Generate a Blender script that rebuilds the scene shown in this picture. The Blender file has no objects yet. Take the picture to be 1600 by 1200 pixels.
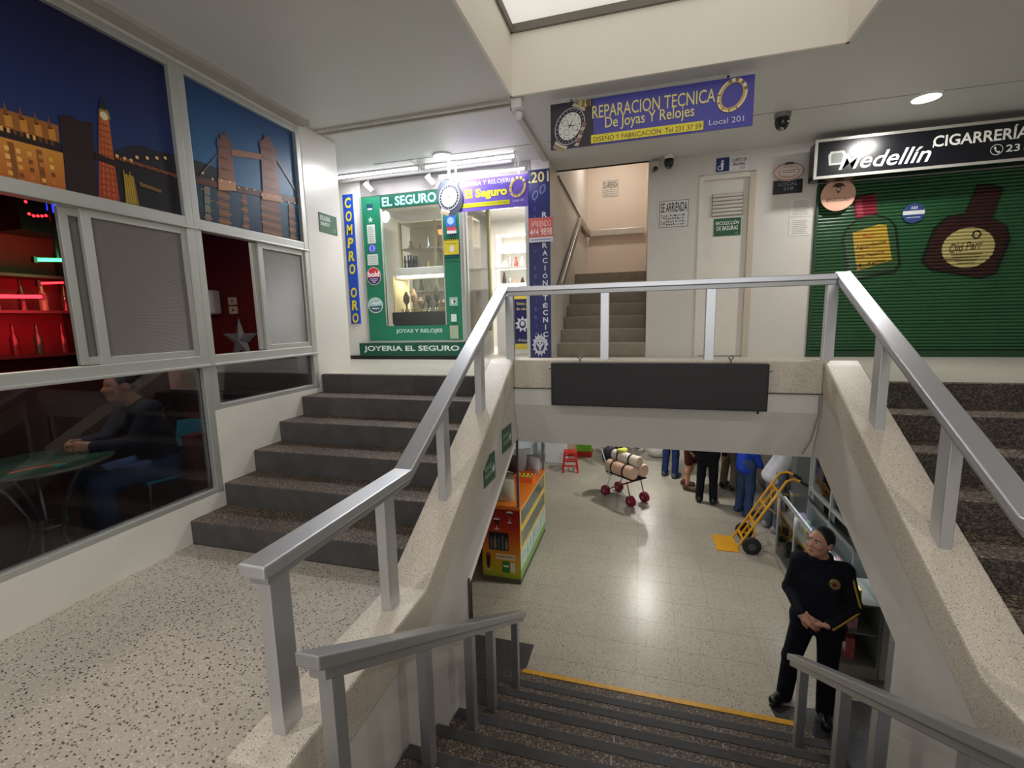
import bpy, bmesh, math, random
import numpy as np
from mathutils import Vector, Matrix

random.seed(7)
SC = bpy.context.scene
COL = SC.collection

# ------------------------------------------------------------------ camera
cam_data = bpy.data.cameras.new('camera')
cam_data.sensor_width = 36.0
cam_data.lens = 708.92 * 36.0 / 1600.0
cam_data.clip_start = 0.02
cam = bpy.data.objects.new('camera', cam_data)
COL.objects.link(cam)
cam.matrix_world = Matrix(((0.96191035, -0.01808391, 0.2727663, 0.0),
                           (0.27253871, 0.1409683, -0.95176183, 0.0),
                           (-0.02123982, 0.98984893, 0.14052743, 1.55),
                           (0, 0, 0, 1)))
SC.camera = cam

# ------------------------------------------------------------------ world, exposure
world = bpy.data.worlds.new('world')
SC.world = world
world.use_nodes = True
world.node_tree.nodes['Background'].inputs[0].default_value = (0.75, 0.85, 1.0, 1)
world.node_tree.nodes['Background'].inputs[1].default_value = 0.25
SC.view_settings.view_transform = 'Standard'
SC.view_settings.look = 'None'
SC.view_settings.gamma = 1.0
SC.view_settings.use_curve_mapping = False
SC.view_settings.exposure = 0.0


def area_light(name, loc, rot, sx, sy, power, color=(1, 1, 1), shape='RECTANGLE', parent=None, spread=math.pi):
    l = bpy.data.lights.new(name, 'AREA')
    l.shape = shape
    l.size = sx
    if shape in ('RECTANGLE', 'ELLIPSE'):
        l.size_y = sy
    l.energy = power
    l.color = color
    l.spread = spread
    o = bpy.data.objects.new(name, l)
    o.location = loc
    o.rotation_euler = rot
    COL.objects.link(o)
    if parent:
        o.parent = parent
    return o


# area light added inside an unseen front window to stand for daylight
area_light('added_front_daylight', (0.4, -4.9, 2.1), (math.radians(90), 0, 0), 5.4, 2.2, 80, (1.0, 0.985, 0.965))


# ------------------------------------------------------------------ materials
def lin(c):
    out = []
    for v in c[:3]:
        v = v / 255.0
        out.append(v / 12.92 if v <= 0.04045 else ((v + 0.055) / 1.055) ** 2.4)
    return (out[0], out[1], out[2], 1.0)


MATS = {}


def new_mat(name):
    m = bpy.data.materials.new(name)
    m.use_nodes = True
    nt = m.node_tree
    b = nt.nodes['Principled BSDF']
    return m, nt, b


def plain(name, rgb, rough=0.6, metal=0.0, var=0.06, scale=6.0, bump=0.0, bscale=80.0, spec=0.5, emit=None, es=0.0, trans=0.0, coat=0.0):
    if name in MATS:
        return MATS[name]
    m, nt, b = new_mat(name)
    N, L = nt.nodes, nt.links
    c = lin(rgb)
    b.inputs['Roughness'].default_value = rough
    b.inputs['Metallic'].default_value = metal
    b.inputs['Specular IOR Level'].default_value = spec
    b.inputs['Coat Weight'].default_value = coat
    b.inputs['Transmission Weight'].default_value = trans
    geo = N.new('ShaderNodeNewGeometry')
    nz = N.new('ShaderNodeTexNoise')
    nz.inputs['Scale'].default_value = scale
    nz.inputs['Detail'].default_value = 4
    L.new(geo.outputs['Position'], nz.inputs['Vector'])
    mr = N.new('ShaderNodeMapRange')
    mr.inputs['From Min'].default_value = 0.3
    mr.inputs['From Max'].default_value = 0.7
    mr.inputs['To Min'].default_value = 1 - var
    mr.inputs['To Max'].default_value = 1 + var
    L.new(nz.outputs['Fac'], mr.inputs['Value'])
    mx = N.new('ShaderNodeVectorMath')
    mx.operation = 'SCALE'
    mx.inputs[0].default_value = c[:3]
    L.new(mr.outputs['Result'], mx.inputs['Scale'])
    L.new(mx.outputs['Vector'], b.inputs['Base Color'])
    if bump:
        n2 = N.new('ShaderNodeTexNoise')
        n2.inputs['Scale'].default_value = bscale
        L.new(geo.outputs['Position'], n2.inputs['Vector'])
        bp = N.new('ShaderNodeBump')
        bp.inputs['Strength'].default_value = bump
        bp.inputs['Distance'].default_value = 0.01
        L.new(n2.outputs['Fac'], bp.inputs['Height'])
        L.new(bp.outputs['Normal'], b.inputs['Normal'])
    if emit:
        b.inputs['Emission Color'].default_value = lin(emit)
        b.inputs['Emission Strength'].default_value = es
    MATS[name] = m
    return m


def terrazzo(name, base, layers, rough=0.35, var=0.06, spec=0.5):
    m, nt, b = new_mat(name)
    N, L = nt.nodes, nt.links
    geo = N.new('ShaderNodeNewGeometry')
    nz = N.new('ShaderNodeTexNoise')
    nz.inputs['Scale'].default_value = 1.3
    nz.inputs['Detail'].default_value = 6
    L.new(geo.outputs['Position'], nz.inputs['Vector'])
    mr = N.new('ShaderNodeMapRange')
    mr.inputs['From Min'].default_value = 0.3
    mr.inputs['From Max'].default_value = 0.7
    mr.inputs['To Min'].default_value = 1 - var
    mr.inputs['To Max'].default_value = 1 + var
    L.new(nz.outputs['Fac'], mr.inputs['Value'])
    sc = N.new('ShaderNodeVectorMath')
    sc.operation = 'SCALE'
    sc.inputs[0].default_value = lin(base)[:3]
    L.new(mr.outputs['Result'], sc.inputs['Scale'])
    cur = sc.outputs['Vector']
    for i, (col, scale, rad, keep) in enumerate(layers):
        mp = N.new('ShaderNodeMapping')
        mp.inputs['Location'].default_value = (i * 3.7, i * 1.9, i * 5.3)
        mp.inputs['Rotation'].default_value = (0.3 * i, 0.5 * i, 0.9 * i)
        mp.inputs['Scale'].default_value = (1, 1.0 + 0.5 * (i % 2), 1)
        L.new(geo.outputs['Position'], mp.inputs['Vector'])
        vo = N.new('ShaderNodeTexVoronoi')
        vo.inputs['Scale'].default_value = scale
        L.new(mp.outputs['Vector'], vo.inputs['Vector'])
        lt = N.new('ShaderNodeMath')
        lt.operation = 'LESS_THAN'
        L.new(vo.outputs['Distance'], lt.inputs[0])
        lt.inputs[1].default_value = rad
        sp = N.new('ShaderNodeSeparateColor')
        L.new(vo.outputs['Color'], sp.inputs['Color'])
        gt = N.new('ShaderNodeMath')
        gt.operation = 'LESS_THAN'
        L.new(sp.outputs['Red'], gt.inputs[0])
        gt.inputs[1].default_value = keep
        ml = N.new('ShaderNodeMath')
        ml.operation = 'MULTIPLY'
        L.new(lt.outputs[0], ml.inputs[0])
        L.new(gt.outputs[0], ml.inputs[1])
        mix = N.new('ShaderNodeMix')
        mix.data_type = 'RGBA'
        L.new(ml.outputs[0], mix.inputs['Factor'])
        L.new(cur, mix.inputs['A'])
        mix.inputs['B'].default_value = lin(col)
        cur = mix.outputs['Result']
    L.new(cur, b.inputs['Base Color'])
    b.inputs['Roughness'].default_value = rough
    b.inputs['Specular IOR Level'].default_value = spec
    MATS[name] = m
    return m


def pebble(name, cols, scale, rough=0.7, bump=0.35):
    """washed aggregate: every little stone has its own tone"""
    m, nt, b = new_mat(name)
    N, L = nt.nodes, nt.links
    geo = N.new('ShaderNodeNewGeometry')
    vo = N.new('ShaderNodeTexVoronoi')
    vo.inputs['Scale'].default_value = scale
    L.new(geo.outputs['Position'], vo.inputs['Vector'])
    sp = N.new('ShaderNodeSeparateColor')
    L.new(vo.outputs['Color'], sp.inputs['Color'])
    cr = N.new('ShaderNodeValToRGB')
    els = cr.color_ramp.elements
    while len(els) < len(cols):
        els.new(0.5)
    for e, (p, c) in zip(els, cols):
        e.position = p
        e.color = lin(c)
    L.new(sp.outputs['Red'], cr.inputs['Fac'])
    nz = N.new('ShaderNodeTexNoise')
    nz.inputs['Scale'].default_value = 3.0
    nz.inputs['Detail'].default_value = 5
    L.new(geo.outputs['Position'], nz.inputs['Vector'])
    mr = N.new('ShaderNodeMapRange')
    mr.inputs['From Min'].default_value = 0.3
    mr.inputs['From Max'].default_value = 0.7
    mr.inputs['To Min'].default_value = 0.72
    mr.inputs['To Max'].default_value = 1.25
    L.new(nz.outputs['Fac'], mr.inputs['Value'])
    sc = N.new('ShaderNodeVectorMath')
    sc.operation = 'SCALE'
    L.new(cr.outputs['Color'], sc.inputs[0])
    L.new(mr.outputs['Result'], sc.inputs['Scale'])
    L.new(sc.outputs['Vector'], b.inputs['Base Color'])
    bp = N.new('ShaderNodeBump')
    bp.inputs['Strength'].default_value = bump
    bp.inputs['Distance'].default_value = 0.01
    bp.invert = True
    L.new(vo.outputs['Distance'], bp.inputs['Height'])
    L.new(bp.outputs['Normal'], b.inputs['Normal'])
    b.inputs['Roughness'].default_value = rough
    MATS[name] = m
    return m


def glass(name, tint=(1, 1, 1), refl=1.0, rough=0.02):
    """thin pane: see-through with a Fresnel reflection"""
    m = bpy.data.materials.new(name)
    m.use_nodes = True
    nt = m.node_tree
    N, L = nt.nodes, nt.links
    N.clear()
    out = N.new('ShaderNodeOutputMaterial')
    tr = N.new('ShaderNodeBsdfTransparent')
    tr.inputs[0].default_value = (*tint, 1)
    gl = N.new('ShaderNodeBsdfGlossy')
    gl.inputs['Roughness'].default_value = rough
    fr = N.new('ShaderNodeFresnel')
    fr.inputs['IOR'].default_value = 1.5
    mu = N.new('ShaderNodeMath')
    mu.operation = 'MULTIPLY'
    mu.inputs[1].default_value = refl
    L.new(fr.outputs[0], mu.inputs[0])
    mx = N.new('ShaderNodeMixShader')
    L.new(mu.outputs[0], mx.inputs[0])
    L.new(tr.outputs[0], mx.inputs[1])
    L.new(gl.outputs[0], mx.inputs[2])
    L.new(mx.outputs[0], out.inputs[0])
    MATS[name] = m
    return m


def emitter(name, rgb, strength):
    m, nt, b = new_mat(name)
    b.inputs['Base Color'].default_value = lin(rgb)
    b.inputs['Emission Color'].default_value = lin(rgb)
    b.inputs['Emission Strength'].default_value = strength
    MATS[name] = m
    return m


def print_mat(name, rough=0.4, spec=0.4, emit=0.0):
    m, nt, b = new_mat(name)
    at = nt.nodes.new('ShaderNodeAttribute')
    at.attribute_name = 'Col'
    nt.links.new(at.outputs['Color'], b.inputs['Base Color'])
    if emit:
        nt.links.new(at.outputs['Color'], b.inputs['Emission Color'])
        b.inputs['Emission Strength'].default_value = emit
    b.inputs['Roughness'].default_value = rough
    b.inputs['Specular IOR Level'].default_value = spec
    MATS[name] = m
    return m


def brushed(name, rgb, rough=0.32, metal=0.85):
    m, nt, b = new_mat(name)
    N, L = nt.nodes, nt.links
    geo = N.new('ShaderNodeNewGeometry')
    mp = N.new('ShaderNodeMapping')
    mp.inputs['Scale'].default_value = (60, 4, 60)
    L.new(geo.outputs['Position'], mp.inputs['Vector'])
    nz = N.new('ShaderNodeTexNoise')
    nz.inputs['Scale'].default_value = 3
    nz.inputs['Detail'].default_value = 3
    L.new(mp.outputs['Vector'], nz.inputs['Vector'])
    mr = N.new('ShaderNodeMapRange')
    mr.inputs['To Min'].default_value = rough - 0.08
    mr.inputs['To Max'].default_value = rough + 0.12
    L.new(nz.outputs['Fac'], mr.inputs['Value'])
    L.new(mr.outputs['Result'], b.inputs['Roughness'])
    b.inputs['Base Color'].default_value = lin(rgb)
    b.inputs['Metallic'].default_value = metal
    MATS[name] = m
    return m


WALL = plain('wall_paint', (214, 210, 203), 0.5, var=0.03, scale=2.0, bump=0.05, bscale=30)
WALLG = plain('column_paint', (222, 220, 214), 0.22, var=0.03, scale=2.0, bump=0.08, bscale=12)
CEIL = plain('ceiling_paint', (208, 208, 206), 0.45, var=0.03, scale=1.0)
CREAM = plain('cream_paint', (240, 235, 224), 0.6, var=0.02, scale=2.0)
BEIGE = plain('beige_paint', (222, 205, 188), 0.55, var=0.03, scale=2.0)
TER_FLOOR = terrazzo('terrazzo_floor', (176, 168, 157), [((160, 150, 138), 130, 0.42, 0.35), ((204, 196, 184), 80, 0.40, 0.2), ((122, 112, 100), 70, 0.40, 0.12), ((48, 44, 40), 46, 0.30, 0.17), ((60, 55, 50), 95, 0.40, 0.13)], 0.42)
TER_CAP = terrazzo('terrazzo_cap', (206, 196, 182), [((170, 160, 146), 190, 0.42, 0.35), ((228, 222, 210), 130, 0.4, 0.2), ((96, 88, 80), 150, 0.35, 0.10)], 0.4)
TER_LOW = terrazzo('terrazzo_lower', (172, 165, 150), [((150, 143, 129), 120, 0.42, 0.35), ((204, 198, 184), 80, 0.40, 0.16), ((60, 56, 52), 70, 0.34, 0.10), ((58, 54, 50), 34, 0.22, 0.10)], 0.30, var=0.08)
TREAD = pebble('aggregate_tread', [(0.0, (46, 40, 36)), (0.5, (78, 67, 58)), (0.85, (108, 93, 81)), (1.0, (164, 147, 131))], 135, 0.6, 0.25)
RISER = plain('grey_cement_riser', (74, 72, 72), 0.75, var=0.18, scale=8, bump=0.1)
RISER_D = plain('dark_edge_strip', (58, 57, 58), 0.7, var=0.15, scale=10)
TREAD_R = pebble('aggregate_brown', [(0.0, (40, 34, 30)), (0.5, (82, 70, 60)), (0.85, (124, 110, 94)), (1.0, (170, 156, 138))], 105, 0.65)
RISER_R = pebble('aggregate_riser', [(0.0, (34, 30, 28)), (0.6, (66, 58, 52)), (1.0, (104, 94, 84))], 120, 0.75)
ALU = brushed('brushed_aluminium', (206, 208, 214), 0.34, 0.8)
ALU_D = brushed('worn_aluminium', (172, 174, 176), 0.4, 0.7)
ALU_F = brushed('window_aluminium', (190, 192, 188), 0.42, 0.55)
STEEL = plain('steel', (150, 150, 150), 0.35, 0.9, var=0.05)
BLACK = plain('black_plastic', (20, 20, 22), 0.45, var=0.05)
DGREY = plain('dark_grey', (60, 60, 62), 0.5)
WHITE = plain('white_plastic', (228, 228, 226), 0.4, var=0.02)
GLASS = glass('clear_glass', (0.96, 0.98, 0.97), 0.9)
GLASS_D = glass('tinted_glass', (0.80, 0.82, 0.85), 0.9)
PRINT = print_mat('printed_vinyl', 0.38)
PRINT_M = print_mat('printed_matt', 0.65, 0.25)


# ------------------------------------------------------------------ mesh helpers
def wloc(o):
    v = Vector((0, 0, 0))
    while o is not None:
        v += Vector(o.location)
        o = o.parent
    return v


def tag(o, label=None, cat=None, group=None, kind=None):
    if label:
        o['label'] = label
    if cat:
        o['category'] = cat
    if group:
        o['group'] = group
    if kind:
        o['kind'] = kind
    return o


def top(name, loc, label, cat, group=None, kind=None, rz=0.0):
    o = bpy.data.objects.new(name, None)
    o.empty_display_size = 0.1
    o.location = loc
    o.rotation_euler = (0, 0, rz)
    COL.objects.link(o)
    return tag(o, label, cat, group, kind)


class MB:
    def __init__(s):
        s.v, s.f, s.m = [], [], []

    def add(s, vs, fs, m=0):
        b = len(s.v)
        s.v += [tuple(v) for v in vs]
        s.f += [tuple(i + b for i in f) for f in fs]
        s.m += [m] * len(fs)
        return s

    def box(s, x0, x1, y0, y1, z0, z1, m=0, mtop=None, mfront=None):
        vs = [(x, y, z) for z in (z0, z1) for y in (y0, y1) for x in (x0, x1)]
        s.add(vs, [(0, 2, 3, 1)], m)
        b = len(s.v) - 8
        fs = [(4, 5, 7, 6), (0, 1, 5, 4), (2, 6, 7, 3), (0, 4, 6, 2), (1, 3, 7, 5)]
        ms = [m if mtop is None else mtop, m if mfront is None else mfront, m, m, m]
        for f, mm in zip(fs, ms):
            s.f.append(tuple(i + b for i in f))
            s.m.append(mm)
        return s

    def beam(s, p0, p1, w, h, m=0, up=(0, 0, 1)):
        p0, p1 = Vector(p0), Vector(p1)
        d = (p1 - p0).normalized()
        u = Vector(up)
        if abs(d.dot(u)) > 0.99:
            u = Vector((0, 1, 0))
        a = d.cross(u).normalized() * (w / 2)
        c = a.cross(d).normalized() * (h / 2)
        vs = []
        for p in (p0, p1):
            vs += [p - a - c, p + a - c, p + a + c, p - a + c]
        return s.add(vs, [(0, 1, 2, 3), (4, 7, 6, 5), (0, 4, 5, 1), (1, 5, 6, 2), (2, 6, 7, 3), (3, 7, 4, 0)], m)

    def tube(s, pts, r, n=8, m=0, closed=False):
        pts = [Vector(p) for p in pts]
        k = len(pts)
        rs = r if isinstance(r, (list, tuple)) else [r] * k
        vs, fs = [], []
        pa = None
        for i, p in enumerate(pts):
            if closed:
                d = pts[(i + 1) % k] - pts[i - 1]
            else:
                d = pts[min(i + 1, k - 1)] - pts[max(i - 1, 0)]
            d = d.normalized()
            if pa is None:
                u = Vector((0, 0, 1)) if abs(d.z) < 0.9 else Vector((1, 0, 0))
                pa = d.cross(u).normalized()
            else:
                pa = (pa - d * pa.dot(d)).normalized()
            q = d.cross(pa)
            for j in range(n):
                t = 2 * math.pi * j / n
                vs.append(p + (pa * math.cos(t) + q * math.sin(t)) * rs[i])
        rng = k if closed else k - 1
        for i in range(rng):
            a, b2 = i * n, ((i + 1) % k) * n
            for j in range(n):
                fs.append((a + j, a + (j + 1) % n, b2 + (j + 1) % n, b2 + j))
        if not closed:
            fs.append(tuple(range(n - 1, -1, -1)))
            fs.append(tuple(range((k - 1) * n, k * n)))
        return s.add(vs, fs, m)

    def prism(s, poly, axis, a, b, m=0, mside=None):
        n = len(poly)
        def P(p, t):
            return {'x': (t, p[0], p[1]), 'y': (p[0], t, p[1]), 'z': (p[0], p[1], t)}[axis]
        vs = [P(p, a) for p in poly] + [P(p, b) for p in poly]
        s.add(vs, [tuple(range(n)), tuple(range(2 * n - 1, n - 1, -1))], m)
        base = len(s.v) - 2 * n
        for i in range(n):
            j = (i + 1) % n
            s.f.append((base + i, base + n + i, base + n + j, base + j))
            s.m.append(mside[i] if mside else m)
        return s

    def lathe(s, prof, c=(0, 0, 0), n=20, m=0, axis='z', sx=1.0, sy=1.0):
        vs, fs = [], []
        for r, z in prof:
            for j in range(n):
                t = 2 * math.pi * j / n
                a, b2 = r * math.cos(t) * sx, r * math.sin(t) * sy
                p = {'z': (a, b2, z), 'y': (a, z, b2), 'x': (z, a, b2)}[axis]
                vs.append((p[0] + c[0], p[1] + c[1], p[2] + c[2]))
        k = len(prof)
        for i in range(k - 1):
            for j in range(n):
                fs.append((i * n + j, i * n + (j + 1) % n, (i + 1) * n + (j + 1) % n, (i + 1) * n + j))
        if prof[0][0] > 1e-5:
            fs.append(tuple(range(n - 1, -1, -1)))
        if prof[-1][0] > 1e-5:
            fs.append(tuple(range((k - 1) * n, k * n)))
        return s.add(vs, fs, m)

    def ell(s, c, r, n=12, m=0):
        prof = []
        h = n // 2 + 1
        for i in range(h + 1):
            t = math.pi * i / h
            prof.append((max(math.sin(t), 0.0), -math.cos(t)))
        vs, fs = [], []
        for a, z in prof:
            for j in range(n):
                t = 2 * math.pi * j / n
                vs.append((c[0] + r[0] * a * math.cos(t), c[1] + r[1] * a * math.sin(t), c[2] + r[2] * z))
        for i in range(h):
            for j in range(n):
                fs.append((i * n + j, i * n + (j + 1) % n, (i + 1) * n + (j + 1) % n, (i + 1) * n + j))
        return s.add(vs, fs, m)

    def build(s, name, mats, parent=None, smooth=False, bevel=0.0, local=False, loc=None, seg=2):
        if not isinstance(mats, (list, tuple)):
            mats = [mats]
        V = np.array(s.v, dtype=float)
        if parent is not None:
            off = np.zeros(3) if local else np.array(wloc(parent))
        elif loc is not None:
            off = np.array(loc, dtype=float)
        else:
            mn, mx = V.min(0), V.max(0)
            off = np.array([(mn[0] + mx[0]) / 2, (mn[1] + mx[1]) / 2, mn[2]])
        V = V - off
        me = bpy.data.meshes.new(name)
        me.from_pydata([tuple(p) for p in V], [], s.f)
        for mm in mats:
            me.materials.append(mm)
        me.polygons.foreach_set('material_index', s.m)
        bm = bmesh.new()
        bm.from_mesh(me)
        bmesh.ops.remove_doubles(bm, verts=bm.verts, dist=1e-6)
        bmesh.ops.recalc_face_normals(bm, faces=bm.faces)
        bm.to_mesh(me)
        bm.free()
        if smooth:
            me.shade_smooth()
            try:
                me.set_sharp_from_angle(angle=math.radians(50))
            except Exception:
                pass
        o = bpy.data.objects.new(name, me)
        COL.objects.link(o)
        if parent is not None:
            o.parent = parent
        else:
            o.location = off
        if bevel:
            md = o.modifiers.new('bevel', 'BEVEL')
            md.width = bevel
            md.segments = seg
            md.limit_method = 'ANGLE'
        return o


def struct(name, mb, mats, parent=None, label=None, **k):
    o = mb.build(name, mats, parent, **k)
    if parent is None:
        tag(o, label, None, None, 'structure')
    return o


def children_of(o):
    return [c for c in bpy.data.objects if c.parent == o]


def copy_tree(o, parent=None):
    c = o.copy()
    COL.objects.link(c)
    c.parent = parent
    for ch in list(o.children):
        copy_tree(ch, c)
    return c


# ------------------------------------------------------------------ flat print: lettering and pictures
_fonts = {}


def text_mesh(body, bold=0.0, shear=0.0, spacing=1.0):
    key = (body, bold, shear, spacing)
    if key in _fonts:
        return _fonts[key]
    cu = bpy.data.curves.new('txt', 'FONT')
    cu.body = body
    cu.size = 1.0
    cu.offset = bold
    cu.shear = shear
    cu.space_character = spacing
    cu.resolution_u = 3
    o = bpy.data.objects.new('txt', cu)
    COL.objects.link(o)
    dg = bpy.context.evaluated_depsgraph_get()
    dg.update()
    me = bpy.data.meshes.new_from_object(o.evaluated_get(dg))
    vs = np.array([v.co[:] for v in me.vertices]) if len(me.vertices) else np.zeros((0, 3))
    fs = [tuple(p.vertices) for p in me.polygons]
    bpy.data.objects.remove(o)
    bpy.data.curves.remove(cu)
    bpy.data.meshes.remove(me)
    _fonts[key] = (vs, fs)
    return vs, fs


class Pr:
    """collects flat coloured shapes on a plane (u right, v up), later ones a hair in front of earlier ones"""
    def __init__(s, o, u, v, n=None, step=0.0004, start=0.001):
        s.o, s.u, s.vv = Vector(o), Vector(u).normalized(), Vector(v).normalized()
        s.n = Vector(n).normalized() if n else s.u.cross(s.vv).normalized()
        s.l, s.step = start, step
        s.v, s.f, s.c = [], [], []

    def _add(s, pts, fs, col):
        b = len(s.v)
        cols = col if isinstance(col, list) else [col] * len(pts)
        for p, c in zip(pts, cols):
            s.v.append(tuple(s.o + s.u * p[0] + s.vv * p[1] + s.n * s.l))
            s.c.append(lin(c))
        s.f += [tuple(i + b for i in f) for f in fs]

    def layer(s, k=1):
        s.l += s.step * k
        return s

    def poly(s, pts, col, lay=True):
        s._add(pts, [tuple(range(len(pts)))], col)
        if lay:
            s.l += s.step
        return s

    def rect(s, x0, y0, x1, y1, col, lay=True):
        return s.poly([(x0, y0), (x1, y0), (x1, y1), (x0, y1)], col, lay)

    def ell(s, cx, cy, rx, ry, col, rot=0.0, n=24, lay=True):
        pts = []
        for i in range(n):
            t = 2 * math.pi * i / n
            a, b = rx * math.cos(t), ry * math.sin(t)
            pts.append((cx + a * math.cos(rot) - b * math.sin(rot), cy + a * math.sin(rot) + b * math.cos(rot)))
        return s.poly(pts, col, lay)

    def ring(s, cx, cy, rx, ry, w, col, rot=0.0, n=28, h=None, lay=True):
        P, F = [], []
        for i in range(n):
            t = 2 * math.pi * i / n
            for k in (0.0, w):
                a, b = (rx - k) * math.cos(t), (ry - k * (h or 1)) * math.sin(t)
                P.append((cx + a * math.cos(rot) - b * math.sin(rot), cy + a * math.sin(rot) + b * math.cos(rot)))
        for i in range(n):
            j = (i + 1) % n
            F.append((2 * i, 2 * j, 2 * j + 1, 2 * i + 1))
        s._add(P, F, col)
        if lay:
            s.l += s.step
        return s

    def star(s, cx, cy, r, col, k=5, inner=0.42):
        pts = []
        for i in range(2 * k):
            t = math.pi / 2 + math.pi * i / k
            q = r if i % 2 == 0 else r * inner
            pts.append((cx + q * math.cos(t), cy + q * math.sin(t)))
        # centre fan keeps the concave outline correct
        s._add([(cx, cy)] + pts, [(0, i + 1, (i + 1) % (2 * k) + 1) for i in range(2 * k)], col)
        s.l += s.step
        return s

    def text(s, body, x0, y0, x1, y1, col, bold=0.0, shear=0.0, rot=0.0, spacing=1.0):
        """fit the words into the rectangle"""
        vs, fs = text_mesh(body, bold, shear, spacing)
        if not len(vs):
            return s
        mn, mx = vs.min(0), vs.max(0)
        w, h = max(mx[0] - mn[0], 1e-4), max(mx[1] - mn[1], 1e-4)
        if len(body) == 1 and w < 0.35 * h:      # narrow letters keep their own width
            cw = (y1 - y0) * w / h
            x0, x1 = (x0 + x1 - cw) / 2, (x0 + x1 + cw) / 2
        pts = []
        cx, cy = (x0 + x1) / 2, (y0 + y1) / 2
        for p in vs:
            a = (p[0] - mn[0]) / w * (x1 - x0) + x0 - cx
            b = (p[1] - mn[1]) / h * (y1 - y0) + y0 - cy
            pts.append((cx + a * math.cos(rot) - b * math.sin(rot), cy + a * math.sin(rot) + b * math.cos(rot)))
        s._add(pts, fs, col)
        s.l += s.step
        return s

    def flush(s, name, parent, mat=None, local=False):
        o = s.build(name, parent, mat, local)
        s.v, s.f, s.c = [], [], []
        return s

    def build(s, name, parent, mat=None, local=False):
        if not s.v:
            return None
        off = Vector((0, 0, 0)) if local else wloc(parent)
        me = bpy.data.meshes.new(name)
        me.from_pydata([tuple(Vector(p) - off) for p in s.v], [], s.f)
        at = me.color_attributes.new('Col', 'FLOAT_COLOR', 'POINT')
        flat = np.array(s.c, dtype=np.float32).ravel()
        at.data.foreach_set('color', flat)
        me.materials.append(mat or PRINT)
        o = bpy.data.objects.new(name, me)
        COL.objects.link(o)
        o.parent = parent
        return o

# ================================================================== THE SETTING
UP = 1.05      # upper landing level
LOW = -1.75    # lower hall level
RISE = 0.175
RUN = 0.30

struct('floor', MB().prism([(-3.08, -5.0), (4.6, -5.0), (4.6, 2.32), (1.45, 2.32), (1.45, 0.98), (1.29, 0.98), (1.29, 0.86), (-1.07, 0.86), (-1.07, 0.98), (-1.23, 0.98), (-1.23, 2.32), (-3.08, 2.32)], 'z', -0.14, 0.0), TER_FLOOR, label='cream speckled terrazzo floor of the half landing')


def flight(label, x0, x1, tread, riser):
    root = top('staircase', ((x0 + x1) / 2, 2.32, 0), label, None, kind='structure')
    for i in range(6):
        y = 2.32 + RUN * i
        z = RISE * (i + 1)
        y1 = y + RUN if i < 5 else y + 0.07
        mb = MB().box(x0, x1, y, y1 + 0.002, z - 0.33 if i else 0.0, z, 1, mtop=0, mfront=1)
        o = mb.build('step', [tread, riser], root, bevel=0.008)
    # sloping slab under the steps
    MB().prism([(2.34, -0.14), (2.62, -0.17), (3.85, 0.45), (4.05, 0.45), (4.05, 0.84), (3.84, 0.84), (2.36, -0.02)], 'x', x0, x1).build('soffit', WALL, root)
    MB().box(x0, x1, 2.50, 2.62, LOW, -0.16).build('under_stair_wall', WALL, root)
    return root


flight('dark aggregate steps rising past the bar windows to the jewellery shop', -3.08, -1.31, TREAD, RISER)
flight('brown aggregate steps rising to the green shutter', 1.53, 4.6, TREAD_R, RISER_R)

# central flight going down to the hall
root = top('staircase', (0.11, 2.2, LOW), 'dark aggregate steps going down between two walls to the hall', None, kind='structure')
for k in range(9, 0, -1):
    yk = 3.56 - RUN * (k - 1)
    z = LOW + RISE * k
    st = MB().box(-1.075, 1.295, yk - RUN - 0.002, yk, max(z - 0.33, LOW), z, 1, mtop=0).build('step', [TREAD, RISER], root, bevel=0.006)
    if k > 1:
        MB().box(-1.07, 1.29, yk - 0.075, yk - 0.012, z - 0.001, z + 0.003).build('tread_edge_strip', RISER_D, st)  # dark band along the front of each tread
    else:
        st2 = MB().box(-0.97, 1.2, yk - 0.04, yk + 0.006, z - 0.03, z + 0.006).build('tread_edge_strip', plain('yellow_strip', (205, 150, 30), 0.5, var=0.12, scale=14), st)
        st2['label'] = 'yellow warning strip on the lowest step edge'
    for gx in (-0.12, 0.56):
        if k <= 6:
            MB().box(gx - 0.004, gx + 0.004, yk - RUN + 0.01, yk - 0.09, z, z + 0.0008).build('joint_line', plain('joint_light', (150, 146, 140), 0.8), st)

# parapets that carry the hand rails
def parapet(x0, x1, label):
    poly = [(1.0, -0.1), (1.0, 0.13), (2.02, 0.13), (3.80, 1.17), (3.86, 1.2), (4.05, 1.2), (4.05, 0.95), (3.83, 0.95), (2.0, -0.10)]
    o = MB().prism(poly, 'x', x0, x1).build('parapet', TER_CAP, None, bevel=0.012)
    tag(o, label, None, None, 'structure')


parapet(-1.31, -1.08, 'speckled terrazzo parapet beside the bar side steps')
parapet(1.30, 1.53, 'speckled terrazzo parapet beside the shutter side steps')


def well_wall(name, x0, x1):
    poly = [(0.5, LOW), (2.62, LOW), (2.62, -0.17), (3.84, 0.45), (4.04, 0.45), (4.04, 0.96), (3.82, 0.96), (1.99, -0.09), (0.5, -0.09)]
    struct(name, MB().prism(poly, 'x', x0, x1), WALL, label='white painted wall under the parapet')


well_wall('wall_stairwell_left', -1.30, -1.088)
well_wall('wall_stairwell_right', 1.308, 1.52)
struct('wall_stairwell_front', MB().box(-1.3, 1.52, 0.5, 0.62, LOW, -0.14), WALL, label='white wall below the half landing edge')
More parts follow.
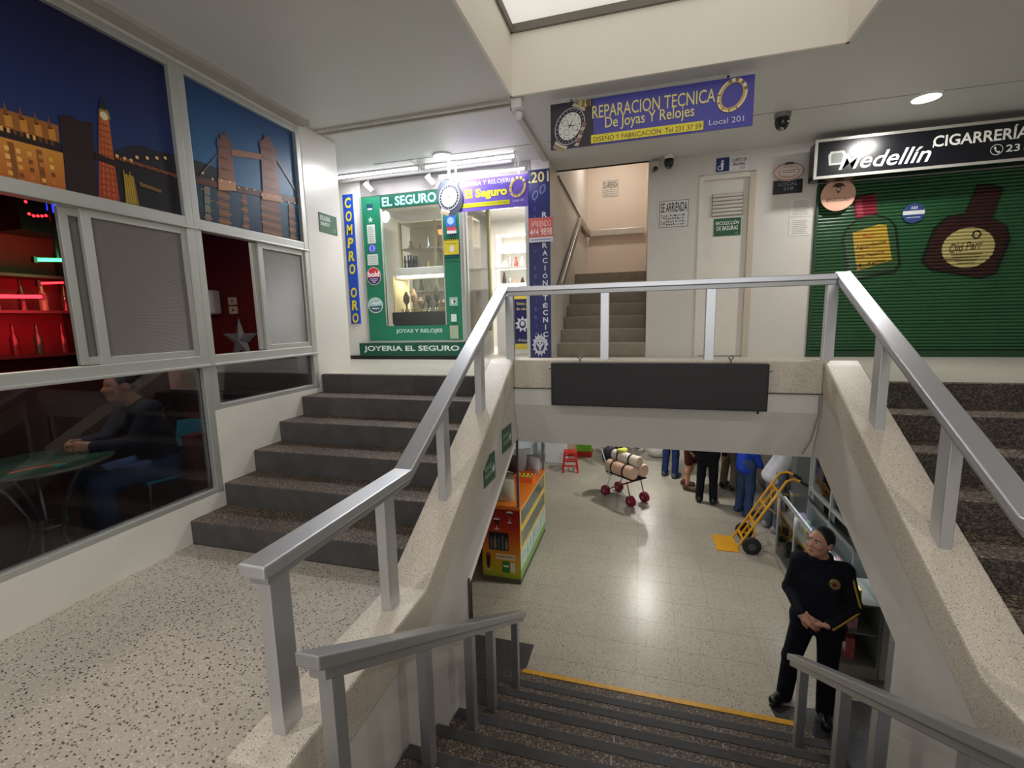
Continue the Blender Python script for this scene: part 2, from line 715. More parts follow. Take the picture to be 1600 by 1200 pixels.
# beam across the end of the well
o = MB().box(-1.08, 1.30, 3.83, 4.05, 0.95, 1.2).build('parapet', TER_CAP, None, bevel=0.012)
tag(o, 'speckled terrazzo kerb across the end of the stairwell', None, None, 'structure')
struct('beam', MB().prism([(3.85, 0.955), (3.85, 0.80), (3.97, 0.425), (4.14, 0.425), (4.14, 0.955)], 'x', -1.085, 1.305), WALL, label='white painted beam over the lower passage')
struct('trim_1', MB().box(-1.085, 1.305, 3.835, 3.85, 0.945, 0.952), plain('joint_dark', (70, 68, 66), 0.8), label='thin dark joint under the terrazzo kerb')
struct('trim_2', MB().tube([(1.285, 3.825, 0.94), (1.285, 3.82, 0.8), (1.25, 3.83, 0.6), (1.2, 3.84, 0.48)], 0.006, 6), plain('cable_grey', (130, 128, 124), 0.6), label='grey cable hanging down the stairwell corner')

# upper landing
struct('floor_upper', MB().box(-5.6, 4.6, 4.05, 6.4, 0.84, UP).box(-5.6, -1.31, 3.885, 4.05, 0.84, UP).box(1.53, 4.6, 3.885, 4.05, 0.84, UP).box(-5.6, -1.0, 6.4, 9.4, 0.9, UP), terrazzo('terrazzo_upper', (196, 192, 180), [((165, 160, 148), 150, 0.42, 0.35), ((215, 210, 200), 100, 0.4, 0.2), ((100, 94, 86), 120, 0.34, 0.08)], 0.35), label='pale terrazzo floor of the upper landing')

# lower hall
fl = struct('floor_lower', MB().box(-3.2, 4.6, 2.5, 14.2, LOW - 0.15, LOW - 0.004), plain('tile_joint', (128, 126, 116), 0.8), label='grey speckled tile floor of the lower hall')
tile_me = None
TS = 0.4
for iy in range(25):
    for ix in range(11):
        x, y = -2.4 + TS * ix, 3.57 + TS * iy
        if tile_me is None:
            t = MB().box(0.0012, TS - 0.0012, 0.0012, TS - 0.0012, -0.004, 0.0).build('tile', TER_LOW, fl, local=True)
            tile_me = t.data
        else:
            t = bpy.data.objects.new('tile', tile_me)
            COL.objects.link(t)
            t.parent = fl
        t.location = Vector((x, y, LOW)) - wloc(fl)
DGRAN = terrazzo('dark_granite', (62, 60, 60), [((110, 106, 102), 120, 0.4, 0.3), ((34, 32, 32), 90, 0.4, 0.3)], 0.4)
struct('floor_edge_left', MB().box(-2.6, -1.0, 2.62, 4.10, LOW - 0.003, LOW + 0.006), DGRAN, label='dark granite floor strip beside the lowest step')
struct('floor_edge_right', MB().prism([(1.16, 3.57), (1.10, 3.9), (1.5, 3.95), (1.52, 4.12), (2.6, 4.12), (2.6, 2.62), (1.16, 2.62)], 'z', LOW - 0.003, LOW + 0.006), DGRAN, label='dark granite floor strip under the guard')
struct('ceiling_lower', MB().box(-3.2, 4.6, 6.4, 14.2, 0.74, 0.86).box(-3.2, 4.6, 4.05, 6.4, 0.74, 0.84), CEIL, label='plain ceiling of the lower hall')
struct('wall_lower_back', MB().box(-3.2, 4.6, 14.2, 14.35, LOW, 0.8), WALL, label='far wall of the lower hall')
BLUEW = plain('pale_blue_wall', (196, 208, 218), 0.3, var=0.04)
struct('wall_lower_left', MB().box(-3.2, -2.42, 6.75, 14.2, LOW, 0.74), BLUEW, label='pale bluish wall of the lower hall')
struct('wall_lower_side', MB().box(-3.3, -3.2, 2.5, 6.75, LOW, 0.74), plain('maroon_wall', (98, 26, 38), 0.6), label='dark maroon wall behind the kiosk')
struct('wall_lower_right', MB().box(2.95, 3.1, 2.62, 14.2, LOW, 0.74), plain('grey_wall', (120, 122, 120), 0.6), label='grey wall behind the lower showcases')

# ceiling with the light well
struct('ceiling', MB().box(-3.25, -1.08, -5.0, 9.4, 3.4, 3.55).box(-5.6, -3.25, 3.9, 9.4, 3.4, 3.55).box(1.33, 4.6, -5.0, 6.4, 3.4, 3.55).box(-1.08, 1.33, 3.95, 6.05, 3.4, 3.55).box(-1.08, 1.33, -5.0, -2.5, 3.4, 3.55).box(0.05, 1.33, 6.05, 6.4, 3.4, 3.55), CEIL, label='grey white painted ceiling with a light well')
struct('wall_lightwell', MB().box(-1.1, -1.078, -2.5, 3.97, 3.398, 3.95).box(1.328, 1.35, -2.5, 3.97, 3.398, 3.95).box(-1.1, 1.35, 3.948, 3.97, 3.398, 3.95).box(-1.1, 1.35, -2.52, -2.5, 3.398, 3.95), CREAM, label='cream sides of the ceiling light well')
PANEL, _nt, _b = new_mat('roof_panel')
_nz = _nt.nodes.new('ShaderNodeTexNoise')
_nz.inputs['Scale'].default_value = 5
_nz.inputs['Detail'].default_value = 8
_cr = _nt.nodes.new('ShaderNodeValToRGB')
_cr.color_ramp.elements[0].color = lin((186, 182, 174))
_cr.color_ramp.elements[1].color = lin((206, 203, 196))
_nt.links.new(_nz.outputs['Fac'], _cr.inputs['Fac'])
_nt.links.new(_cr.outputs['Color'], _b.inputs['Base Color'])
_nt.links.new(_cr.outputs['Color'], _b.inputs['Emission Color'])
_b.inputs['Emission Strength'].default_value = 1.15
sk = struct('skylight', MB().box(-1.08, 1.33, -2.5, 3.95, 3.93, 3.95), PANEL, label='frosted roof panel closing the light well')
for yy in (-0.9, 0.75, 2.4):
    MB().box(-1.08, 1.33, yy - 0.015, yy + 0.015, 3.915, 3.93).build('glazing_bar', ALU_F, sk)
struct('trim_3', MB().box(-1.075, 1.325, 3.925, 3.948, 3.87, 3.93).box(-1.078, -1.055, -2.5, 3.94, 3.87, 3.93).box(1.305, 1.328, -2.5, 3.94, 3.87, 3.93), plain('trim_grey', (120, 114, 106), 0.7), label='narrow grey bead around the roof panel')  # bead in one even grey

# faint board joints in the ceiling
JO = plain('ceiling_joint', (146, 143, 138), 0.7)
struct('trim_4', MB().box(-2.62, -2.612, 5.0, 5.5, 3.397, 3.4).box(-3.08, -1.1, 5.02, 5.03, 3.397, 3.4).box(1.33, 4.5, 5.02, 5.027, 3.397, 3.4).box(-1.0, 1.33, 5.02, 5.027, 3.397, 3.4), JO, label='thin joints between ceiling boards')

# outer walls of the half landing (behind and beside the viewer)
fw = [MB().box(-3.08, 4.6, -5.15, -5.0, 0.0, 0.9), MB().box(-3.08, 4.6, -5.15, -5.0, 3.25, 3.4), MB().box(-3.08, -2.3, -5.15, -5.0, 0.9, 3.25), MB().box(3.1, 4.6, -5.15, -5.0, 0.9, 3.25)]
wb = MB()
for q in fw:
    wb.add(q.v, q.f)
struct('wall_back', wb, WALL, label='white wall around the added front window')
wn = top('window_3', (0.4, -5.07, 0.9), 'unseen wide front window with aluminium bars, added for the daylight', None, kind='structure')
MB().box(-2.3, 3.1, -5.1, -5.04, 0.9, 0.96).box(-2.3, 3.1, -5.1, -5.04, 3.19, 3.25).box(-2.3, -2.24, -5.1, -5.04, 0.96, 3.19).box(3.04, 3.1, -5.1, -5.04, 0.96, 3.19).box(-0.53, -0.47, -5.1, -5.04, 0.96, 3.19).box(1.27, 1.33, -5.1, -5.04, 0.96, 3.19).build('window_frame', ALU_F, wn)
MB().box(-2.24, 3.04, -5.075, -5.07, 0.96, 3.19).build('pane', GLASS, wn)
struct('wall_right', MB().box(4.6, 4.75, -5.15, 6.4, -0.1, 3.55), WALL, label='white side wall beyond the shutter side steps')

# left wall under and over the bar windows
struct('wall_left', MB().box(-3.22, -3.08, -5.15, 2.60, 0.0, 0.29).box(-3.22, -3.08, 2.6155, 3.785, 0.0, 0.92).box(-3.22, -3.08, 2.60, 2.6155, 0.0, 0.285).box(-3.22, -3.08, -5.15, 0.25, 0.29, 3.4).box(-3.25, -3.10, 0.25, 3.80, 3.335, 3.4), plain('sill_paint', (224, 221, 213), 0.4, var=0.03, scale=2), label='white wall below the bar windows')
struct('trim_5', MB().box(-3.10, -2.985, 0.25, 3.82, 3.365, 3.4), plain('cornice_paint', (176, 170, 160), 0.6), label='plaster cornice over the bar windows')
struct('pillar', MB().box(-3.32, -3.08, 3.785, 4.32, 0.0, 3.4), WALLG, label='glossy white pillar beside the bar windows', bevel=0.01)

# back walls of the upper landing
struct('wall_upper_back', MB().box(0.05, 0.62, 6.0, 6.15, UP, 3.4).box(1.22, 1.84, 6.0, 6.15, UP, 3.4).box(0.62, 1.22, 6.0, 6.15, 3.17, 3.4), WALL, label='white wall around the service door')
struct('wall_shutter_head', MB().box(1.84, 4.6, 6.02, 6.15, 2.9, 3.4), WALL, label='white wall over the green shutter')
struct('wall_stair_left', MB().box(-1.30, -1.08, 5.92, 9.5, UP, 4.8), WALL, label='white side wall of the upper stair')
struct('wall_stair_right', MB().box(0.05, 0.2, 6.15, 9.5, UP, 4.8), BEIGE, label='beige side wall of the upper stair')
struct('wall_stair_back', MB().box(-1.3, 0.2, 9.42, 9.55, UP, 4.8), BEIGE, label='beige wall at the turn of the upper stair')
struct('wall_stair_head', MB().box(-1.08, 0.05, 6.0, 6.06, 3.4, 4.8), WALL, label='white wall over the upper stair opening')
struct('ceiling_stair', MB().box(-1.3, 0.2, 6.0, 9.55, 4.8, 4.9), CEIL, label='ceiling of the upper stair')
TAN_T = terrazzo('tan_terrazzo', (172, 160, 144), [((140, 130, 116), 150, 0.42, 0.35), ((196, 186, 170), 100, 0.4, 0.2)], 0.5)
TAN_R = plain('tan_riser', (150, 138, 124), 0.6, var=0.1, scale=10)
root = top('staircase', (-0.5, 6.0, UP), 'tan terrazzo stair climbing behind the upper landing', None, kind='structure')
for n in range(7):
    y = 6.0 + 0.28 * n
    z = UP + RISE * (n + 1)
    y1 = y + 0.28 if n < 6 else 9.42
    st = MB().box(-1.08, 0.05, y, y1 + 0.002, max(z - 0.3, UP), z, 1, mtop=0).build('step', [TAN_T, TAN_R], root, bevel=0.012)
MB().box(-1.08, 0.05, 9.395, 9.42, 2.275, 2.40).build('skirting', TAN_T, root)

# bar room behind the windows
DRED = plain('bar_red_wall', (92, 14, 18), 0.6, var=0.15, scale=3)
struct('wall_bar_back', MB().box(-5.75, -5.6, -1.2, 4.28, -0.1, 3.4), DRED, label='dark red back wall of the bar')
struct('wall_bar_end', MB().box(-5.6, -3.3, 4.15, 4.28, -0.1, 3.4), DRED, label='dark red end wall of the bar')
struct('wall_bar_near', MB().box(-5.6, -3.22, -1.3, -1.2, -0.1, 3.4), DRED, label='dark red near wall of the bar')
struct('floor_bar', MB().box(-5.75, -3.22, -1.3, 4.28, -0.12, 0.0), plain('bar_floor', (40, 30, 28), 0.35), label='dark floor of the bar')
struct('ceiling_bar', MB().box(-5.75, -3.25, -1.3, 3.9, 3.4, 3.5), plain('bar_ceiling', (24, 20, 22), 0.8), label='black ceiling of the bar')
struct('wall_corridor', MB().box(-5.75, -3.32, 4.28, 4.32, UP, 3.4), WALL, label='white wall of the side corridor')
struct('wall_corridor_end', MB().box(-5.75, -5.6, 4.32, 9.4, UP, 3.4), WALL, label='white end wall of the side corridor')

# ------------------------------------------------------------------ bar windows
FROST, _nt, _b = new_mat('ribbed_frosted_glass')
_geo = _nt.nodes.new('ShaderNodeNewGeometry')
_wv = _nt.nodes.new('ShaderNodeTexWave')
_wv.bands_direction = 'Z'
_wv.inputs['Scale'].default_value = 60
_wv.inputs['Distortion'].default_value = 0.6
_nt.links.new(_geo.outputs['Position'], _wv.inputs['Vector'])
_bp = _nt.nodes.new('ShaderNodeBump')
_bp.inputs['Strength'].default_value = 0.5
_bp.inputs['Distance'].default_value = 0.004
_nt.links.new(_wv.outputs['Fac'], _bp.inputs['Height'])
_nt.links.new(_bp.outputs['Normal'], _b.inputs['Normal'])
_b.inputs['Base Color'].default_value = lin((118, 112, 109))
_b.inputs['Roughness'].default_value = 0.35

M1={'strip':[(1.644, 2.654), (1.9, 2.662), (1.894, 2.57), (1.632, 2.567)],
'dstrip':[(1.632, 2.567), (1.894, 2.57), (1.908, 2.522), (1.625, 2.513)],
'gold':[(1.625, 2.513), (1.902, 2.52), (1.89, 2.318), (1.599, 2.319)],
'dark':[(1.908, 2.72), (1.976, 2.741), (1.992, 2.72), (2.071, 2.743), (2.039, 2.301), (1.895, 2.309)],
'tower':[(2.114, 2.823), (2.165, 2.822), (2.163, 2.315), (2.048, 2.318)],
'clock':[(2.117, 2.842), (2.165, 2.847), (2.176, 2.798), (2.116, 2.789)],
'spire':[(2.113, 2.837), (2.14, 2.918), (2.161, 2.846)],
'city':[(2.146, 2.599), (2.253, 2.671), (2.334, 2.71), (2.435, 2.705), (2.554, 2.723), (2.572, 2.612), (2.336, 2.568), (2.166, 2.562)],
'river':[(2.166, 2.562), (2.336, 2.568), (2.572, 2.612), (2.568, 2.297), (2.162, 2.307)],
'yel':[(2.205, 2.499), (2.264, 2.497), (2.276, 2.322), (2.196, 2.319)],
'bridge':[(2.056, 2.577), (2.184, 2.56), (2.186, 2.523), (2.06, 2.536)],
'clockc':[(2.139, 2.805)],
'reflect':[(2.292, 2.474), (2.436, 2.456), (2.425, 2.437), (2.296, 2.448)],
'lights':[(2.224, 2.591), (2.3, 2.622), (2.365, 2.639), (2.429, 2.659), (2.486, 2.677), (2.181, 2.592), (2.261, 2.591)]}
M2={'water':[(2.641, 2.568), (3.816, 2.683), (3.77, 2.3), (2.635, 2.293)],
'towL':[(2.919, 2.941), (2.952, 2.989), (2.995, 3.014), (3.034, 2.963), (3.038, 2.661), (2.887, 2.602)],
'towR':[(3.335, 3.066), (3.391, 3.132), (3.435, 3.147), (3.497, 3.07), (3.506, 2.662), (3.311, 2.652)],
'walk':[(3.028, 2.914), (3.331, 2.974), (3.325, 2.927), (3.034, 2.864)],
'deck':[(2.647, 2.617), (2.88, 2.633), (3.82, 2.719), (3.813, 2.66), (2.846, 2.583), (2.641, 2.568)],
'sky':[(2.638, 2.729), (2.761, 2.738), (2.893, 2.732), (2.879, 2.628), (2.646, 2.608)],
'r1':[(2.874, 2.585), (2.971, 2.601), (2.96, 2.326), (2.863, 2.322)],
'r2':[(3.096, 2.598), (3.141, 2.605), (3.138, 2.329), (3.081, 2.329)],
'r3':[(3.286, 2.615), (3.488, 2.636), (3.494, 2.315), (3.277, 2.317)],
'r4':[(2.76, 2.569), (2.808, 2.577), (2.787, 2.326), (2.74, 2.326)],
'r5':[(3.603, 2.635), (3.676, 2.64), (3.654, 2.323), (3.589, 2.324)],
'cable':[(2.74, 2.652), (2.906, 2.837), (2.904, 2.823), (2.744, 2.64)],
'cable2':[(3.492, 3.026), (3.741, 2.769), (3.739, 2.746), (3.488, 2.993)],
'baseL':[(2.883, 2.656), (3.039, 2.671), (3.042, 2.604), (2.878, 2.572)],
'baseR':[(3.291, 2.657), (3.524, 2.682), (3.517, 2.626), (3.298, 2.602)]}



def clamp(p, y0, y1):
    p.v = [(v[0], min(max(v[1], y0), y1), min(max(v[2], 2.316), 3.284)) for v in p.v]


NAVY, TEAL = (17, 18, 62), (24, 58, 100)


def bar_window(name, y0, y1, zb, label):
    w = top(name, (-3.13, (y0 + y1) / 2, zb), label, None, kind='structure')
    xa, xb = -3.15, -3.08
    f = MB()
    for (a, b) in ((y0, y0 + 0.055), (y1 - 0.055, y1)):
        f.box(xa, xb, a, b, zb, 3.335)
    for (a, b) in ((zb, zb + 0.04), (1.25, 1.335), (2.235, 2.315), (3.285, 3.335)):
        f.box(xa, xb - 0.002, y0 + 0.055, y1 - 0.055, a, b)
    f.box(xb - 0.002, xb + 0.02, y0 + 0.03, y1, 1.252, 1.272)
    f.box(xb - 0.002, xb + 0.012, y0 + 0.03, y1, 2.235, 2.25)
    f.build('window_frame', ALU_F, w, bevel=0.004)
    MB().box(-3.125, -3.119, y0 + 0.055, y1 - 0.055, zb + 0.04, 1.25).build('lower_pane', GLASS_D, w)
    return w


def sash(w, y0, y1, z0, z1, pane, x=-3.11, st=0.05):
    f = MB()
    f.box(x - 0.015, x + 0.015, y0, y0 + st, z0, z1).box(x - 0.015, x + 0.015, y1 - 0.035, y1, z0, z1)
    f.box(x - 0.015, x + 0.015, y0 + st, y1 - 0.035, z0, z0 + 0.045).box(x - 0.015, x + 0.015, y0 + st, y1 - 0.035, z1 - 0.045, z1)
    s = f.build('sliding_sash', ALU_F, w, bevel=0.003)
    MB().box(x - 0.004, x + 0.004, y0 + st, y1 - 0.035, z0 + 0.045, z1 - 0.045).build('pane', pane, s)
    return s


w1 = bar_window('window_1', 0.25, 2.615, 0.29, 'tall bar window with city night print over sliding panes')
sash(w1, 1.93, 2.56, 1.335, 2.235, FROST)
sash(w1, 1.84, 2.48, 1.34, 2.23, FROST, x=-3.138, st=0.045)
mp = MB().box(-3.124, -3.116, 0.305, 2.562, 2.315, 3.285).build('mural_pane', plain('mural_back', (18, 20, 50), 0.4), w1)
p = Pr((-3.116, 0, 0), (0, 1, 0), (0, 0, 1), (1, 0, 0))
p.poly([(0.305, 2.315), (2.585, 2.315), (2.585, 2.8), (0.305, 2.8)], [(24, 44, 80), (26, 60, 104), (20, 46, 104), (18, 30, 84)], False)
p.poly([(0.305, 2.8), (2.585, 2.8), (2.585, 3.285), (0.305, 3.285)], [(18, 30, 84), (20, 46, 104), (16, 22, 66), (12, 12, 44)])
GOLD, GOLD2 = (196, 132, 52), (150, 92, 34)
p.poly([(0.305, 2.62), (1.64, 2.654)] + M1['strip'][1:3] + [(0.305, 2.54)], GOLD2)
for i in range(26):
    yy = 0.35 + i * 0.06
    p.poly([(yy, 2.63), (yy + 0.02, 2.63), (yy + 0.01, 2.70)], (120, 74, 34), False)
    p.rect(yy, 2.575, yy + 0.03, 2.635, GOLD, False)
p.layer()
p.poly([(0.305, 2.54), M1['dstrip'][1], M1['dstrip'][2], (0.305, 2.48)], (34, 20, 22))
p.poly([(0.305, 2.48), M1['gold'][1], M1['gold'][2], (0.305, 2.316)], [(170, 108, 36), (206, 140, 52), (178, 96, 34), (150, 80, 30)])
for i in range(13):
    p.rect(0.4 + i * 0.115, 2.318, 0.425 + i * 0.115, 2.50, (132, 78, 30), False)
p.layer()
for r in range(4):
    for i in range(34):
        yy = 0.33 + i * 0.0455
        p.rect(yy, 2.335 + 0.04 * r, yy + 0.018, 2.357 + 0.04 * r, random.choice([(224, 164, 74), (190, 120, 44), (120, 66, 26), (236, 184, 96)]), False)
for i in range(60):
    yy = 0.33 + i * 0.0258
    p.rect(yy, 2.545, yy + 0.012, 2.568, random.choice([(226, 170, 90), (110, 66, 34)]), False)
p.layer()
p.poly(M1['city'], (26, 26, 40))
p.poly(M1['river'][:3] + [(2.584, 2.55), (2.584, 2.316), M1['river'][4]], (22, 20, 30))
p.poly(M1['dark'], (40, 22, 26))
p.poly(M1['tower'], [(176, 92, 46), (190, 104, 50), (176, 62, 34), (150, 50, 30)])
for i in range(14):
    z_ = 2.33 + i * 0.035
    p.rect(2.065 + 0.0035 * i, z_, 2.157, z_ + 0.006, (140, 60, 34), False)
for i in range(3):
    p.poly([(2.075 + 0.028 * i, 2.32), (2.081 + 0.028 * i, 2.32), (2.131 + 0.012 * i, 2.80), (2.127 + 0.012 * i, 2.80)], (206, 116, 60), False)
p.layer()
p.poly(M1['clock'], (150, 120, 56))
p.poly(M1['spire'], (24, 30, 36))
cy, cz = M1['clockc'][0]
p.ell(cy, cz, 0.022, 0.024, (226, 214, 180), n=14)
p.poly(M1['bridge'], (38, 20, 20))
p.poly(M1['yel'], (142, 116, 36))
for i in range(5):
    a, b = M1['yel'][0], M1['yel'][3]
    p.rect(a[0] + 0.012 * i, 2.33, a[0] + 0.005 + 0.012 * i, 2.52 - 0.02 * (i % 3), (190, 160, 60), False)
p.layer()
p.poly(M1['reflect'], (120, 88, 40))
for (a, b) in M1['lights']:
    p.ell(a, b, 0.011, 0.011, (236, 190, 120), n=10, lay=False)
p.layer()
for i in range(30):
    a = 2.17 + i * 0.0135
    p.rect(a, 2.575 - 0.002 * (i % 4), a + 0.008, 2.590, (170, 98, 50), False)
clamp(p, 0.305, 2.562)
p.build('city_print', mp, PRINT)

w2 = bar_window('window_2', 2.6155, 3.785, 0.92, 'narrower bar window with lit bridge print over sliding panes')
sash(w2, 3.19, 3.735, 1.335, 2.235, FROST, st=0.045)
sash(w2, 3.15, 3.70, 1.34, 2.23, FROST, x=-3.138, st=0.04)
mp = MB().box(-3.124, -3.116, 2.67, 3.732, 2.315, 3.285).build('mural_pane', plain('mural_back'  , (18, 20, 50), 0.4), w2)
p = Pr((-3.116, 0, 0), (0, 1, 0), (0, 0, 1), (1, 0, 0))
p.poly([(2.655, 2.6), (3.73, 2.6), (3.73, 3.285), (2.655, 3.285)], [(52, 116, 164), (58, 128, 172), (24, 66, 118), (22, 58, 112)])
p.poly([(2.655, 2.315), (3.73, 2.315), (3.73, 2.62), (2.655, 2.62)], [(14, 44, 62), (20, 54, 78), (40, 90, 124), (30, 70, 96)])
p.poly(M2['sky'], (30, 34, 50))
for k in ('r1', 'r2', 'r3', 'r4', 'r5'):
    a, b, c, d = M2[k]
    p.poly([a, b, c, d], (122, 84, 62) if k != 'r4' else (120, 128, 110))
    for i in range(7):
        z = 2.34 + i * 0.033
        jt = random.uniform(-0.012, 0.012)
        p.rect(min(a[0], d[0]) - 0.004 + jt, z, max(b[0], c[0]) + 0.004 + jt, z + random.uniform(0.006, 0.014), (44, 60, 80) if i % 2 else (150, 106, 78), False)
    p.layer()
p.poly(M2['deck'], (92, 62, 54))
for k in ('cable', 'cable2'):
    p.poly(M2[k], (120, 100, 96))
for k in ('towL', 'towR'):
    P = M2[k]
    p.poly(P, [(116, 80, 76)] * 4 + [(158, 104, 80)] * (len(P) - 4))
    x0, x1 = min(q[0] for q in P), max(q[0] for q in P)
    z1 = max(q[1] for q in P)
    for i in range(5):
        p.rect(x0 + 0.03, z1 - 0.12 - 0.08 * i, x1 - 0.05, z1 - 0.105 - 0.08 * i, (98, 62, 56), False)
    p.layer()
    for (xx, zz_) in (P[0], P[1], P[2], P[3]):
        p.poly([(xx - 0.014, zz_ - 0.04), (xx + 0.014, zz_ - 0.04), (xx, zz_ + 0.035)], (104, 76, 74), False)
    p.layer()
p.poly(M2['walk'], (150, 104, 84))
p.poly(M2['baseL'], (196, 146, 104))
p.poly(M2['baseR'], (186, 136, 100))
for i in range(14):
    t = i / 13
    p.ell(2.68 + 1.0 * t, 2.648 + 0.012 * math.sin(i * 2.1), 0.009, 0.009, (246, 206, 150), n=8, lay=False)
clamp(p, 2.67, 3.73)
p.build('bridge_print', mp, PRINT)

# ------------------------------------------------------------------ service door
d = top('door_1', (0.92, 6.06, UP), 'cream metal service door with a louvre and sign plates', None, kind='structure')
DOORC = plain('door_paint', (226, 221, 212), 0.4, var=0.02)
DOORT = plain('shaded_jamb', (198, 186, 168), 0.5, var=0.03)  # tan tone puts the shading of this jamb into its paint
MB().box(0.66, 1.16, 6.03, 6.07, UP + 0.01, 3.11).build('door_leaf', DOORC, d, bevel=0.004)
MB().box(0.62, 0.67, 5.985, 6.10, UP, 3.16).box(0.67, 1.16, 5.985, 6.10, 3.11, 3.16).build('door_frame', DOORC, d, bevel=0.004)
MB().box(1.155, 1.225, 5.985, 6.10, UP, 3.16).build('shaded_jamb', DOORT, d, bevel=0.004)
vt = MB().box(0.77, 1.10, 6.018, 6.032, 2.70, 2.95).build('vent_backing', plain('vent_dark', (110, 106, 100), 0.7), d)
for i in range(6):
    z = 2.705 + i * 0.042
    MB().add([(0.775, 6.018, z), (1.095, 6.018, z), (1.095, 5.998, z + 0.012), (0.775, 5.998, z + 0.012), (0.775, 6.018, z + 0.032), (1.095, 6.018, z + 0.032)],
             [(0, 1, 2, 3), (3, 2, 5, 4), (0, 3, 4), (1, 5, 2), (0, 4, 5, 1)]).build('louvre_slat', DOORC, d)
MB().lathe([(0.028, 5.99), (0.034, 6.0), (0.034, 6.03)], (1.185, 0, 2.0), 14, axis='y').build('door_lock', STEEL, d)

# ================================================================== LAMPS
LAMP = emitter('lamp_diffuser', (255, 250, 242), 14.0)


def downlight(x, y, z, power, label, color=(1, 0.97, 0.92), r=0.10):
    t = top('downlight', (x, y, z), label, 'lamp')
    MB().lathe([(r + 0.018, z), (r + 0.018, z - 0.012), (r, z - 0.02), (r, z - 0.004)], (x, y, 0), 28).build('trim_ring', WHITE, t, smooth=True)
    MB().lathe([(0.0, z - 0.016), (r, z - 0.016), (r, z - 0.012), (0.0, z - 0.012)], (x, y, 0), 28).build('diffuser', LAMP, t)
    area_light('downlight_glow', (0, 0, -0.022), (0, 0, 0), 2 * r, 2 * r, power, color, 'DISK', t)
    return t


downlight(-2.19, 5.01, 3.4, 26, 'round ceiling downlight before the jewellery shop', (0.98, 0.98, 1.0))
downlight(2.35, 5.10, 3.4, 26, 'round ceiling downlight before the green shutter')
downlight(-2.2, 0.2, 3.4, 22, 'unseen round downlight added over the half landing by the bar')  # this and the next two: unseen lamps added to light the half landing
downlight(2.7, 0.2, 3.4, 22, 'unseen round downlight added over the half landing by the side wall')
downlight(0.1, -3.7, 3.4, 30, 'unseen round downlight added behind the viewer')
downlight(0.15, 8.9, 0.74, 44, 'round ceiling downlight midway along the lower hall')
downlight(0.15, 5.3, 0.74, 30, 'round ceiling downlight just past the stairwell beam')
downlight(0.15, 12.2, 0.74, 38, 'round ceiling downlight at the far end of the lower hall')
downlight(-0.5, 8.3, 4.8, 17, 'round ceiling downlight over the upper stair', (1, 0.93, 0.85))

TUBE = emitter('led_tube', (250, 246, 255), 9.0)


def led_tube(x0, x1, y, z, label, r=0.014, power=10):
    t = top('led_tube', ((x0 + x1) / 2, y, z + 0.03), label, 'lamp')
    MB().box(x0, x1, y - 0.02, y + 0.02, z + 0.012, z + 0.03).build('batten', WHITE, t)
    MB().tube([(x0 + 0.01, y, z), (x1 - 0.01, y, z)], r, 10).build('tube', TUBE, t, smooth=True)
    for xx in (x0, x1):
        MB().box(xx - 0.012, xx + 0.012, y - 0.018, y + 0.018, z - 0.018, z + 0.03).build('end_cap', WHITE, t)
    area_light('tube_glow', (0, 0, -0.05), (0, 0, 0), x1 - x0, 0.03, power, (0.97, 0.96, 1.0), 'RECTANGLE', t)
    return t


led_tube(-3.74, -2.60, 5.23, 3.37, 'slim led tube on the ceiling above the green shop window')
led_tube(-2.52, -1.39, 5.23, 3.37, 'slim led tube on the ceiling above the purple shop sign')

# ================================================================== HAND RAILS
def rail_run(mb, pts, w, h, drop, m=0):
    """box section following the points, mitred in the vertical plane"""
    n = len(pts)
    vs = []
    x = [p[0] for p in pts]
    for p in pts:
        z = p[2] - drop
        vs += [(p[0] - w / 2, p[1], z - h), (p[0] + w / 2, p[1], z - h), (p[0] + w / 2, p[1], z), (p[0] - w / 2, p[1], z)]
    fs = [(0, 1, 2, 3), tuple(4 * (n - 1) + i for i in (3, 2, 1, 0))]
    for i in range(n - 1):
        a, b = 4 * i, 4 * (i + 1)
        for j in range(4):
            k = (j + 1) % 4
            fs.append((a + j, b + j, b + k, a + k))
    mb.add(vs, fs, m)
    return mb


def rail_z(y):
    return 0.785 if y <= 2.05 else 0.785 + (y - 2.05) * 0.558


def cap_z(y):
    return 0.13 if y <= 2.02 else 0.13 + (y - 2.02) * (1.17 - 0.13) / (3.80 - 2.02)


def stair_rail(x, label, tilt):
    t = top('handrail', (x, 2.4, 0.13), label, 'railing')
    pts = [(x, 1.075, 0.785), (x, 2.05, 0.785), (x, 3.96, 0.785 + 1.91 * 0.558)]
    rail_run(MB(), pts, 0.105, 0.045, 0.0).build('top_rail', ALU, t, bevel=0.006)
    rail_run(MB(), [(x, 1.10, 0.785), pts[1], (x, 3.93, 0.785 + 1.88 * 0.558)], 0.072, 0.035, 0.045).build('under_rail', ALU_D, t, bevel=0.004)
    for y in (1.16, 1.86, 2.56, 3.27):
        MB().prism([(y - 0.045, cap_z(y - 0.045) - 0.01), (y + 0.045, cap_z(y + 0.045) - 0.01), (y + 0.045, rail_z(y + 0.045) - 0.075), (y - 0.045, rail_z(y - 0.045) - 0.075)], 'x', x - 0.027, x + 0.027).build('post', ALU, t, bevel=0.004)
    return t


stair_rail(-1.195, 'aluminium handrail on the parapet beside the bar side steps', 0)
stair_rail(1.415, 'aluminium handrail on the parapet beside the shutter side steps', 0)

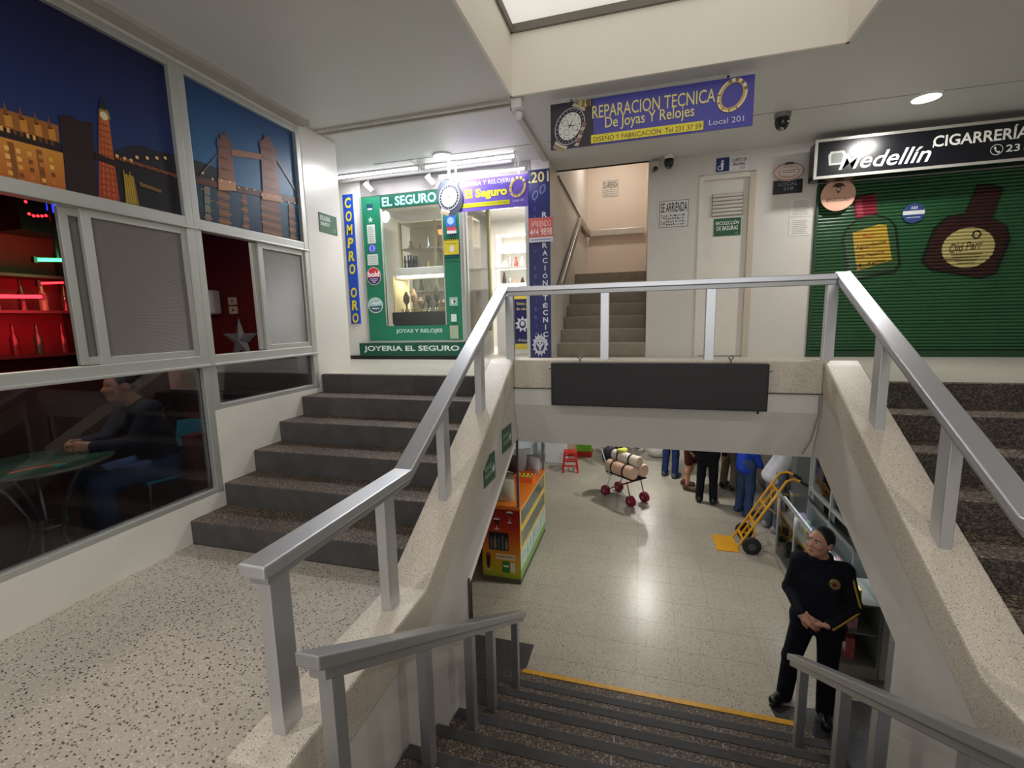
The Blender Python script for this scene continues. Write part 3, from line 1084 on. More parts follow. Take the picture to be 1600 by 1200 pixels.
t = top('handrail', (0.11, 3.93, 1.2), 'level aluminium railing over the end of the stairwell', 'railing')
MB().box(-1.14, 1.36, 3.875, 3.975, 1.79, 1.832).build('top_rail', ALU, t, bevel=0.005)
MB().box(-1.14, 1.36, 3.89, 3.96, 1.755, 1.79).build('under_rail', ALU_D, t, bevel=0.003)
for x in (-1.13, -0.30, 0.52, 1.345):
    MB().box(x - 0.036, x + 0.036, 3.90, 3.955, 1.195, 1.758).build('post', ALU, t, bevel=0.004)


def inner_z(y):
    return 0.60 - 0.612 * (y - 0.98)


def inner_rail(x, label):
    t = top('handrail', (x, 2.2, -0.9), label, 'railing')
    rail_run(MB(), [(x, 0.985, inner_z(0.985)), (x, 3.36, inner_z(3.36))], 0.085, 0.05, 0.0).build('top_rail', ALU_D, t, bevel=0.006)
    rail_run(MB(), [(x, 1.02, inner_z(1.02)), (x, 3.33, inner_z(3.33))], 0.06, 0.04, 0.05).build('under_rail', ALU_D, t, bevel=0.004)
    for k, y in ((9, 1.08), (7, 1.68), (5, 2.22), (4, 2.58), (2, 3.16)):
        z = LOW + RISE * k
        MB().prism([(y - 0.03, z), (y + 0.03, z), (y + 0.03, inner_z(y + 0.03) - 0.09), (y - 0.03, inner_z(y - 0.03) - 0.09)], 'x', x - 0.026, x + 0.026).build('post', ALU_D, t, bevel=0.004)
    return t


inner_rail(-0.925, 'worn sloping handrail down the well next to the bar side wall')
inner_rail(1.085, 'worn sloping handrail down the well next to the guard')

# upper stair rails
t = top('wall_handrail', (-1.02, 7.0, 2.2), 'steel handrail climbing the white wall of the upper stair', 'railing')
rail_run(MB(), [(-1.03, 5.97, 2.00), (-1.03, 8.0, 3.24), (-1.03, 9.30, 3.24)], 0.05, 0.13, 0.0).build('rail', plain('stair_rail_metal', (150, 143, 134), 0.4, 0.3), t, bevel=0.01)
for y, z in ((6.3, 2.1), (7.4, 2.78), (8.7, 3.15)):
    MB().box(-1.08, -1.03, y - 0.02, y + 0.02, z - 0.03, z + 0.03).build('bracket', STEEL, t)
t = top('wall_handrail', (-0.5, 9.36, 3.13), 'level steel handrail at the turn of the upper stair', 'railing')
MB().box(-1.0, 0.0, 9.31, 9.36, 3.13, 3.25).build('rail', plain('stair_rail_light', (200, 192, 182), 0.35, 0.3), t, bevel=0.008)
for x in (-0.9, -0.1):
    MB().box(x - 0.02, x + 0.02, 9.36, 9.42, 3.16, 3.2).build('bracket', STEEL, t)
tag(MB().tube([(-1.066, 6.08, 3.36), (-1.066, 8.05, 3.30), (-1.066, 9.40, 3.26)], 0.012, 6).build('cable_conduit', plain('conduit_brown', (120, 108, 96), 0.6)), 'thin brown conduit along the upper stair wall', 'conduit')

# ================================================================== SIGNS AND FITTINGS OF THE UPPER LEVEL
def board(name, x0, x1, y, z0, z1, mat, label, cat, th=0.012, group=None, bevel=0.0):
    """thin board facing the viewer, its front at y"""
    t = MB().box(x0, x1, y, y + th, z0, z1).build(name, mat, None, bevel=bevel)
    tag(t, label, cat, group)
    return t


def face(x0, y, z0):
    return Pr((x0, y, z0), (1, 0, 0), (0, 0, 1), (0, -1, 0))


def watch(p, cx, cy, r, rot=0.5, sq=0.86):
    c, s = math.cos(rot), math.sin(rot)
    def T(a, b):
        return (cx + a * c - b * s, cy + a * s + b * c)
    for k in (1, -1):      # bracelet
        for i in range(2):
            a = r * (0.95 + 0.2 * i)
            p.poly([T(-0.38 * r, k * a), T(0.38 * r, k * a), T(0.34 * r, k * (a + 0.17 * r)), T(-0.34 * r, k * (a + 0.17 * r))], [(206, 196, 178), (160, 144, 116), (92, 80, 66)][i % 3], False)
    p.layer()
    p.ell(cx, cy, r * sq, r, (38, 40, 52), rot)
    p.ring(cx, cy, r * sq * 0.97, r * 0.97, r * 0.05, (178, 180, 186), rot)
    for i in range(24):
        t = 2 * math.pi * i / 24
        a, b = math.cos(t) * r * sq * 0.83, math.sin(t) * r * 0.83
        p.ell(*T(a, b), r * 0.03, r * 0.03, (190, 190, 196), n=6, lay=False)
    p.layer()
    p.ell(cx, cy, r * sq * 0.72, r * 0.72, (222, 226, 222), rot)
    for a, b in ((0, -0.33), (-0.3, 0.05), (0.3, 0.05)):
        p.ring(*T(a * r, b * r), r * 0.17, r * 0.17, r * 0.03, (150, 150, 146), lay=False)
    for i in range(12):
        t = 2 * math.pi * i / 12
        p.ell(*T(math.cos(t) * r * sq * 0.62, math.sin(t) * r * 0.62), r * 0.03, r * 0.045, (60, 62, 60), n=6, lay=False)
    p.layer()
    p.poly([T(-0.03 * r, -0.1 * r), T(0.03 * r, -0.1 * r), T(0.0, 0.5 * r)], (40, 40, 40), False)
    p.poly([T(-0.1 * r, -0.03 * r), T(-0.1 * r, 0.04 * r), T(0.36 * r, 0.16 * r)], (40, 40, 40))
    return p


def ringpic(p, cx, cy, r, rot=-0.5):
    p.ring(cx, cy, r * 0.82, r, r * 0.26, (208, 178, 112), rot)
    p.ring(cx, cy, r * 0.80, r * 0.98, r * 0.09, (246, 232, 190), rot)
    c, s = math.cos(rot), math.sin(rot)
    for i in range(7):
        t = math.pi * (0.25 + 0.5 * i / 6)
        a, b = math.cos(t) * r * 0.72, math.sin(t) * r * 0.9
        p.ell(cx + a * c - b * s, cy + a * s + b * c, r * 0.11, r * 0.11, (248, 244, 232) if i % 2 else (150, 118, 62), n=8, lay=False)
    p.layer()
    for i in range(5):
        t = math.pi * (1.1 + 0.7 * i / 4)
        a, b = math.cos(t) * r * 0.72, math.sin(t) * r * 0.88
        p.ell(cx + a * c - b * s, cy + a * s + b * c, r * 0.10, r * 0.05, (150, 122, 66), t + rot, n=8, lay=False)
    p.layer()


VIOLET, YEL, YELP = (72, 70, 168), (236, 222, 70), (238, 226, 150)
# hanging sign over the well
t = top('hanging_sign', (0.0, 4.12, 3.0), 'violet hanging sign with wrist watch, gold ring and yellow lettering', 'sign')
MB().box(-0.785, 0.795, 4.12, 4.135, 2.995, 3.36).build('board', plain('sign_violet', VIOLET, 0.3, var=0.02), t)
MB().box(-0.62, 0.62, 4.135, 4.15, 3.37, 3.385).box(-0.62, -0.6, 4.135, 4.15, 3.30, 3.40).box(0.60, 0.62, 4.135, 4.15, 3.30, 3.40).build('hanger_frame', ALU_F, t)
W, H = 1.58, 0.365
p = face(-0.785, 4.12, 2.995)
p.rect(0, 0, 0.365, H, (52, 46, 58))
watch(p, 0.165, 0.172, 0.158, -0.5, 0.80)
for i in range(6):
    p.poly([(0.24 + 0.024 * i, 0.31 - 0.0 * i), (0.262 + 0.02 * i, 0.31), (0.272 + 0.016 * i, 0.364), (0.25 + 0.02 * i, 0.364)], [(214, 190, 130), (150, 120, 70)][i % 2], False)
for i in range(6):
    p.poly([(0.20 + 0.012 * i, 0.012 + 0.03 * i), (0.235 + 0.012 * i, 0.004 + 0.03 * i), (0.25 + 0.012 * i, 0.026 + 0.03 * i), (0.22 + 0.012 * i, 0.036 + 0.03 * i)], [(196, 180, 160), (140, 110, 90)][i % 2], False)
p.layer()
p.text('REPARACION TECNICA', 0.355, 0.205, 1.305, 0.305, YELP, bold=0.006)
p.text('De Joyas Y Relojes', 0.46, 0.095, 1.155, 0.205, YELP, bold=0.008)
p.rect(0.345, 0.012, 1.225, 0.078, YEL)
p.text('DISEÑO Y FABRICACIÓN  Tel 231 37 59', 0.365, 0.022, 1.21, 0.070, (84, 70, 40), bold=0.004)
ringpic(p, 1.425, 0.235, 0.125, -0.5)
p.text('Local 201', 1.265, 0.035, 1.515, 0.078, (226, 220, 246))
p.build('lettering', t, PRINT)

# little drop under the light well corner, trunking along the ceiling
TR = plain('trunking', (188, 184, 176), 0.5)
tag(MB().box(-3.06, -1.13, 3.985, 4.015, 3.378, 3.399).box(-3.06, -1.13, 4.075, 4.10, 3.378, 3.399).build('cable_trunking', TR), 'pair of cable trunks across the ceiling from pillar to light well', 'trunking', kind='thing')
tag(MB().box(-1.145, -1.085, 4.12, 5.9, 3.366, 3.399).build('cable_trunking', TR), 'cable trunk on the ceiling towards the upper stair', 'trunking')
t = top('junction_box', (-1.06, 4.05, 3.33), 'small white junction box with round lamp holder at the light well corner', 'fitting')
MB().box(-1.10, -1.01, 3.985, 4.075, 3.325, 3.399).build('box', WHITE, t, bevel=0.006)
MB().lathe([(0.018, 3.325), (0.034, 3.315), (0.036, 3.29), (0.025, 3.265), (0.0, 3.26)], (-1.055, 4.07, 0), 16).build('holder', WHITE, t, smooth=True)

# ceiling cameras
def dome(x, y, z, r, label, mat):
    t = top('security_camera', (x, y, z), label, 'camera')
    MB().lathe([(r * 1.05, z), (r * 1.05, z - 0.03), (r * 0.9, z - 0.045)], (x, y, 0), 20).build('base', plain('cam_grey', (120, 118, 114), 0.5) if mat == BLACK else WHITE, t, smooth=True)
    MB().lathe([(r * 0.95, z - 0.04), (r * 0.95, z - 0.08), (r * 0.75, z - 0.12), (r * 0.4, z - 0.145), (0.0, z - 0.15)], (x, y, 0), 20).build('dome', plain('dome_dark', (26, 26, 28), 0.15), t, smooth=True)
    MB().lathe([(0.0, z - 0.16), (r * 0.3, z - 0.152), (r * 0.32, z - 0.12)], (x - 0.01, y - r * 0.3, 0), 12).build('lens', STEEL, t, smooth=True)


dome(1.23, 5.08, 3.40, 0.066, 'black dome camera on the ceiling near the cigarette shop sign', BLACK)
dome(0.27, 5.90, 3.40, 0.055, 'small white collared dome camera on the ceiling by the upper stair', WHITE)
t = top('security_camera', (0.10, 5.93, 3.28), 'small white bullet camera at the corner of the upper stair', 'camera')
MB().box(0.06, 0.16, 5.94, 5.999, 3.30, 3.37).build('bracket', plain('cam_cream', (214, 206, 194), 0.5), t, bevel=0.006)
MB().tube([(0.11, 5.97, 3.28), (0.12, 5.84, 3.255)], 0.03, 12).build('barrel', plain('cam_body', (110, 104, 98), 0.4), t, smooth=True)
MB().tube([(0.12, 5.842, 3.2555), (0.1205, 5.835, 3.254)], 0.022, 12).build('lens', BLACK, t)

# pasted notices
PAPER = plain('paper', (226, 224, 218), 0.7, var=0.02)


def notice(name, x0, x1, z0, z1, y, label, cat='notice', mat=None, th=0.003):
    return board(name, x0, x1, y - th, z0, z1, mat or PAPER, label, cat, th)


b = notice('rent_notice', 0.17, 0.52, 2.60, 2.93, 5.998, 'white to-let notice pasted beside the service door')
p = face(0.17, 5.995, 2.60)
p.rect(0.01, 0.01, 0.34, 0.32, (40, 40, 42)).rect(0.016, 0.016, 0.334, 0.314, (222, 221, 216))
p.text('SE ARRIENDA', 0.025, 0.185, 0.325, 0.295, (34, 34, 38), bold=0.012)
p.text('Tel:', 0.03, 0.11, 0.085, 0.16, (40, 40, 46), bold=0.006)
p.text('Cel:', 0.03, 0.04, 0.085, 0.09, (40, 40, 46), bold=0.006)
for r in range(4):
    for i in range(11):
        a = 0.09 + i * 0.02 + random.uniform(-0.004, 0.004)
        p.rect(a, 0.035 + r * 0.034, a + random.uniform(0.006, 0.014), 0.047 + r * 0.034 + random.uniform(0, 0.01), (70, 66, 84), False)
p.build('lettering', b, PRINT_M)
b = notice('rent_notice', -0.79, -0.47, 3.86, 4.18, 9.418, 'white to-let notice on the beige wall of the upper stair')
p = face(-0.79, 9.415, 3.86)
p.rect(0.01, 0.01, 0.31, 0.31, (90, 86, 80)).rect(0.018, 0.018, 0.302, 0.302, (214, 204, 192))
p.text('SE ARRIENDA', 0.03, 0.17, 0.29, 0.285, (50, 46, 46), bold=0.012)
for r in range(4):
    for i in range(9):
        a = 0.04 + i * 0.027
        p.rect(a, 0.03 + r * 0.034, a + 0.018, 0.042 + r * 0.034, (110, 104, 100), False)
p.build('lettering', b, PRINT_M)

b = notice('door_sign', 0.79, 1.13, 3.185, 3.345, 5.998, 'blue and white pictogram sign over the service door', 'sign', WHITE, 0.004)
p = face(0.79, 5.994, 3.185)
p.rect(0.004, 0.004, 0.145, 0.156, (36, 52, 110))
p.ell(0.07, 0.118, 0.014, 0.014, (235, 238, 244), n=12)
p.poly([(0.052, 0.1), (0.088, 0.1), (0.082, 0.06), (0.078, 0.02), (0.062, 0.02), (0.058, 0.06)], (235, 238, 244))
p.ring(0.045, 0.045, 0.026, 0.026, 0.008, (235, 238, 244))
p.text('CUARTO DE', 0.165, 0.1, 0.325, 0.135, (40, 40, 46), bold=0.01)
p.text('BASURAS', 0.185, 0.055, 0.31, 0.088, (40, 40, 46), bold=0.01)
p.ring(0.27, 0.028, 0.016, 0.012, 0.004, (160, 80, 70)).ring(0.295, 0.028, 0.012, 0.012, 0.004, (90, 96, 150))
p.build('lettering', b, PRINT)
b = notice('door_sign', 0.80, 1.09, 2.475, 2.675, 6.028, 'green rubbish collection plate under the door louvre', 'sign', plain('sign_green', (22, 84, 50), 0.35), 0.005)
p = face(0.80, 6.023, 2.475)
p.text('RECOLECCIÓN', 0.02, 0.125, 0.27, 0.175, (232, 240, 232), bold=0.012)
p.text('DE BASURAS', 0.03, 0.062, 0.26, 0.112, (232, 240, 232), bold=0.012)
p.text('♻', 0.235, 0.012, 0.265, 0.04, (160, 200, 170))
p.build('lettering', b, PRINT)

# shop plaque and papers by the shutter
t = top('shop_plaque', (1.54, 5.99, 2.88), 'small ornate cream plaque above a black number plate', 'sign')
MB().lathe([(0.0, 5.982), (0.155, 5.982), (0.16, 5.99), (0.155, 5.998), (0.0, 5.998)], (1.545, 0, 3.115), 24, axis='y', sy=0.62).build('oval_plate', plain('plaque_cream', (220, 206, 196), 0.4), t)
MB().box(1.40, 1.69, 5.986, 5.998, 2.885, 3.03).build('number_plate', plain('plate_black', (26, 26, 34), 0.35), t)
p = face(1.40, 5.981, 2.88)
p.ring(0.145, 0.235, 0.15, 0.092, 0.008, (170, 88, 84)).ring(0.145, 0.235, 0.10, 0.06, 0.006, (170, 110, 100))
p.rect(0.06, 0.205, 0.23, 0.27, (236, 226, 218))
p.rect(0.07, 0.247, 0.22, 0.256, (150, 120, 110), False).rect(0.08, 0.224, 0.21, 0.234, (150, 120, 110))
p.poly([(0.09, 0.31), (0.2, 0.31), (0.18, 0.335), (0.11, 0.335)], (54, 66, 58))
p.build('emblem', t, PRINT)
p = face(1.40, 5.986, 2.885)
p.text('LOCAL', 0.05, 0.085, 0.24, 0.12, (150, 150, 160), bold=0.01)
p.text('218', 0.1, 0.035, 0.2, 0.07, (150, 150, 160), bold=0.01)
p.build('lettering', t, PRINT)
for z, n in ((2.63, 5), (2.42, 5)):
    b = notice('paper_note', 1.58, 1.80, z, z + 0.19, 5.999, 'small typed paper pasted %s beside the shutter' % ('above another' if n == 5 and z > 2.5 else 'below another'), 'notice', plain('note_paper', (222, 220, 214), 0.7), 0.002)
    p = face(1.58, 5.997, z)
    for r in range(8):
        p.rect(0.03 + 0.01 * (r % 2), 0.02 + 0.02 * r, 0.19 - 0.012 * (r % 3), 0.027 + 0.02 * r, (176, 172, 168), False)
    p.build('lettering', b, PRINT_M)

# pillar sign
b = MB().box(-3.079, -3.074, 3.965, 4.235, 2.455, 2.64).build('exit_sign', plain('sign_green', (22, 84, 50), 0.35))
tag(b, 'green stairs notice on the glossy white pillar', 'sign')
p = Pr((-3.074, 3.965, 2.455), (0, 1, 0), (0, 0, 1), (1, 0, 0))
p.text('ESCALERAS', 0.015, 0.115, 0.165, 0.16, (220, 232, 222), bold=0.014)
p.text('BAJANDO', 0.015, 0.055, 0.15, 0.1, (220, 232, 222), bold=0.014)
p.text('»', 0.2, 0.02, 0.24, 0.06, (120, 170, 140))
p.build('lettering', b, PRINT)

# two green notices on the stairwell wall (down the well)
for y0, y1, z0, z1, lab, w1_, w2_ in ((3.46, 3.73, 0.455, 0.655, 'green exit notice high on the stairwell wall near the beam', 'SALIDA', '»'),
                                       (2.99, 3.25, 0.33, 0.545, 'green exit notice with arrow lower on the stairwell wall', 'SALIDA', '→')):
    b = MB().box(-1.088, -1.082, y0, y1, z0, z1).build('exit_sign', plain('sign_green2', (24, 84, 58), 0.35))
    tag(b, lab, 'sign')
    p = Pr((-1.082, y0, z0), (0, 1, 0), (0, 0, 1), (1, 0, 0))
    p.text('RUTA DE', 0.02, 0.115, 0.16, 0.15, (190, 220, 205), bold=0.01).flush('lettering', b)
    p.text('EVACUACIÓN', 0.02, 0.06, 0.17, 0.1, (190, 220, 205), bold=0.01)
    p.flush('lettering', b)
    p.poly([(0.18, 0.07), (0.21, 0.07), (0.21, 0.045), (0.25, 0.09), (0.21, 0.14), (0.21, 0.11), (0.18, 0.11)], (200, 228, 214))
    p.build('arrow', b, PRINT)

# black LED message board on the kerb
t = top('led_message_board', (0.1, 3.75, 0.83), 'long black switched-off led message board hung on the terrazzo kerb', 'display')
MB().box(-0.725, 0.915, 3.72, 3.80, 0.825, 1.185).build('case', plain('led_case', (22, 22, 25), 0.5), t, bevel=0.006)
MB().box(-0.705, 0.895, 3.716, 3.722, 0.845, 1.165).build('screen', plain('led_screen', (38, 37, 40), 0.6, var=0.1, scale=60), t)
for x in (-0.49, 0.66):
    MB().tube([(x, 3.775, 1.18), (x, 3.775, 1.215)], 0.006, 6).tube([(x + 0.016 * math.cos(a), 3.775, 1.228 + 0.016 * math.sin(a)) for a in [i * math.pi / 4 for i in range(8)]], 0.005, 6, closed=True).build('eye_bolt', STEEL, t)
for x, z in ((-0.74, 1.14), (0.93, 1.13)):
    MB().tube([(x - 0.015, 3.76, z), (x + 0.015, 3.76, z)], 0.009, 8).build('side_bolt', STEEL, t)
MB().tube([(0.86, 3.76, 0.83), (0.86, 3.76, 0.80)], 0.008, 8).build('plug', BLACK, t)
for x in (-0.5, 0.66):
    MB().box(x - 0.02, x + 0.02, 3.80, 3.829, 0.98, 1.02).build('wall_bracket', STEEL, t)

# ------------------------------------------------------------------ cigarette shop: sign box and shutter
t = top('sign_box', (3.1, 5.72, 2.94), 'black sign box of the cigarette shop with script lettering', 'sign')
MB().box(1.715, 4.55, 5.70, 5.90, 2.945, 3.315).build('case', plain('sign_black', (16, 17, 24), 0.25, var=0.03), t)
SIL = plain('sign_silver', (206, 204, 198), 0.3, 0.6)
MB().box(1.70, 4.56, 5.688, 5.70, 2.935, 2.962).box(1.70, 4.56, 5.688, 5.70, 3.298, 3.325).box(1.70, 1.727, 5.688, 5.70, 2.962, 3.298).build('rim', SIL, t)
p = face(1.727, 5.699, 2.962)
p.poly([(0.11, 0.1), (0.24, 0.1), (0.26, 0.2), (0.24, 0.235), (0.12, 0.235), (0.1, 0.2)], (198, 200, 196)).poly([(0.13, 0.12), (0.22, 0.12), (0.235, 0.19), (0.22, 0.215), (0.14, 0.215), (0.125, 0.19)], (128, 132, 130))
p.text('Ron', 0.33, 0.205, 0.49, 0.30, (214, 216, 214), bold=0.004, shear=0.35)
p.text('Medellín', 0.20, 0.045, 0.985, 0.20, (222, 224, 222), bold=0.01, shear=0.35)
p.text("'", 0.99, 0.17, 1.0, 0.2, (222, 224, 222))
p.text('CIGARRERÍA', 0.99, 0.175, 1.735, 0.305, (226, 226, 220), bold=0.02)
p.ring(1.50, 0.095, 0.05, 0.05, 0.007, (180, 182, 180))
p.poly([(1.475, 0.115), (1.49, 0.125), (1.498, 0.105), (1.49, 0.098), (1.508, 0.078), (1.518, 0.084), (1.53, 0.07), (1.515, 0.062), (1.492, 0.08)], (210, 212, 210))
p.text('231', 1.57, 0.065, 1.72, 0.13, (214, 216, 214), bold=0.012)
p.build('lettering', t, PRINT)

GRN = plain('shutter_green', (38, 82, 50), 0.28, var=0.10, scale=3, spec=0.6)
t = top('roll_shutter', (3.2, 6.0, UP), 'closed green roll-down shutter painted with two bottles', 'shutter')
mb = MB()
pitch = 0.036
prof = []
z = UP
while z < 2.93:
    for dz, dy in ((0.0, 0.012), (0.004, 0.002), (0.014, -0.004), (0.024, -0.002), (0.033, 0.008)):
        prof.append((6.0 + dy, z + dz))
    z += pitch
vs = []
for (yy, zz) in prof:
    vs += [(1.845, yy, zz), (4.59, yy, zz)]
mb.add(vs, [(2 * i, 2 * i + 1, 2 * i + 3, 2 * i + 2) for i in range(len(prof) - 1)])
c = mb.build('slat_curtain', GRN, t)
c['kind'] = 'stuff'
MB().box(1.835, 1.86, 5.97, 6.03, UP, 2.93).build('guide_rail', plain('shutter_dark', (22, 60, 34), 0.5), t)
MB().box(1.85, 4.59, 5.975, 6.025, UP, UP + 0.07).build('bottom_bar', plain('shutter_dark', (22, 60, 34), 0.5), t)
p = face(0, 5.990, 0)
# tall square-shouldered bottle
DK, GG = (26, 40, 28), (40, 76, 46)
def bottle(p, cx, cz, s, rot, outline, col):
    c_, s_ = math.cos(rot), math.sin(rot)
    def T(q):
        return (cx + s * (q[0] * c_ - q[1] * s_), cz + s * (q[0] * s_ + q[1] * c_))
    p.poly([T(q) for q in outline], col)
    return T
half = [(0.0, -0.5), (0.24, -0.5), (0.31, -0.42), (0.32, 0.05), (0.26, 0.16), (0.13, 0.24), (0.12, 0.52), (0.0, 0.52)]
full = [(x * 0.88, z_) for x, z_ in half + [(-x, z_) for x, z_ in reversed(half[1:-1])]]
T = bottle(p, 2.37, 2.36, 0.83, 0.19, [(x * 1.1, z_ * 1.05) for x, z_ in full], (18, 30, 22))
T = bottle(p, 2.37, 2.36, 0.83, 0.19, full, (44, 78, 46))
p.poly([T(q) for q in ((-0.125, 0.27), (0.125, 0.27), (0.125, 0.53), (-0.125, 0.53))], (126, 36, 50))
p.poly([T(q) for q in ((-0.1, 0.29), (-0.03, 0.29), (-0.03, 0.51), (-0.1, 0.51))], (160, 66, 84))
p.poly([T(q) for q in ((-0.19, -0.40), (0.21, -0.36), (0.2, 0.10), (0.12, 0.13), (-0.18, 0.10))], (172, 142, 50))
a = T((0.0, -0.12))
p.text('Aguardiente', a[0] - 0.14, a[1] - 0.02, a[0] + 0.14, a[1] + 0.035, (90, 70, 30), bold=0.01, rot=0.18)
p.text('Ron', a[0] - 0.08, a[1] + 0.09, a[0] + 0.03, a[1] + 0.14, (180, 84, 40), bold=0.01, rot=0.15)
p.text('Ron Medellin', a[0] - 0.12, a[1] - 0.11, a[0] + 0.13, a[1] - 0.07, (90, 70, 30), rot=0.18)
p.text('Medellin', a[0] - 0.13, a[1] - 0.21, a[0] + 0.15, a[1] - 0.165, (60, 50, 26), bold=0.01, rot=0.18)
# round-bodied dark bottle
half = [(0.0, -0.46), (0.24, -0.46), (0.36, -0.38), (0.36, 0.0), (0.28, 0.14), (0.13, 0.2), (0.12, 0.52), (0.0, 0.54)]
full = half + [(-x, z_) for x, z_ in reversed(half[1:-1])]
T = bottle(p, 3.27, 2.33, 0.88, -0.24, [(x * 1.08, z_ * 1.04) for x, z_ in full], (22, 30, 22))
T = bottle(p, 3.27, 2.33, 0.88, -0.24, full, (52, 30, 28))
p.ell(*T((0.02, -0.16)), 0.225, 0.205, (176, 166, 110), -0.1)
a = T((0.02, -0.16))
p.ring(a[0] + 0.06, a[1] + 0.13, 0.04, 0.045, 0.016, (40, 36, 30))
p.text('Old Parr', a[0] - 0.16, a[1] - 0.03, a[0] + 0.12, a[1] + 0.06, (60, 50, 34), bold=0.006, shear=0.3, rot=0.12)
for i in range(4):
    p.rect(a[0] - 0.14 + 0.02 * i, a[1] - 0.07 - 0.03 * i, a[0] + 0.13 - 0.02 * i, a[1] - 0.06 - 0.03 * i, (92, 82, 54), False)
p.layer()
bo = p.build('painted_bottles', t, PRINT)
bm = bmesh.new()
bm.from_mesh(bo.data)
zz = UP
while zz < 2.93:
    for dz in (0.0, 0.004, 0.014, 0.033):
        w_ = zz + dz - wloc(t).z
        bmesh.ops.bisect_plane(bm, geom=bm.verts[:] + bm.edges[:] + bm.faces[:], dist=1e-6, plane_co=(0, 0, w_), plane_no=(0, 0, 1))
    zz += pitch
for v in bm.verts:
    f_ = ((v.co.z + wloc(t).z - UP) % pitch)
    v.co.y += float(np.interp(f_, [0.0, 0.004, 0.014, 0.024, 0.033, 0.036], [0.012, 0.002, -0.004, -0.002, 0.008, 0.012])) + 0.006
bm.to_mesh(bo.data)
bm.free()
b = MB().lathe([(0.0, 5.984), (0.165, 5.984), (0.165, 5.988), (0.0, 5.988)], (2.02, 0, 2.81), 32, axis='y').build('round_sticker', plain('sticker_pink', (226, 176, 152), 0.5))
tag(b, 'large pale pink round sign with a moustached face on the shutter corner', 'sign')
b.location.y = 5.93
p = face(1.855, 5.928, 2.645)
p.poly([(0.10, 0.245), (0.13, 0.285), (0.165, 0.29), (0.2, 0.285), (0.23, 0.245), (0.2, 0.255), (0.165, 0.24), (0.13, 0.255)], (60, 44, 40))
p.ring(0.165, 0.225, 0.026, 0.026, 0.007, (60, 44, 40))
p.poly([(0.15, 0.2), (0.18, 0.2), (0.165, 0.18)], (60, 44, 40))
p.text('BANDOLERO', 0.055, 0.10, 0.275, 0.135, (110, 70, 60), bold=0.004)
p.build('lettering', b, PRINT)
b = MB().lathe([(0.0, 5.982), (0.10, 5.982), (0.10, 5.986), (0.0, 5.986)], (2.745, 0, 2.575), 28, axis='y').build('round_sticker', plain('sticker_blue', (44, 62, 116), 0.4))
tag(b, 'small blue round sticker with white band on the green shutter', 'sign')
p = face(2.645, 5.980, 2.475)
p.rect(0.004, 0.085, 0.196, 0.125, (206, 210, 214))
p.text('A&B', 0.07, 0.14, 0.13, 0.17, (200, 206, 220), bold=0.01)
p.rect(0.04, 0.05, 0.16, 0.062, (150, 160, 190))
p.build('lettering', b, PRINT)

# ================================================================== JEWELLERY SHOP
GREEN = plain('shop_green', (34, 128, 96), 0.28, var=0.05, scale=3)
GREEN_D = plain('shop_green_dark', (16, 84, 66), 0.28, var=0.03)
SHOPW = plain('shop_white', (236, 234, 228), 0.35, var=0.02)
struct('wall_shop_left', MB().box(-5.6, -3.60, 5.50, 5.62, UP, 3.4).box(-4.45, -4.3, 5.62, 8.6, UP, 3.4), SHOPW, label='white wall beside the jewellery shop front')
struct('wall_shop_back', MB().box(-4.3, -1.3, 8.6, 8.75, UP, 3.4), SHOPW, label='white back wall of the jewellery shop')
struct('wall_shop_base', MB().box(-3.60, -2.2, 5.50, 5.62, UP, 1.29), SHOPW, label='low white wall under the jewellery shop window')
struct('trim_6', MB().box(-3.96, -2.2, 5.475, 5.50, UP, 1.10), plain('base_black', (24, 26, 26), 0.5), label='black skirting under the jewellery shop window')
struct('beam_shop', MB().box(-3.60, -1.3, 5.50, 5.62, 3.19, 3.4), plain('shop_lintel', (150, 146, 146), 0.5), label='grey lintel over the jewellery shop front')

# shop window front: green vinyl frame with glass
t = top('glazed_shopfront', (-2.9, 5.52, 1.10), 'green framed glazed front of the jewellery shop', 'shop front')
x0, x1, gx0, gx1 = -3.60, -2.20, -3.31, -2.44
MB().box(x0, gx0, 5.49, 5.53, 1.29, 3.18).build('side_panel', GREEN, t)
MB().box(gx1, x1, 5.49, 5.53, 1.29, 3.18).build('side_panel', GREEN, t)
MB().box(gx0, gx1, 5.49, 5.53, 1.29, 1.50).build('bottom_panel', GREEN, t)
MB().box(gx0, gx1, 5.49, 5.53, 3.02, 3.18).build('top_panel', GREEN_D, t)
MB().box(gx0, gx1, 5.505, 5.512, 1.50, 3.02).build('pane', GLASS, t)
MB().box(gx0 - 0.008, gx0 + 0.008, 5.482, 5.49, 1.50, 3.02).box(gx1 - 0.008, gx1 + 0.008, 5.482, 5.49, 1.50, 3.02).box(x1 - 0.012, x1 + 0.012, 5.48, 5.54, 1.29, 3.18).box(x0 - 0.012, x0 + 0.012, 5.48, 5.54, 1.29, 3.18).box(x0, x1, 5.475, 5.49, 1.275, 1.30).build('metal_frame', ALU_F, t)
sb = MB().box(-3.74, -2.17, 5.455, 5.475, 1.10, 1.272).build('name_board', GREEN_D, t)
p = face(-3.74, 5.455, 1.10)
p.text('JOYERIA EL SEGURO', 0.07, 0.045, 1.48, 0.135, (226, 240, 232), bold=0.025)
p.build('lettering', t, PRINT)
p = face(-3.60, 5.489, 1.29)
p.text('JOYAS Y RELOJES', 0.42, 0.10, 1.10, 0.165, (198, 230, 214), bold=0.03).flush('lettering', t)
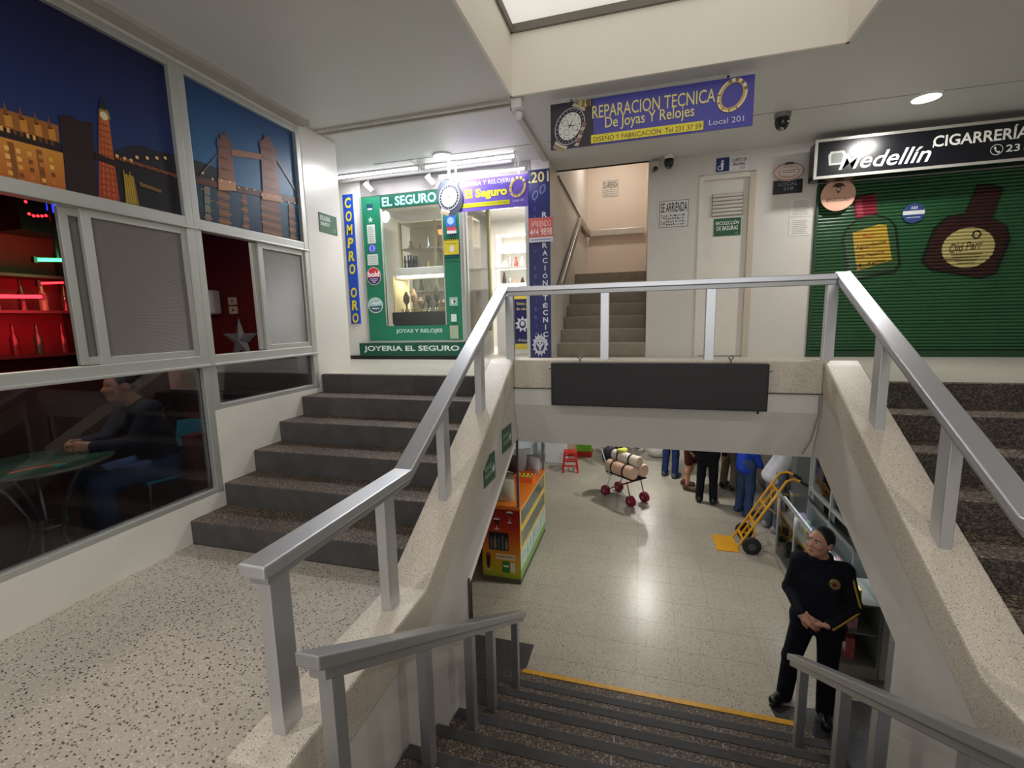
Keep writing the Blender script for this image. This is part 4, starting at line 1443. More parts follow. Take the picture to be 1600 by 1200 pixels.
# stickers down the green side panel
p.star(0.135, 1.60, 0.045, (180, 214, 198))
p.rect(0.09, 1.72, 0.18, 1.80, (30, 70, 90)).rect(0.10, 1.725, 0.17, 1.745, (210, 220, 220)).flush('sticker', t)
p.rect(0.075, 1.30, 0.195, 1.54, (214, 222, 216))
for i in range(9):
    p.rect(0.09, 1.315 + 0.023 * i, 0.18 - 0.01 * (i % 3), 1.325 + 0.023 * i, (150, 166, 158), False)
p.layer().flush('sticker', t).ell(0.135, 1.235, 0.055, 0.055, (98, 104, 226)).ell(0.135, 1.235, 0.04, 0.04, (160, 170, 246)).rect(0.123, 1.205, 0.147, 1.265, (50, 54, 190)).flush('sticker', t)
p.rect(0.055, 1.02, 0.215, 1.16, (216, 224, 218))
for i in range(5):
    p.rect(0.07, 1.035 + 0.024 * i, 0.2, 1.043 + 0.024 * i, (160, 176, 168), False)
p.layer().flush('sticker', t).ell(0.135, 0.875, 0.108, 0.118, (222, 218, 222)).ell(0.135, 0.875, 0.1, 0.11, (214, 54, 72))
p.poly([(0.037, 0.86)] + [(0.135 + 0.1 * math.cos(a), 0.875 + 0.11 * math.sin(a)) for a in [math.pi + 0.14 + i * (math.pi - 0.28) / 10 for i in range(11)]] + [(0.233, 0.86)], (54, 38, 92))
p.text('bold', 0.05, 0.865, 0.22, 0.935, (250, 246, 248), bold=0.04)
p.rect(0.07, 0.835, 0.2, 0.843, (230, 220, 236), False).rect(0.085, 0.815, 0.185, 0.822, (230, 220, 236), False).rect(0.11, 0.79, 0.16, 0.803, (230, 220, 236))
p.flush('sticker', t).ell(0.135, 0.49, 0.115, 0.105, (226, 234, 232)).ell(0.135, 0.49, 0.105, 0.095, (176, 206, 206))
p.poly([(0.035, 0.475), (0.235, 0.485), (0.215, 0.43), (0.175, 0.402), (0.1, 0.402), (0.055, 0.43)], (60, 96, 110))
p.poly([(0.055, 0.50), (0.10, 0.53), (0.15, 0.515), (0.215, 0.545), (0.215, 0.525), (0.15, 0.498), (0.10, 0.512)], (236, 244, 244))
p.rect(0.08, 0.44, 0.19, 0.455, (220, 236, 234))
# right jamb stickers
q = 1.16
p.flush('sticker', t)
p.star(q + 0.11, 1.685, 0.055, (190, 222, 206))
p.rect(q + 0.05, 1.60, q + 0.175, 1.612, (200, 226, 214), False).rect(q + 0.08, 1.58, q + 0.165, 1.592, (200, 226, 214))
p.flush('sticker', t).rect(q + 0.05, 1.43, q + 0.185, 1.56, (70, 118, 200)).ell(q + 0.115, 1.50, 0.045, 0.045, (170, 206, 246)).rect(q + 0.06, 1.38, q + 0.19, 1.425, (206, 84, 96)).rect(q + 0.06, 1.345, q + 0.19, 1.38, (236, 236, 240)).rect(q + 0.06, 1.32, q + 0.19, 1.345, (40, 60, 84))
p.flush('sticker', t).rect(q + 0.012, 1.09, q + 0.215, 1.275, (224, 206, 62))
for i in range(7):
    p.poly([(q + 0.02 + i * 0.028, 1.255), (q + 0.034 + i * 0.028, 1.255), (q + 0.044 + i * 0.028, 1.285), (q + 0.03 + i * 0.028, 1.285)], (50, 46, 30), False)
p.layer().ell(q + 0.12, 1.16, 0.03, 0.045, (236, 232, 214)).rect(q + 0.03, 1.222, q + 0.19, 1.228, (120, 106, 40)).rect(q + 0.03, 1.05, q + 0.2, 1.078, (30, 84, 92))
p.flush('sticker', t).rect(q + 0.06, 0.45, q + 0.175, 0.56, (150, 198, 178)).ell(q + 0.115, 0.505, 0.035, 0.035, (230, 240, 234)).poly([(q + 0.115, 0.47), (q + 0.15, 0.505), (q + 0.115, 0.54)], (50, 80, 70))
p.flush('sticker', t).rect(q + 0.075, 0.25, q + 0.15, 0.345, (222, 232, 228)).flush('sticker', t).rect(q + 0.05, 0.03, q + 0.17, 0.2, (176, 190, 160))
p.build('sticker', t, PRINT)
# raised white letters on the top panel
p = face(-3.31, 5.489, 3.02)
p.text('EL SEGURO', 0.03, 0.018, 0.80, 0.135, (150, 196, 206), bold=0.03)
p.build('lettering', t, PRINT)

# vertical sign strip COMPRO ORO
t = board('vertical_sign', -3.865, -3.715, 5.485, 1.54, 3.24, plain('sign_blue', (38, 84, 198), 0.35), 'tall blue strip sign with stacked yellow letters', 'sign')
p = face(-3.865, 5.485, 1.54)
z = 1.545
for ch in 'COMPRO ORO':
    if ch == ' ':
        z -= 0.14
        continue
    h_ = 0.145
    p.text(ch, 0.028, z - 0.02, 0.125, z + h_ - 0.03, (240, 222, 60), bold=0.035, shear=0.12).flush('letter', t)
    z -= 0.172
struct('wall_pilaster', MB().box(-3.98, -3.62, 5.497, 5.51, 1.10, 3.4), SHOPW, label='white pilaster carrying the blue strip sign')

# purple hanging shop sign
t = top('hanging_sign', (-1.75, 5.2, 2.8), 'purple shop sign with big watch, gold ring and yellow name', 'sign')
MB().box(-2.16, -1.255, 5.2, 5.215, 2.815, 3.165).build('board', plain('sign_purple', (112, 92, 196), 0.3, var=0.03), t)
p = face(-2.16, 5.2, 2.815)
p.text('JOYERIA Y RELOJERIA', 0.10, 0.262, 0.75, 0.325, (222, 218, 240), bold=0.012)
p.text('El Seguro', 0.15, 0.115, 0.66, 0.24, (240, 232, 52), bold=0.045)
p.rect(0.06, 0.04, 0.69, 0.088, (206, 204, 40))
p.text('REPARACION DE JOYAS Y RELOJES', 0.1, 0.053, 0.67, 0.075, (140, 134, 40))
ringpic(p, 0.785, 0.215, 0.115, -0.4)
p.text('Local 201', 0.725, 0.058, 0.86, 0.085, (216, 210, 246))
p.build('lettering', t, PRINT)
# cut-out watch plate overlapping the board end
wt = MB().prism([(-2.20 + 0.165 * math.cos(a) * 0.92 - 0.06 * math.sin(a), 2.99 + 0.2 * math.sin(a) + 0.05 * math.cos(a)) for a in [i * math.pi / 14 for i in range(28)]], 'y', 5.186, 5.198).build('watch_plate', plain('watch_dark', (64, 70, 84), 0.3), t)
p = face(-2.205, 5.185, 2.99)
watch(p, 0.0, 0.0, 0.155, -0.35)
p.build('watch_picture', t, PRINT)
for x in (-2.12, -1.36):
    MB().box(x - 0.008, x + 0.008, 5.2, 5.215, 3.165, 3.4).build('hanger', WHITE, t)
t = led_tube(-2.30, -1.27, 5.17, 3.205, 'slim led tube along the top of the purple sign', 0.009, 1.2)
MB().box(-1.40, -1.38, 5.16, 5.18, 3.22, 3.4).build('bracket', WHITE, t)
MB().box(-2.2, -2.18, 5.16, 5.18, 3.22, 3.4).build('bracket', WHITE, t)

# track with spot lights over the shop window
t = top('light_track', (-3.05, 5.42, 3.38), 'white ceiling track with small spot heads over the green shop front', 'lamp')
MB().box(-3.85, -1.5, 5.40, 5.44, 3.372, 3.4).build('track', WHITE, t)
for x in (-3.42, -2.55):
    s = MB().tube([(x, 5.42, 3.372), (x, 5.42, 3.32)], 0.01, 8).build('stem', WHITE, t)
    MB().tube([(x - 0.03, 5.38, 3.325), (x + 0.035, 5.44, 3.235)], 0.034, 14).build('spot_head', WHITE, t, smooth=True)
# round window disc sign
b = MB().lathe([(0.0, 5.47), (0.075, 5.47), (0.075, 5.476), (0.0, 5.476)], (-3.23, 0, 2.905), 24, axis='y', sx=0.85).build('window_disc', plain('disc_white', (206, 214, 208), 0.4))
tag(b, 'blank white disc stuck on the shop window glass', 'sticker')
# bright tube inside the window head
led_tube(-3.58, -2.42, 5.68, 3.11, 'led tube inside the head of the green shop window', 0.012, 12)

# pillar 201
t = top('pillar_sign', (-1.19, 5.5, UP), 'navy pillar cladding with the shop number and vertical lettering', 'sign')
struct('pillar_shop', MB().box(-1.305, -1.075, 5.51, 5.92, UP, 3.4), WALL, label='white pillar beside the upper stair')
NAVYM = plain('navy_vinyl', (32, 38, 96), 0.35, var=0.05)
MB().box(-1.325, -1.065, 5.496, 5.51, UP + 0.01, 3.285).build('cladding', NAVYM, t)
p = face(-1.325, 5.496, UP + 0.01)
p.text('.201', 0.005, 2.08, 0.25, 2.2, (206, 198, 120), bold=0.015)
p.flush('number', t)
for cx, cz in ((0.085, 1.94), (0.175, 2.0)):
    p.ring(cx, cz, 0.034, 0.056, 0.014, (110, 116, 140), -0.4).flush('ring_picture', t)
z = 1.68
for i, ch in enumerate('R.PARACIÓN TÉCNICA'):
    if ch != ' ' and ch != '.':
        p.text(ch, 0.165, z, 0.225, z + 0.062, (214, 216, 226), bold=0.02).flush('letter', t)
    z -= 0.088
z = 1.86
for i, ch in enumerate('JOYAS Y RELOJERIA'):
    if ch != ' ':
        p.text(ch, 0.065, z, 0.095, z + 0.045, (92, 108, 160), bold=0.01).flush('letter', t)
    z -= 0.098
# bearded lion emblem at the foot
p.ell(0.125, 0.175, 0.082, 0.115, (188, 192, 204))
for i in range(14):
    a = 2 * math.pi * i / 14
    p.poly([(0.125 + 0.07 * math.cos(a - 0.2), 0.175 + 0.1 * math.sin(a - 0.2)), (0.125 + 0.105 * math.cos(a), 0.175 + 0.15 * math.sin(a)), (0.125 + 0.07 * math.cos(a + 0.2), 0.175 + 0.1 * math.sin(a + 0.2))], (196, 200, 210), False)
p.layer().ell(0.125, 0.17, 0.055, 0.075, (40, 46, 98)).ell(0.125, 0.195, 0.045, 0.045, (200, 204, 212)).ell(0.105, 0.2, 0.01, 0.012, (30, 34, 70), lay=False).ell(0.145, 0.2, 0.01, 0.012, (30, 34, 70)).poly([(0.1, 0.16), (0.15, 0.16), (0.125, 0.09)], (196, 200, 210)).poly([(0.115, 0.18), (0.135, 0.18), (0.125, 0.165)], (40, 46, 98))
p.build('lettering', t, PRINT)
b = board('rent_sticker', -1.32, -1.03, 5.488, 2.46, 2.74, plain('sticker_red', (206, 98, 86), 0.5), 'red and white to-let sticker across the navy pillar', 'sticker', 0.005)
p = face(-1.32, 5.488, 2.46)
p.rect(0, 0, 0.29, 0.055, (216, 218, 226))
p.text('ARRIENDO', 0.03, 0.175, 0.27, 0.245, (240, 190, 180), bold=0.01)
p.text('444 9898', 0.012, 0.075, 0.28, 0.16, (244, 214, 206), bold=0.012)
p.rect(0.02, 0.02, 0.27, 0.036, (150, 152, 176))
p.build('lettering', b, PRINT)

# shop door, opened inwards
t = top('door_2', (-2.18, 5.56, UP), 'glazed shop door standing open inwards', None, kind='structure')
ca, sa = math.cos(math.radians(87)), math.sin(math.radians(87))
def D(u, w, z):
    return (-2.17 + u * ca - w * sa, 5.56 + u * sa + w * ca, z)
def dbox(u0, u1, z0, z1, w0=-0.02, w1=0.02):
    vs = [D(u, w, z) for z in (z0, z1) for w in (w0, w1) for u in (u0, u1)]
    return MB().add(vs, [(0, 2, 3, 1), (4, 5, 7, 6), (0, 1, 5, 4), (2, 6, 7, 3), (0, 4, 6, 2), (1, 3, 7, 5)])
GOLDF = plain('door_bronze', (176, 164, 130), 0.35, 0.5)
for args in ((0, 0.05, UP + 0.01, 3.15), (0.80, 0.86, UP + 0.01, 3.15), (0.05, 0.80, UP + 0.01, UP + 0.35), (0.05, 0.80, 3.10, 3.15)):
    dbox(*args).build('stile', GOLDF if args[0] == 0.80 else ALU_F, t)
dbox(0.05, 0.80, UP + 0.35, 3.10, -0.003, 0.003).build('pane', GLASS, t)
struct('trim_7', MB().box(-1.365, -1.325, 5.49, 5.55, UP, 3.19).box(-2.19, -2.165, 5.49, 5.56, UP, 3.19), ALU_F, label='aluminium jambs of the shop doorway')

# display case in the window
t = top('display_case', (-2.87, 5.85, 1.56), 'lit jewellery display case with white canopy and black base in the shop window', 'display case')
MB().box(-3.28, -2.46, 5.625, 6.1, 1.56, 1.60).box(-3.26, -2.48, 5.63, 6.09, UP + 0.1, 1.56).build('shelf', SHOPW, t)
MB().prism([(-3.26, 1.60), (-2.44, 1.60), (-2.42, 1.63), (-2.42, 1.78), (-3.28, 1.78), (-3.28, 1.63)], 'y', 5.58, 6.05).build('base', plain('case_black', (22, 24, 34), 0.25), t, bevel=0.01)
MB().prism([(-3.22, 2.26), (-2.44, 2.26), (-2.48, 2.36), (-3.18, 2.36)], 'y', 5.57, 6.05).build('canopy', plain('case_white', (232, 230, 228), 0.35), t, bevel=0.008)
MB().prism([(5.60, 1.78), (5.607, 1.78), (5.66, 2.26), (5.653, 2.26)], 'x', -3.25, -2.45).build('front_pane', GLASS, t)
for x in (-3.25, -2.46):
    MB().box(x - 0.006, x + 0.006, 5.6, 6.04, 1.78, 2.26).build('corner_post', plain('case_cream', (226, 206, 150), 0.4), t)
MB().box(-3.18, -2.5, 5.60, 5.64, 2.235, 2.258).build('case_lamp', emitter('case_light', (255, 246, 226), 10), t)
area_light('case_glow', (0, -0.05, 0.66), (0, 0, 0), 0.7, 0.2, 5, (1, 0.94, 0.84), parent=t)
t.location.z -= 0.1

# jewellery pieces in the case and window
JMATS = [plain('jewel_gold', (206, 168, 84), 0.25, 0.9), plain('jewel_silver', (214, 214, 214), 0.2, 0.9), plain('jewel_velvet', (60, 44, 38), 0.9), plain('jewel_tan', (168, 136, 100), 0.7)]


def stand(x, y, z, h, k, grp, lab):
    lab = '%s bust with %s necklace inside the window display case' % (['dark velvet', 'tan'][k % 2], ['gold', 'silver'][k % 2])
    """necklace bust or watch roll: small turned stand with a ring of metal around it"""
    t = top('jewellery_stand', (x, y, z), lab, 'jewellery', grp)
    MB().lathe([(0.035, z), (0.035, z + 0.01), (0.012, z + 0.02), (0.012, z + h * 0.35), (0.04, z + h * 0.5), (0.045, z + h * 0.75), (0.018, z + h * 0.92), (0.014, z + h)], (x, y, 0), 12).build('bust', JMATS[2 + k % 2], t, smooth=True)
    MB().tube([(x + 0.034 * math.cos(a), y - 0.012 + 0.03 * math.sin(a), z + h * 0.66 - 0.02 * math.sin(a)) for a in [i * math.pi / 6 for i in range(12)]], 0.006, 6, closed=True).build('necklace', JMATS[k % 2], t)


for i in range(9):
    stand(-3.14 + 0.075 * i + random.uniform(-0.01, 0.01), 5.74 + 0.08 * (i % 3), 1.682, random.uniform(0.16, 0.34), i, 'busts in the window case', 'small jewellery bust with necklace inside the window display case')
for i in range(16):
    x, y = -3.16 + 0.043 * i, 5.66 + 0.03 * (i % 2)
    t = MB().tube([(x + 0.014 * math.cos(a), y, 1.706 + 0.017 * math.sin(a)) for a in [k * math.pi / 5 for k in range(10)]], 0.0075, 5, closed=True).build('ring', JMATS[i % 2])
    tag(t, '%s finger ring standing at the front of the window display case' % ['gold', 'silver'][i % 2], 'ring', 'rings in the window case')
# dark figurine cluster on the canopy
t = top('figurine', (-3.02, 5.75, 2.36), 'cluster of dark small figurines standing on the case canopy', 'ornament')
FIG = plain('figurine_dark', (44, 46, 54), 0.3, 0.4)
MB().box(-3.13, -2.92, 5.68, 5.84, 2.362, 2.38).build('plinth', FIG, t)
for i in range(7):
    x, y = -3.11 + 0.028 * i, 5.71 + 0.04 * (i % 3)
    MB().lathe([(0.018, 2.38), (0.013, 2.42), (0.02, 2.46), (0.01, 2.5), (0.014, 2.52 + 0.02 * (i % 2)), (0.0, 2.55 + 0.02 * (i % 2))], (x, y, 0), 8).build('figure', FIG, t, smooth=True)
t.location.z -= 0.1

# inside of the shop: counters, shelves and lamps
t = top('glass_counter', (-1.75, 6.6, UP), 'white glass-topped counter with navy emblem poster inside the shop', 'counter')
MB().box(-2.05, -1.31, 6.42, 6.9, UP, 1.95).build('body', SHOPW, t)
MB().box(-2.07, -1.31, 6.40, 6.92, 1.95, 2.0).build('worktop', SHOPW, t)
MB().box(-2.05, -1.31, 6.42, 6.425, 2.0, 2.28).build('pane', GLASS, t)
MB().box(-2.07, -1.31, 6.40, 6.6, 2.28, 2.30).build('top_pane', SHOPW, t)
p = face(-1.78, 6.419, 1.12)
p.rect(0, 0, 0.47, 0.8, (34, 36, 92)).rect(0, 0.72, 0.47, 0.8, (230, 210, 70)).rect(0, 0.0, 0.47, 0.08, (226, 206, 80))
p.text('Venta y Reparación', 0.03, 0.62, 0.45, 0.68, (216, 196, 110), bold=0.01)
p.text('de relojería en oro', 0.03, 0.55, 0.45, 0.60, (216, 196, 110), bold=0.01)
p.star(0.12, 0.36, 0.12, (216, 218, 226), 9, 0.6).ell(0.12, 0.36, 0.05, 0.06, (60, 62, 110)).ell(0.12, 0.37, 0.03, 0.035, (216, 218, 226))
p.text('Montajes', 0.22, 0.2, 0.45, 0.25, (222, 206, 120), bold=0.01)
p.text('- Pulsos - Cadenas -', 0.03, 0.11, 0.46, 0.15, (222, 224, 230), bold=0.01)
p.build('poster', t, PRINT)

SHELFL = emitter('shelf_light', (255, 252, 246), 5.0)
t = top('wall_shelving', (-1.75, 8.4, UP), 'brightly lit white glass shelving along the back of the shop', 'shelving')
MB().box(-2.6, -1.32, 8.25, 8.58, UP, 1.9).build('base_unit', SHOPW, t)
for z in (1.9, 2.2, 2.5, 2.8):
    MB().box(-2.6, -1.32, 8.28, 8.58, z, z + 0.02).build('shelf', SHOPW, t)
    MB().box(-2.58, -1.34, 8.285, 8.30, z + 0.265, z + 0.285).build('light_strip', SHELFL, t)
for x in (-2.6, -1.96, -1.335):
    MB().box(x - 0.012, x + 0.012, 8.26, 8.58, 1.9, 3.1).build('upright', SHOPW, t)
MB().box(-2.6, -1.32, 8.28, 8.58, 3.08, 3.1).build('top_board', SHOPW, t)
n = 0
for z in (1.92, 2.22, 2.52):
    for i in range(10):
        x = -2.52 + 0.118 * i
        if abs(x + 1.96) < 0.03:
            x += 0.05
        h = random.uniform(0.1, 0.22)
        ci = random.randrange(6)
        m = (JMATS + [plain('goods_white', (226, 224, 218), 0.4), plain('goods_red', (156, 70, 58), 0.4)])[ci]
        o = MB().lathe([(0.035, z), (0.04, z + h * 0.3), (0.03, z + h * 0.6), (0.018, z + h * 0.8), (0.02, z + h)], (x, 8.42, 0), 10).build('vase', m, None, smooth=True)
        tag(o, '%s vase on the %s lit shelf at the back of the shop' % (['gold', 'silver', 'dark brown', 'tan', 'white', 'red'][ci], {1.92: 'lowest', 2.22: 'middle', 2.52: 'upper'}[z]), 'ornament', 'ornaments on the lit shelving')
t = top('glass_cabinet', (-3.0, 7.2, UP), 'tall glass cabinet with bronze edges behind the shop window', 'cabinet')
MB().box(-3.95, -2.65, 7.1, 7.5, UP, 1.7).build('body', plain('cab_brown', (150, 128, 104), 0.4), t)
for x in (-3.95, -3.3, -2.65):
    MB().box(x - 0.02, x + 0.02, 7.1, 7.14, 1.7, 3.2).build('upright', GOLDF, t)
for z in (2.05, 2.4, 2.75, 3.18):
    MB().box(-3.95, -2.65, 7.1, 7.5, z, z + 0.02).build('shelf', plain('cab_shelf', (206, 196, 176), 0.4), t)
MB().box(-3.93, -2.67, 7.10, 7.105, 1.7, 3.18).build('pane', GLASS, t)
MB().box(-3.95, -2.65, 7.48, 7.5, 1.7, 3.2).build('back_panel', plain('cab_back', (186, 170, 148), 0.5), t)
for r, z in enumerate((1.70, 2.07, 2.42, 2.77)):
    for i in range(8):
        x = -3.85 + 0.16 * i
        if abs(x + 3.3) < 0.04:
            continue
        h = random.uniform(0.1, 0.24)
        o = MB().lathe([(0.04, z), (0.045, z + h * 0.3), (0.02, z + h * 0.6), (0.03, z + h * 0.8), (0.012, z + h)], (x, 7.3, 0), 10).build('trophy', JMATS[(i + r) % 4], None, smooth=True)
        tag(o, '%s trophy on the %s shelf of the bronze edged glass cabinet' % (['gold', 'silver', 'dark brown', 'tan'][(i + r) % 4], ['lowest', 'second', 'third', 'topmost'][r]), 'ornament', 'ornaments in the glass cabinet')
t = top('ceiling_panel_light', (-2.3, 7.0, 3.4), 'square led panel in the ceiling of the jewellery shop', 'lamp')
MB().box(-2.6, -2.0, 6.4, 7.6, 3.385, 3.399).build('panel', emitter('panel_light', (255, 252, 246), 4.0), t)
area_light('panel_glow', (0, 0, -0.03), (0, 0, 0), 0.6, 1.2, 85, (1, 0.98, 0.94), parent=t)
# orange lit fascia seen deep in the shop window
tag(MB().prism([(-3.02, 2.93), (-2.78, 2.93), (-2.78, 3.4), (-2.76, 3.4), (-2.76, 2.93), (-2.52, 2.93), (-2.58, 2.86), (-2.8, 2.83), (-3.0, 2.86)], 'y', 6.6, 6.64).build('orange_fascia', emitter('orange_glow', (240, 140, 80), 1.2)), 'glowing orange lamp shade hanging inside the shop window', 'lamp')

# ================================================================== PEOPLE: smooth bodies grown from tapered limbs
def _smin(a, b, k):
    h = np.clip(0.5 + 0.5 * (b - a) / k, 0.0, 1.0)
    return b + (a - b) * h - k * h * (1 - h)


class Sdf:
    def __init__(s):
        s.p = []

    def cap(s, a, b, ra, rb=None, k=0.03, sub=False):
        s.p.append(('c', np.array(a, float), np.array(b, float), ra, ra if rb is None else rb, k, sub))
        return s

    def ell(s, c, r, rot=None, k=0.03, sub=False):
        s.p.append(('e', np.array(c, float), np.array(r, float), np.eye(3) if rot is None else np.array(rot), 0, k, sub))
        return s

    def mesh(s, res):
        lo, hi = np.full(3, 1e9), np.full(3, -1e9)
        for q in s.p:
            if q[6]:
                continue
            if q[0] == 'c':
                r = max(q[3], q[4]) + 0.02
                lo = np.minimum(lo, np.minimum(q[1], q[2]) - r)
                hi = np.maximum(hi, np.maximum(q[1], q[2]) + r)
            else:
                r = q[2].max() + 0.02
                lo, hi = np.minimum(lo, q[1] - r), np.maximum(hi, q[1] + r)
        lo -= 2 * res
        n = np.ceil((hi - lo) / res).astype(int) + 3
        F = np.full(n, 0.2, dtype=np.float32)
        ax = [lo[i] + res * np.arange(n[i]) for i in range(3)]
        for q in s.p:
            if q[0] == 'c':
                r = max(q[3], q[4]) + 0.07
                a, b = np.minimum(q[1], q[2]) - r, np.maximum(q[1], q[2]) + r
            else:
                r = q[2].max() + 0.07
                a, b = q[1] - r, q[1] + r
            i0 = np.clip(((a - lo) / res).astype(int), 0, n - 1)
            i1 = np.clip(((b - lo) / res).astype(int) + 2, 1, n)
            sl = tuple(slice(i0[i], i1[i]) for i in range(3))
            X, Y, Z = np.meshgrid(ax[0][sl[0]], ax[1][sl[1]], ax[2][sl[2]], indexing='ij')
            if X.size == 0:
                continue
            if q[0] == 'c':
                d = q[2] - q[1]
                L2 = max(float(d @ d), 1e-9)
                t = np.clip(((X - q[1][0]) * d[0] + (Y - q[1][1]) * d[1] + (Z - q[1][2]) * d[2]) / L2, 0, 1)
                D = np.sqrt((X - q[1][0] - t * d[0]) ** 2 + (Y - q[1][1] - t * d[1]) ** 2 + (Z - q[1][2] - t * d[2]) ** 2) - (q[3] + t * (q[4] - q[3]))
            else:
                R = q[3]
                px, py, pz = X - q[1][0], Y - q[1][1], Z - q[1][2]
                u = (px * R[0, 0] + py * R[1, 0] + pz * R[2, 0]) / q[2][0]
                v = (px * R[0, 1] + py * R[1, 1] + pz * R[2, 1]) / q[2][1]
                w = (px * R[0, 2] + py * R[1, 2] + pz * R[2, 2]) / q[2][2]
                k0 = np.sqrt(u * u + v * v + w * w)
                k1 = np.sqrt((u / q[2][0]) ** 2 + (v / q[2][1]) ** 2 + (w / q[2][2]) ** 2) + 1e-9
                D = k0 * (k0 - 1.0) / k1
            if q[6]:
                F[sl] = -_smin(-F[sl], D, q[5])
            else:
                F[sl] = _smin(F[sl], D, q[5])
        return surface(F, lo, res)


def surface(F, lo, res):
    S = F < 0
    m = np.array(F.shape) - 1
    acc = np.zeros((*m, 3), dtype=np.float32)
    cnt = np.zeros(m, dtype=np.int16)
    for axis in range(3):
        o = [i for i in range(3) if i != axis]
        for d1 in (0, 1):
            for d2 in (0, 1):
                off = [0, 0, 0]
                off[o[0]], off[o[1]] = d1, d2
                sa = tuple(slice(off[i], off[i] + m[i]) for i in range(3))
                off2 = list(off)
                off2[axis] += 1
                sb = tuple(slice(off2[i], off2[i] + m[i]) for i in range(3))
                fa, fb = F[sa], F[sb]
                mk = S[sa] != S[sb]
                t = np.where(mk, fa / np.where(mk, fa - fb, 1), 0)
                for i in range(3):
                    acc[..., i] += mk * (off[i] + (t if i == axis else 0))
                cnt += mk
    use = cnt > 0
    idx = np.full(m, -1, dtype=np.int64)
    idx[use] = np.arange(use.sum())
    ijk = np.argwhere(use)
    V = (ijk + acc[use] / cnt[use][:, None]) * res + lo
    faces = []
    for axis in range(3):
        o = [(axis + 1) % 3, (axis + 2) % 3]
        sa = [slice(0, None)] * 3
        sa[axis] = slice(0, -1)
        sb = [slice(0, None)] * 3
        sb[axis] = slice(1, None)
        mk = S[tuple(sa)] != S[tuple(sb)]
        e = np.argwhere(mk)
        ok = (e[:, o[0]] >= 1) & (e[:, o[1]] >= 1) & (e[:, o[0]] < m[o[0]]) & (e[:, o[1]] < m[o[1]])
        e = e[ok]
        flip = S[tuple(sa)][tuple(e.T)]
        q = []
        for a, b in ((1, 1), (0, 1), (0, 0), (1, 0)):
            c = e.copy()
            c[:, o[0]] -= a
            c[:, o[1]] -= b
            q.append(idx[tuple(c.T)])
        q = np.stack(q, 1)
        q[~flip] = q[~flip][:, ::-1]
        faces.append(q)
    Fc = np.concatenate(faces)
    Fc = Fc[(Fc >= 0).all(1)]
    return V, Fc


def sdf_object(name, sdf, res, mat, parent):
    V, Fc = sdf.mesh(res)
    me = bpy.data.meshes.new(name)
    me.from_pydata(V.tolist(), [], Fc.tolist())
    me.materials.append(mat)
    me.shade_smooth()
    o = bpy.data.objects.new(name, me)
    COL.objects.link(o)
    o.parent = parent
    return o


def rotm(rx=0, rz=0, ry=0):
    return np.array((Matrix.Rotation(rz, 3, 'Z') @ Matrix.Rotation(rx, 3, 'X') @ Matrix.Rotation(ry, 3, 'Y')))


STAND = dict(pelvis=(0, 0, .95), chest=(0, 0, 1.27), neck=(0, .015, 1.46), head=(0, -.005, 1.60),
             sh_r=(-.175, .01, 1.40), sh_l=(.175, .01, 1.40), el_r=(-.25, .03, 1.12), el_l=(.25, .03, 1.12), wr_r=(-.26, -.07, .88), wr_l=(.26, -.07, .88),
             hp_r=(-.085, 0, .90), hp_l=(.085, 0, .90), kn_r=(-.10, -.02, .49), kn_l=(.10, -.02, .49), an_r=(-.115, .03, .085), an_l=(.115, .03, .085),
             to_r=(-.14, -.13, .045), to_l=(.14, -.13, .045))


def hand(s, wrist, d, n, side, k=0.010, curl=0.5, scale=1.0):
    """palm with four unequal bent fingers and a thumb off its side; d points along the palm, n out of the palm"""
    w0 = np.array(wrist, float)
    d = np.array(d, float) / np.linalg.norm(d)
    n = np.array(n, float)
    n = n - d * (n @ d)
    n /= np.linalg.norm(n)
    w = np.cross(d, n) * side
    for off, ln in ((-0.030, 0.058), (-0.010, 0.072), (0.010, 0.076), (0.030, 0.066)):
        base = w0 + d * 0.085 * scale + w * off * scale
        s.cap(w0 + w * off * 0.6 * scale, base, 0.016 * scale, 0.013 * scale, k=0.014)
        p, dd = base, d
        for j, f in enumerate((0.45, 0.32, 0.23)):
            ang = curl * (0.8 + 0.3 * j)
            dd = dd * math.cos(ang) + n * math.sin(ang)
            q = p + dd * ln * f * 1.15 * scale
            s.cap(p, q, (0.0095 - 0.0008 * j) * scale, (0.0088 - 0.0008 * j) * scale, k=0.004)
            p = q
            n2 = n
    tb = w0 + d * 0.03 * scale + w * 0.032 * scale
    t1 = tb + (d * 0.6 + w * 0.55 + n * 0.5) * 0.036 * scale
    t2 = t1 + (d * 0.85 + w * 0.1 + n * 0.45) * 0.032 * scale
    s.cap(tb, t1, 0.014 * scale, 0.0115 * scale, k=0.008).cap(t1, t2, 0.011 * scale, 0.009 * scale, k=0.004)


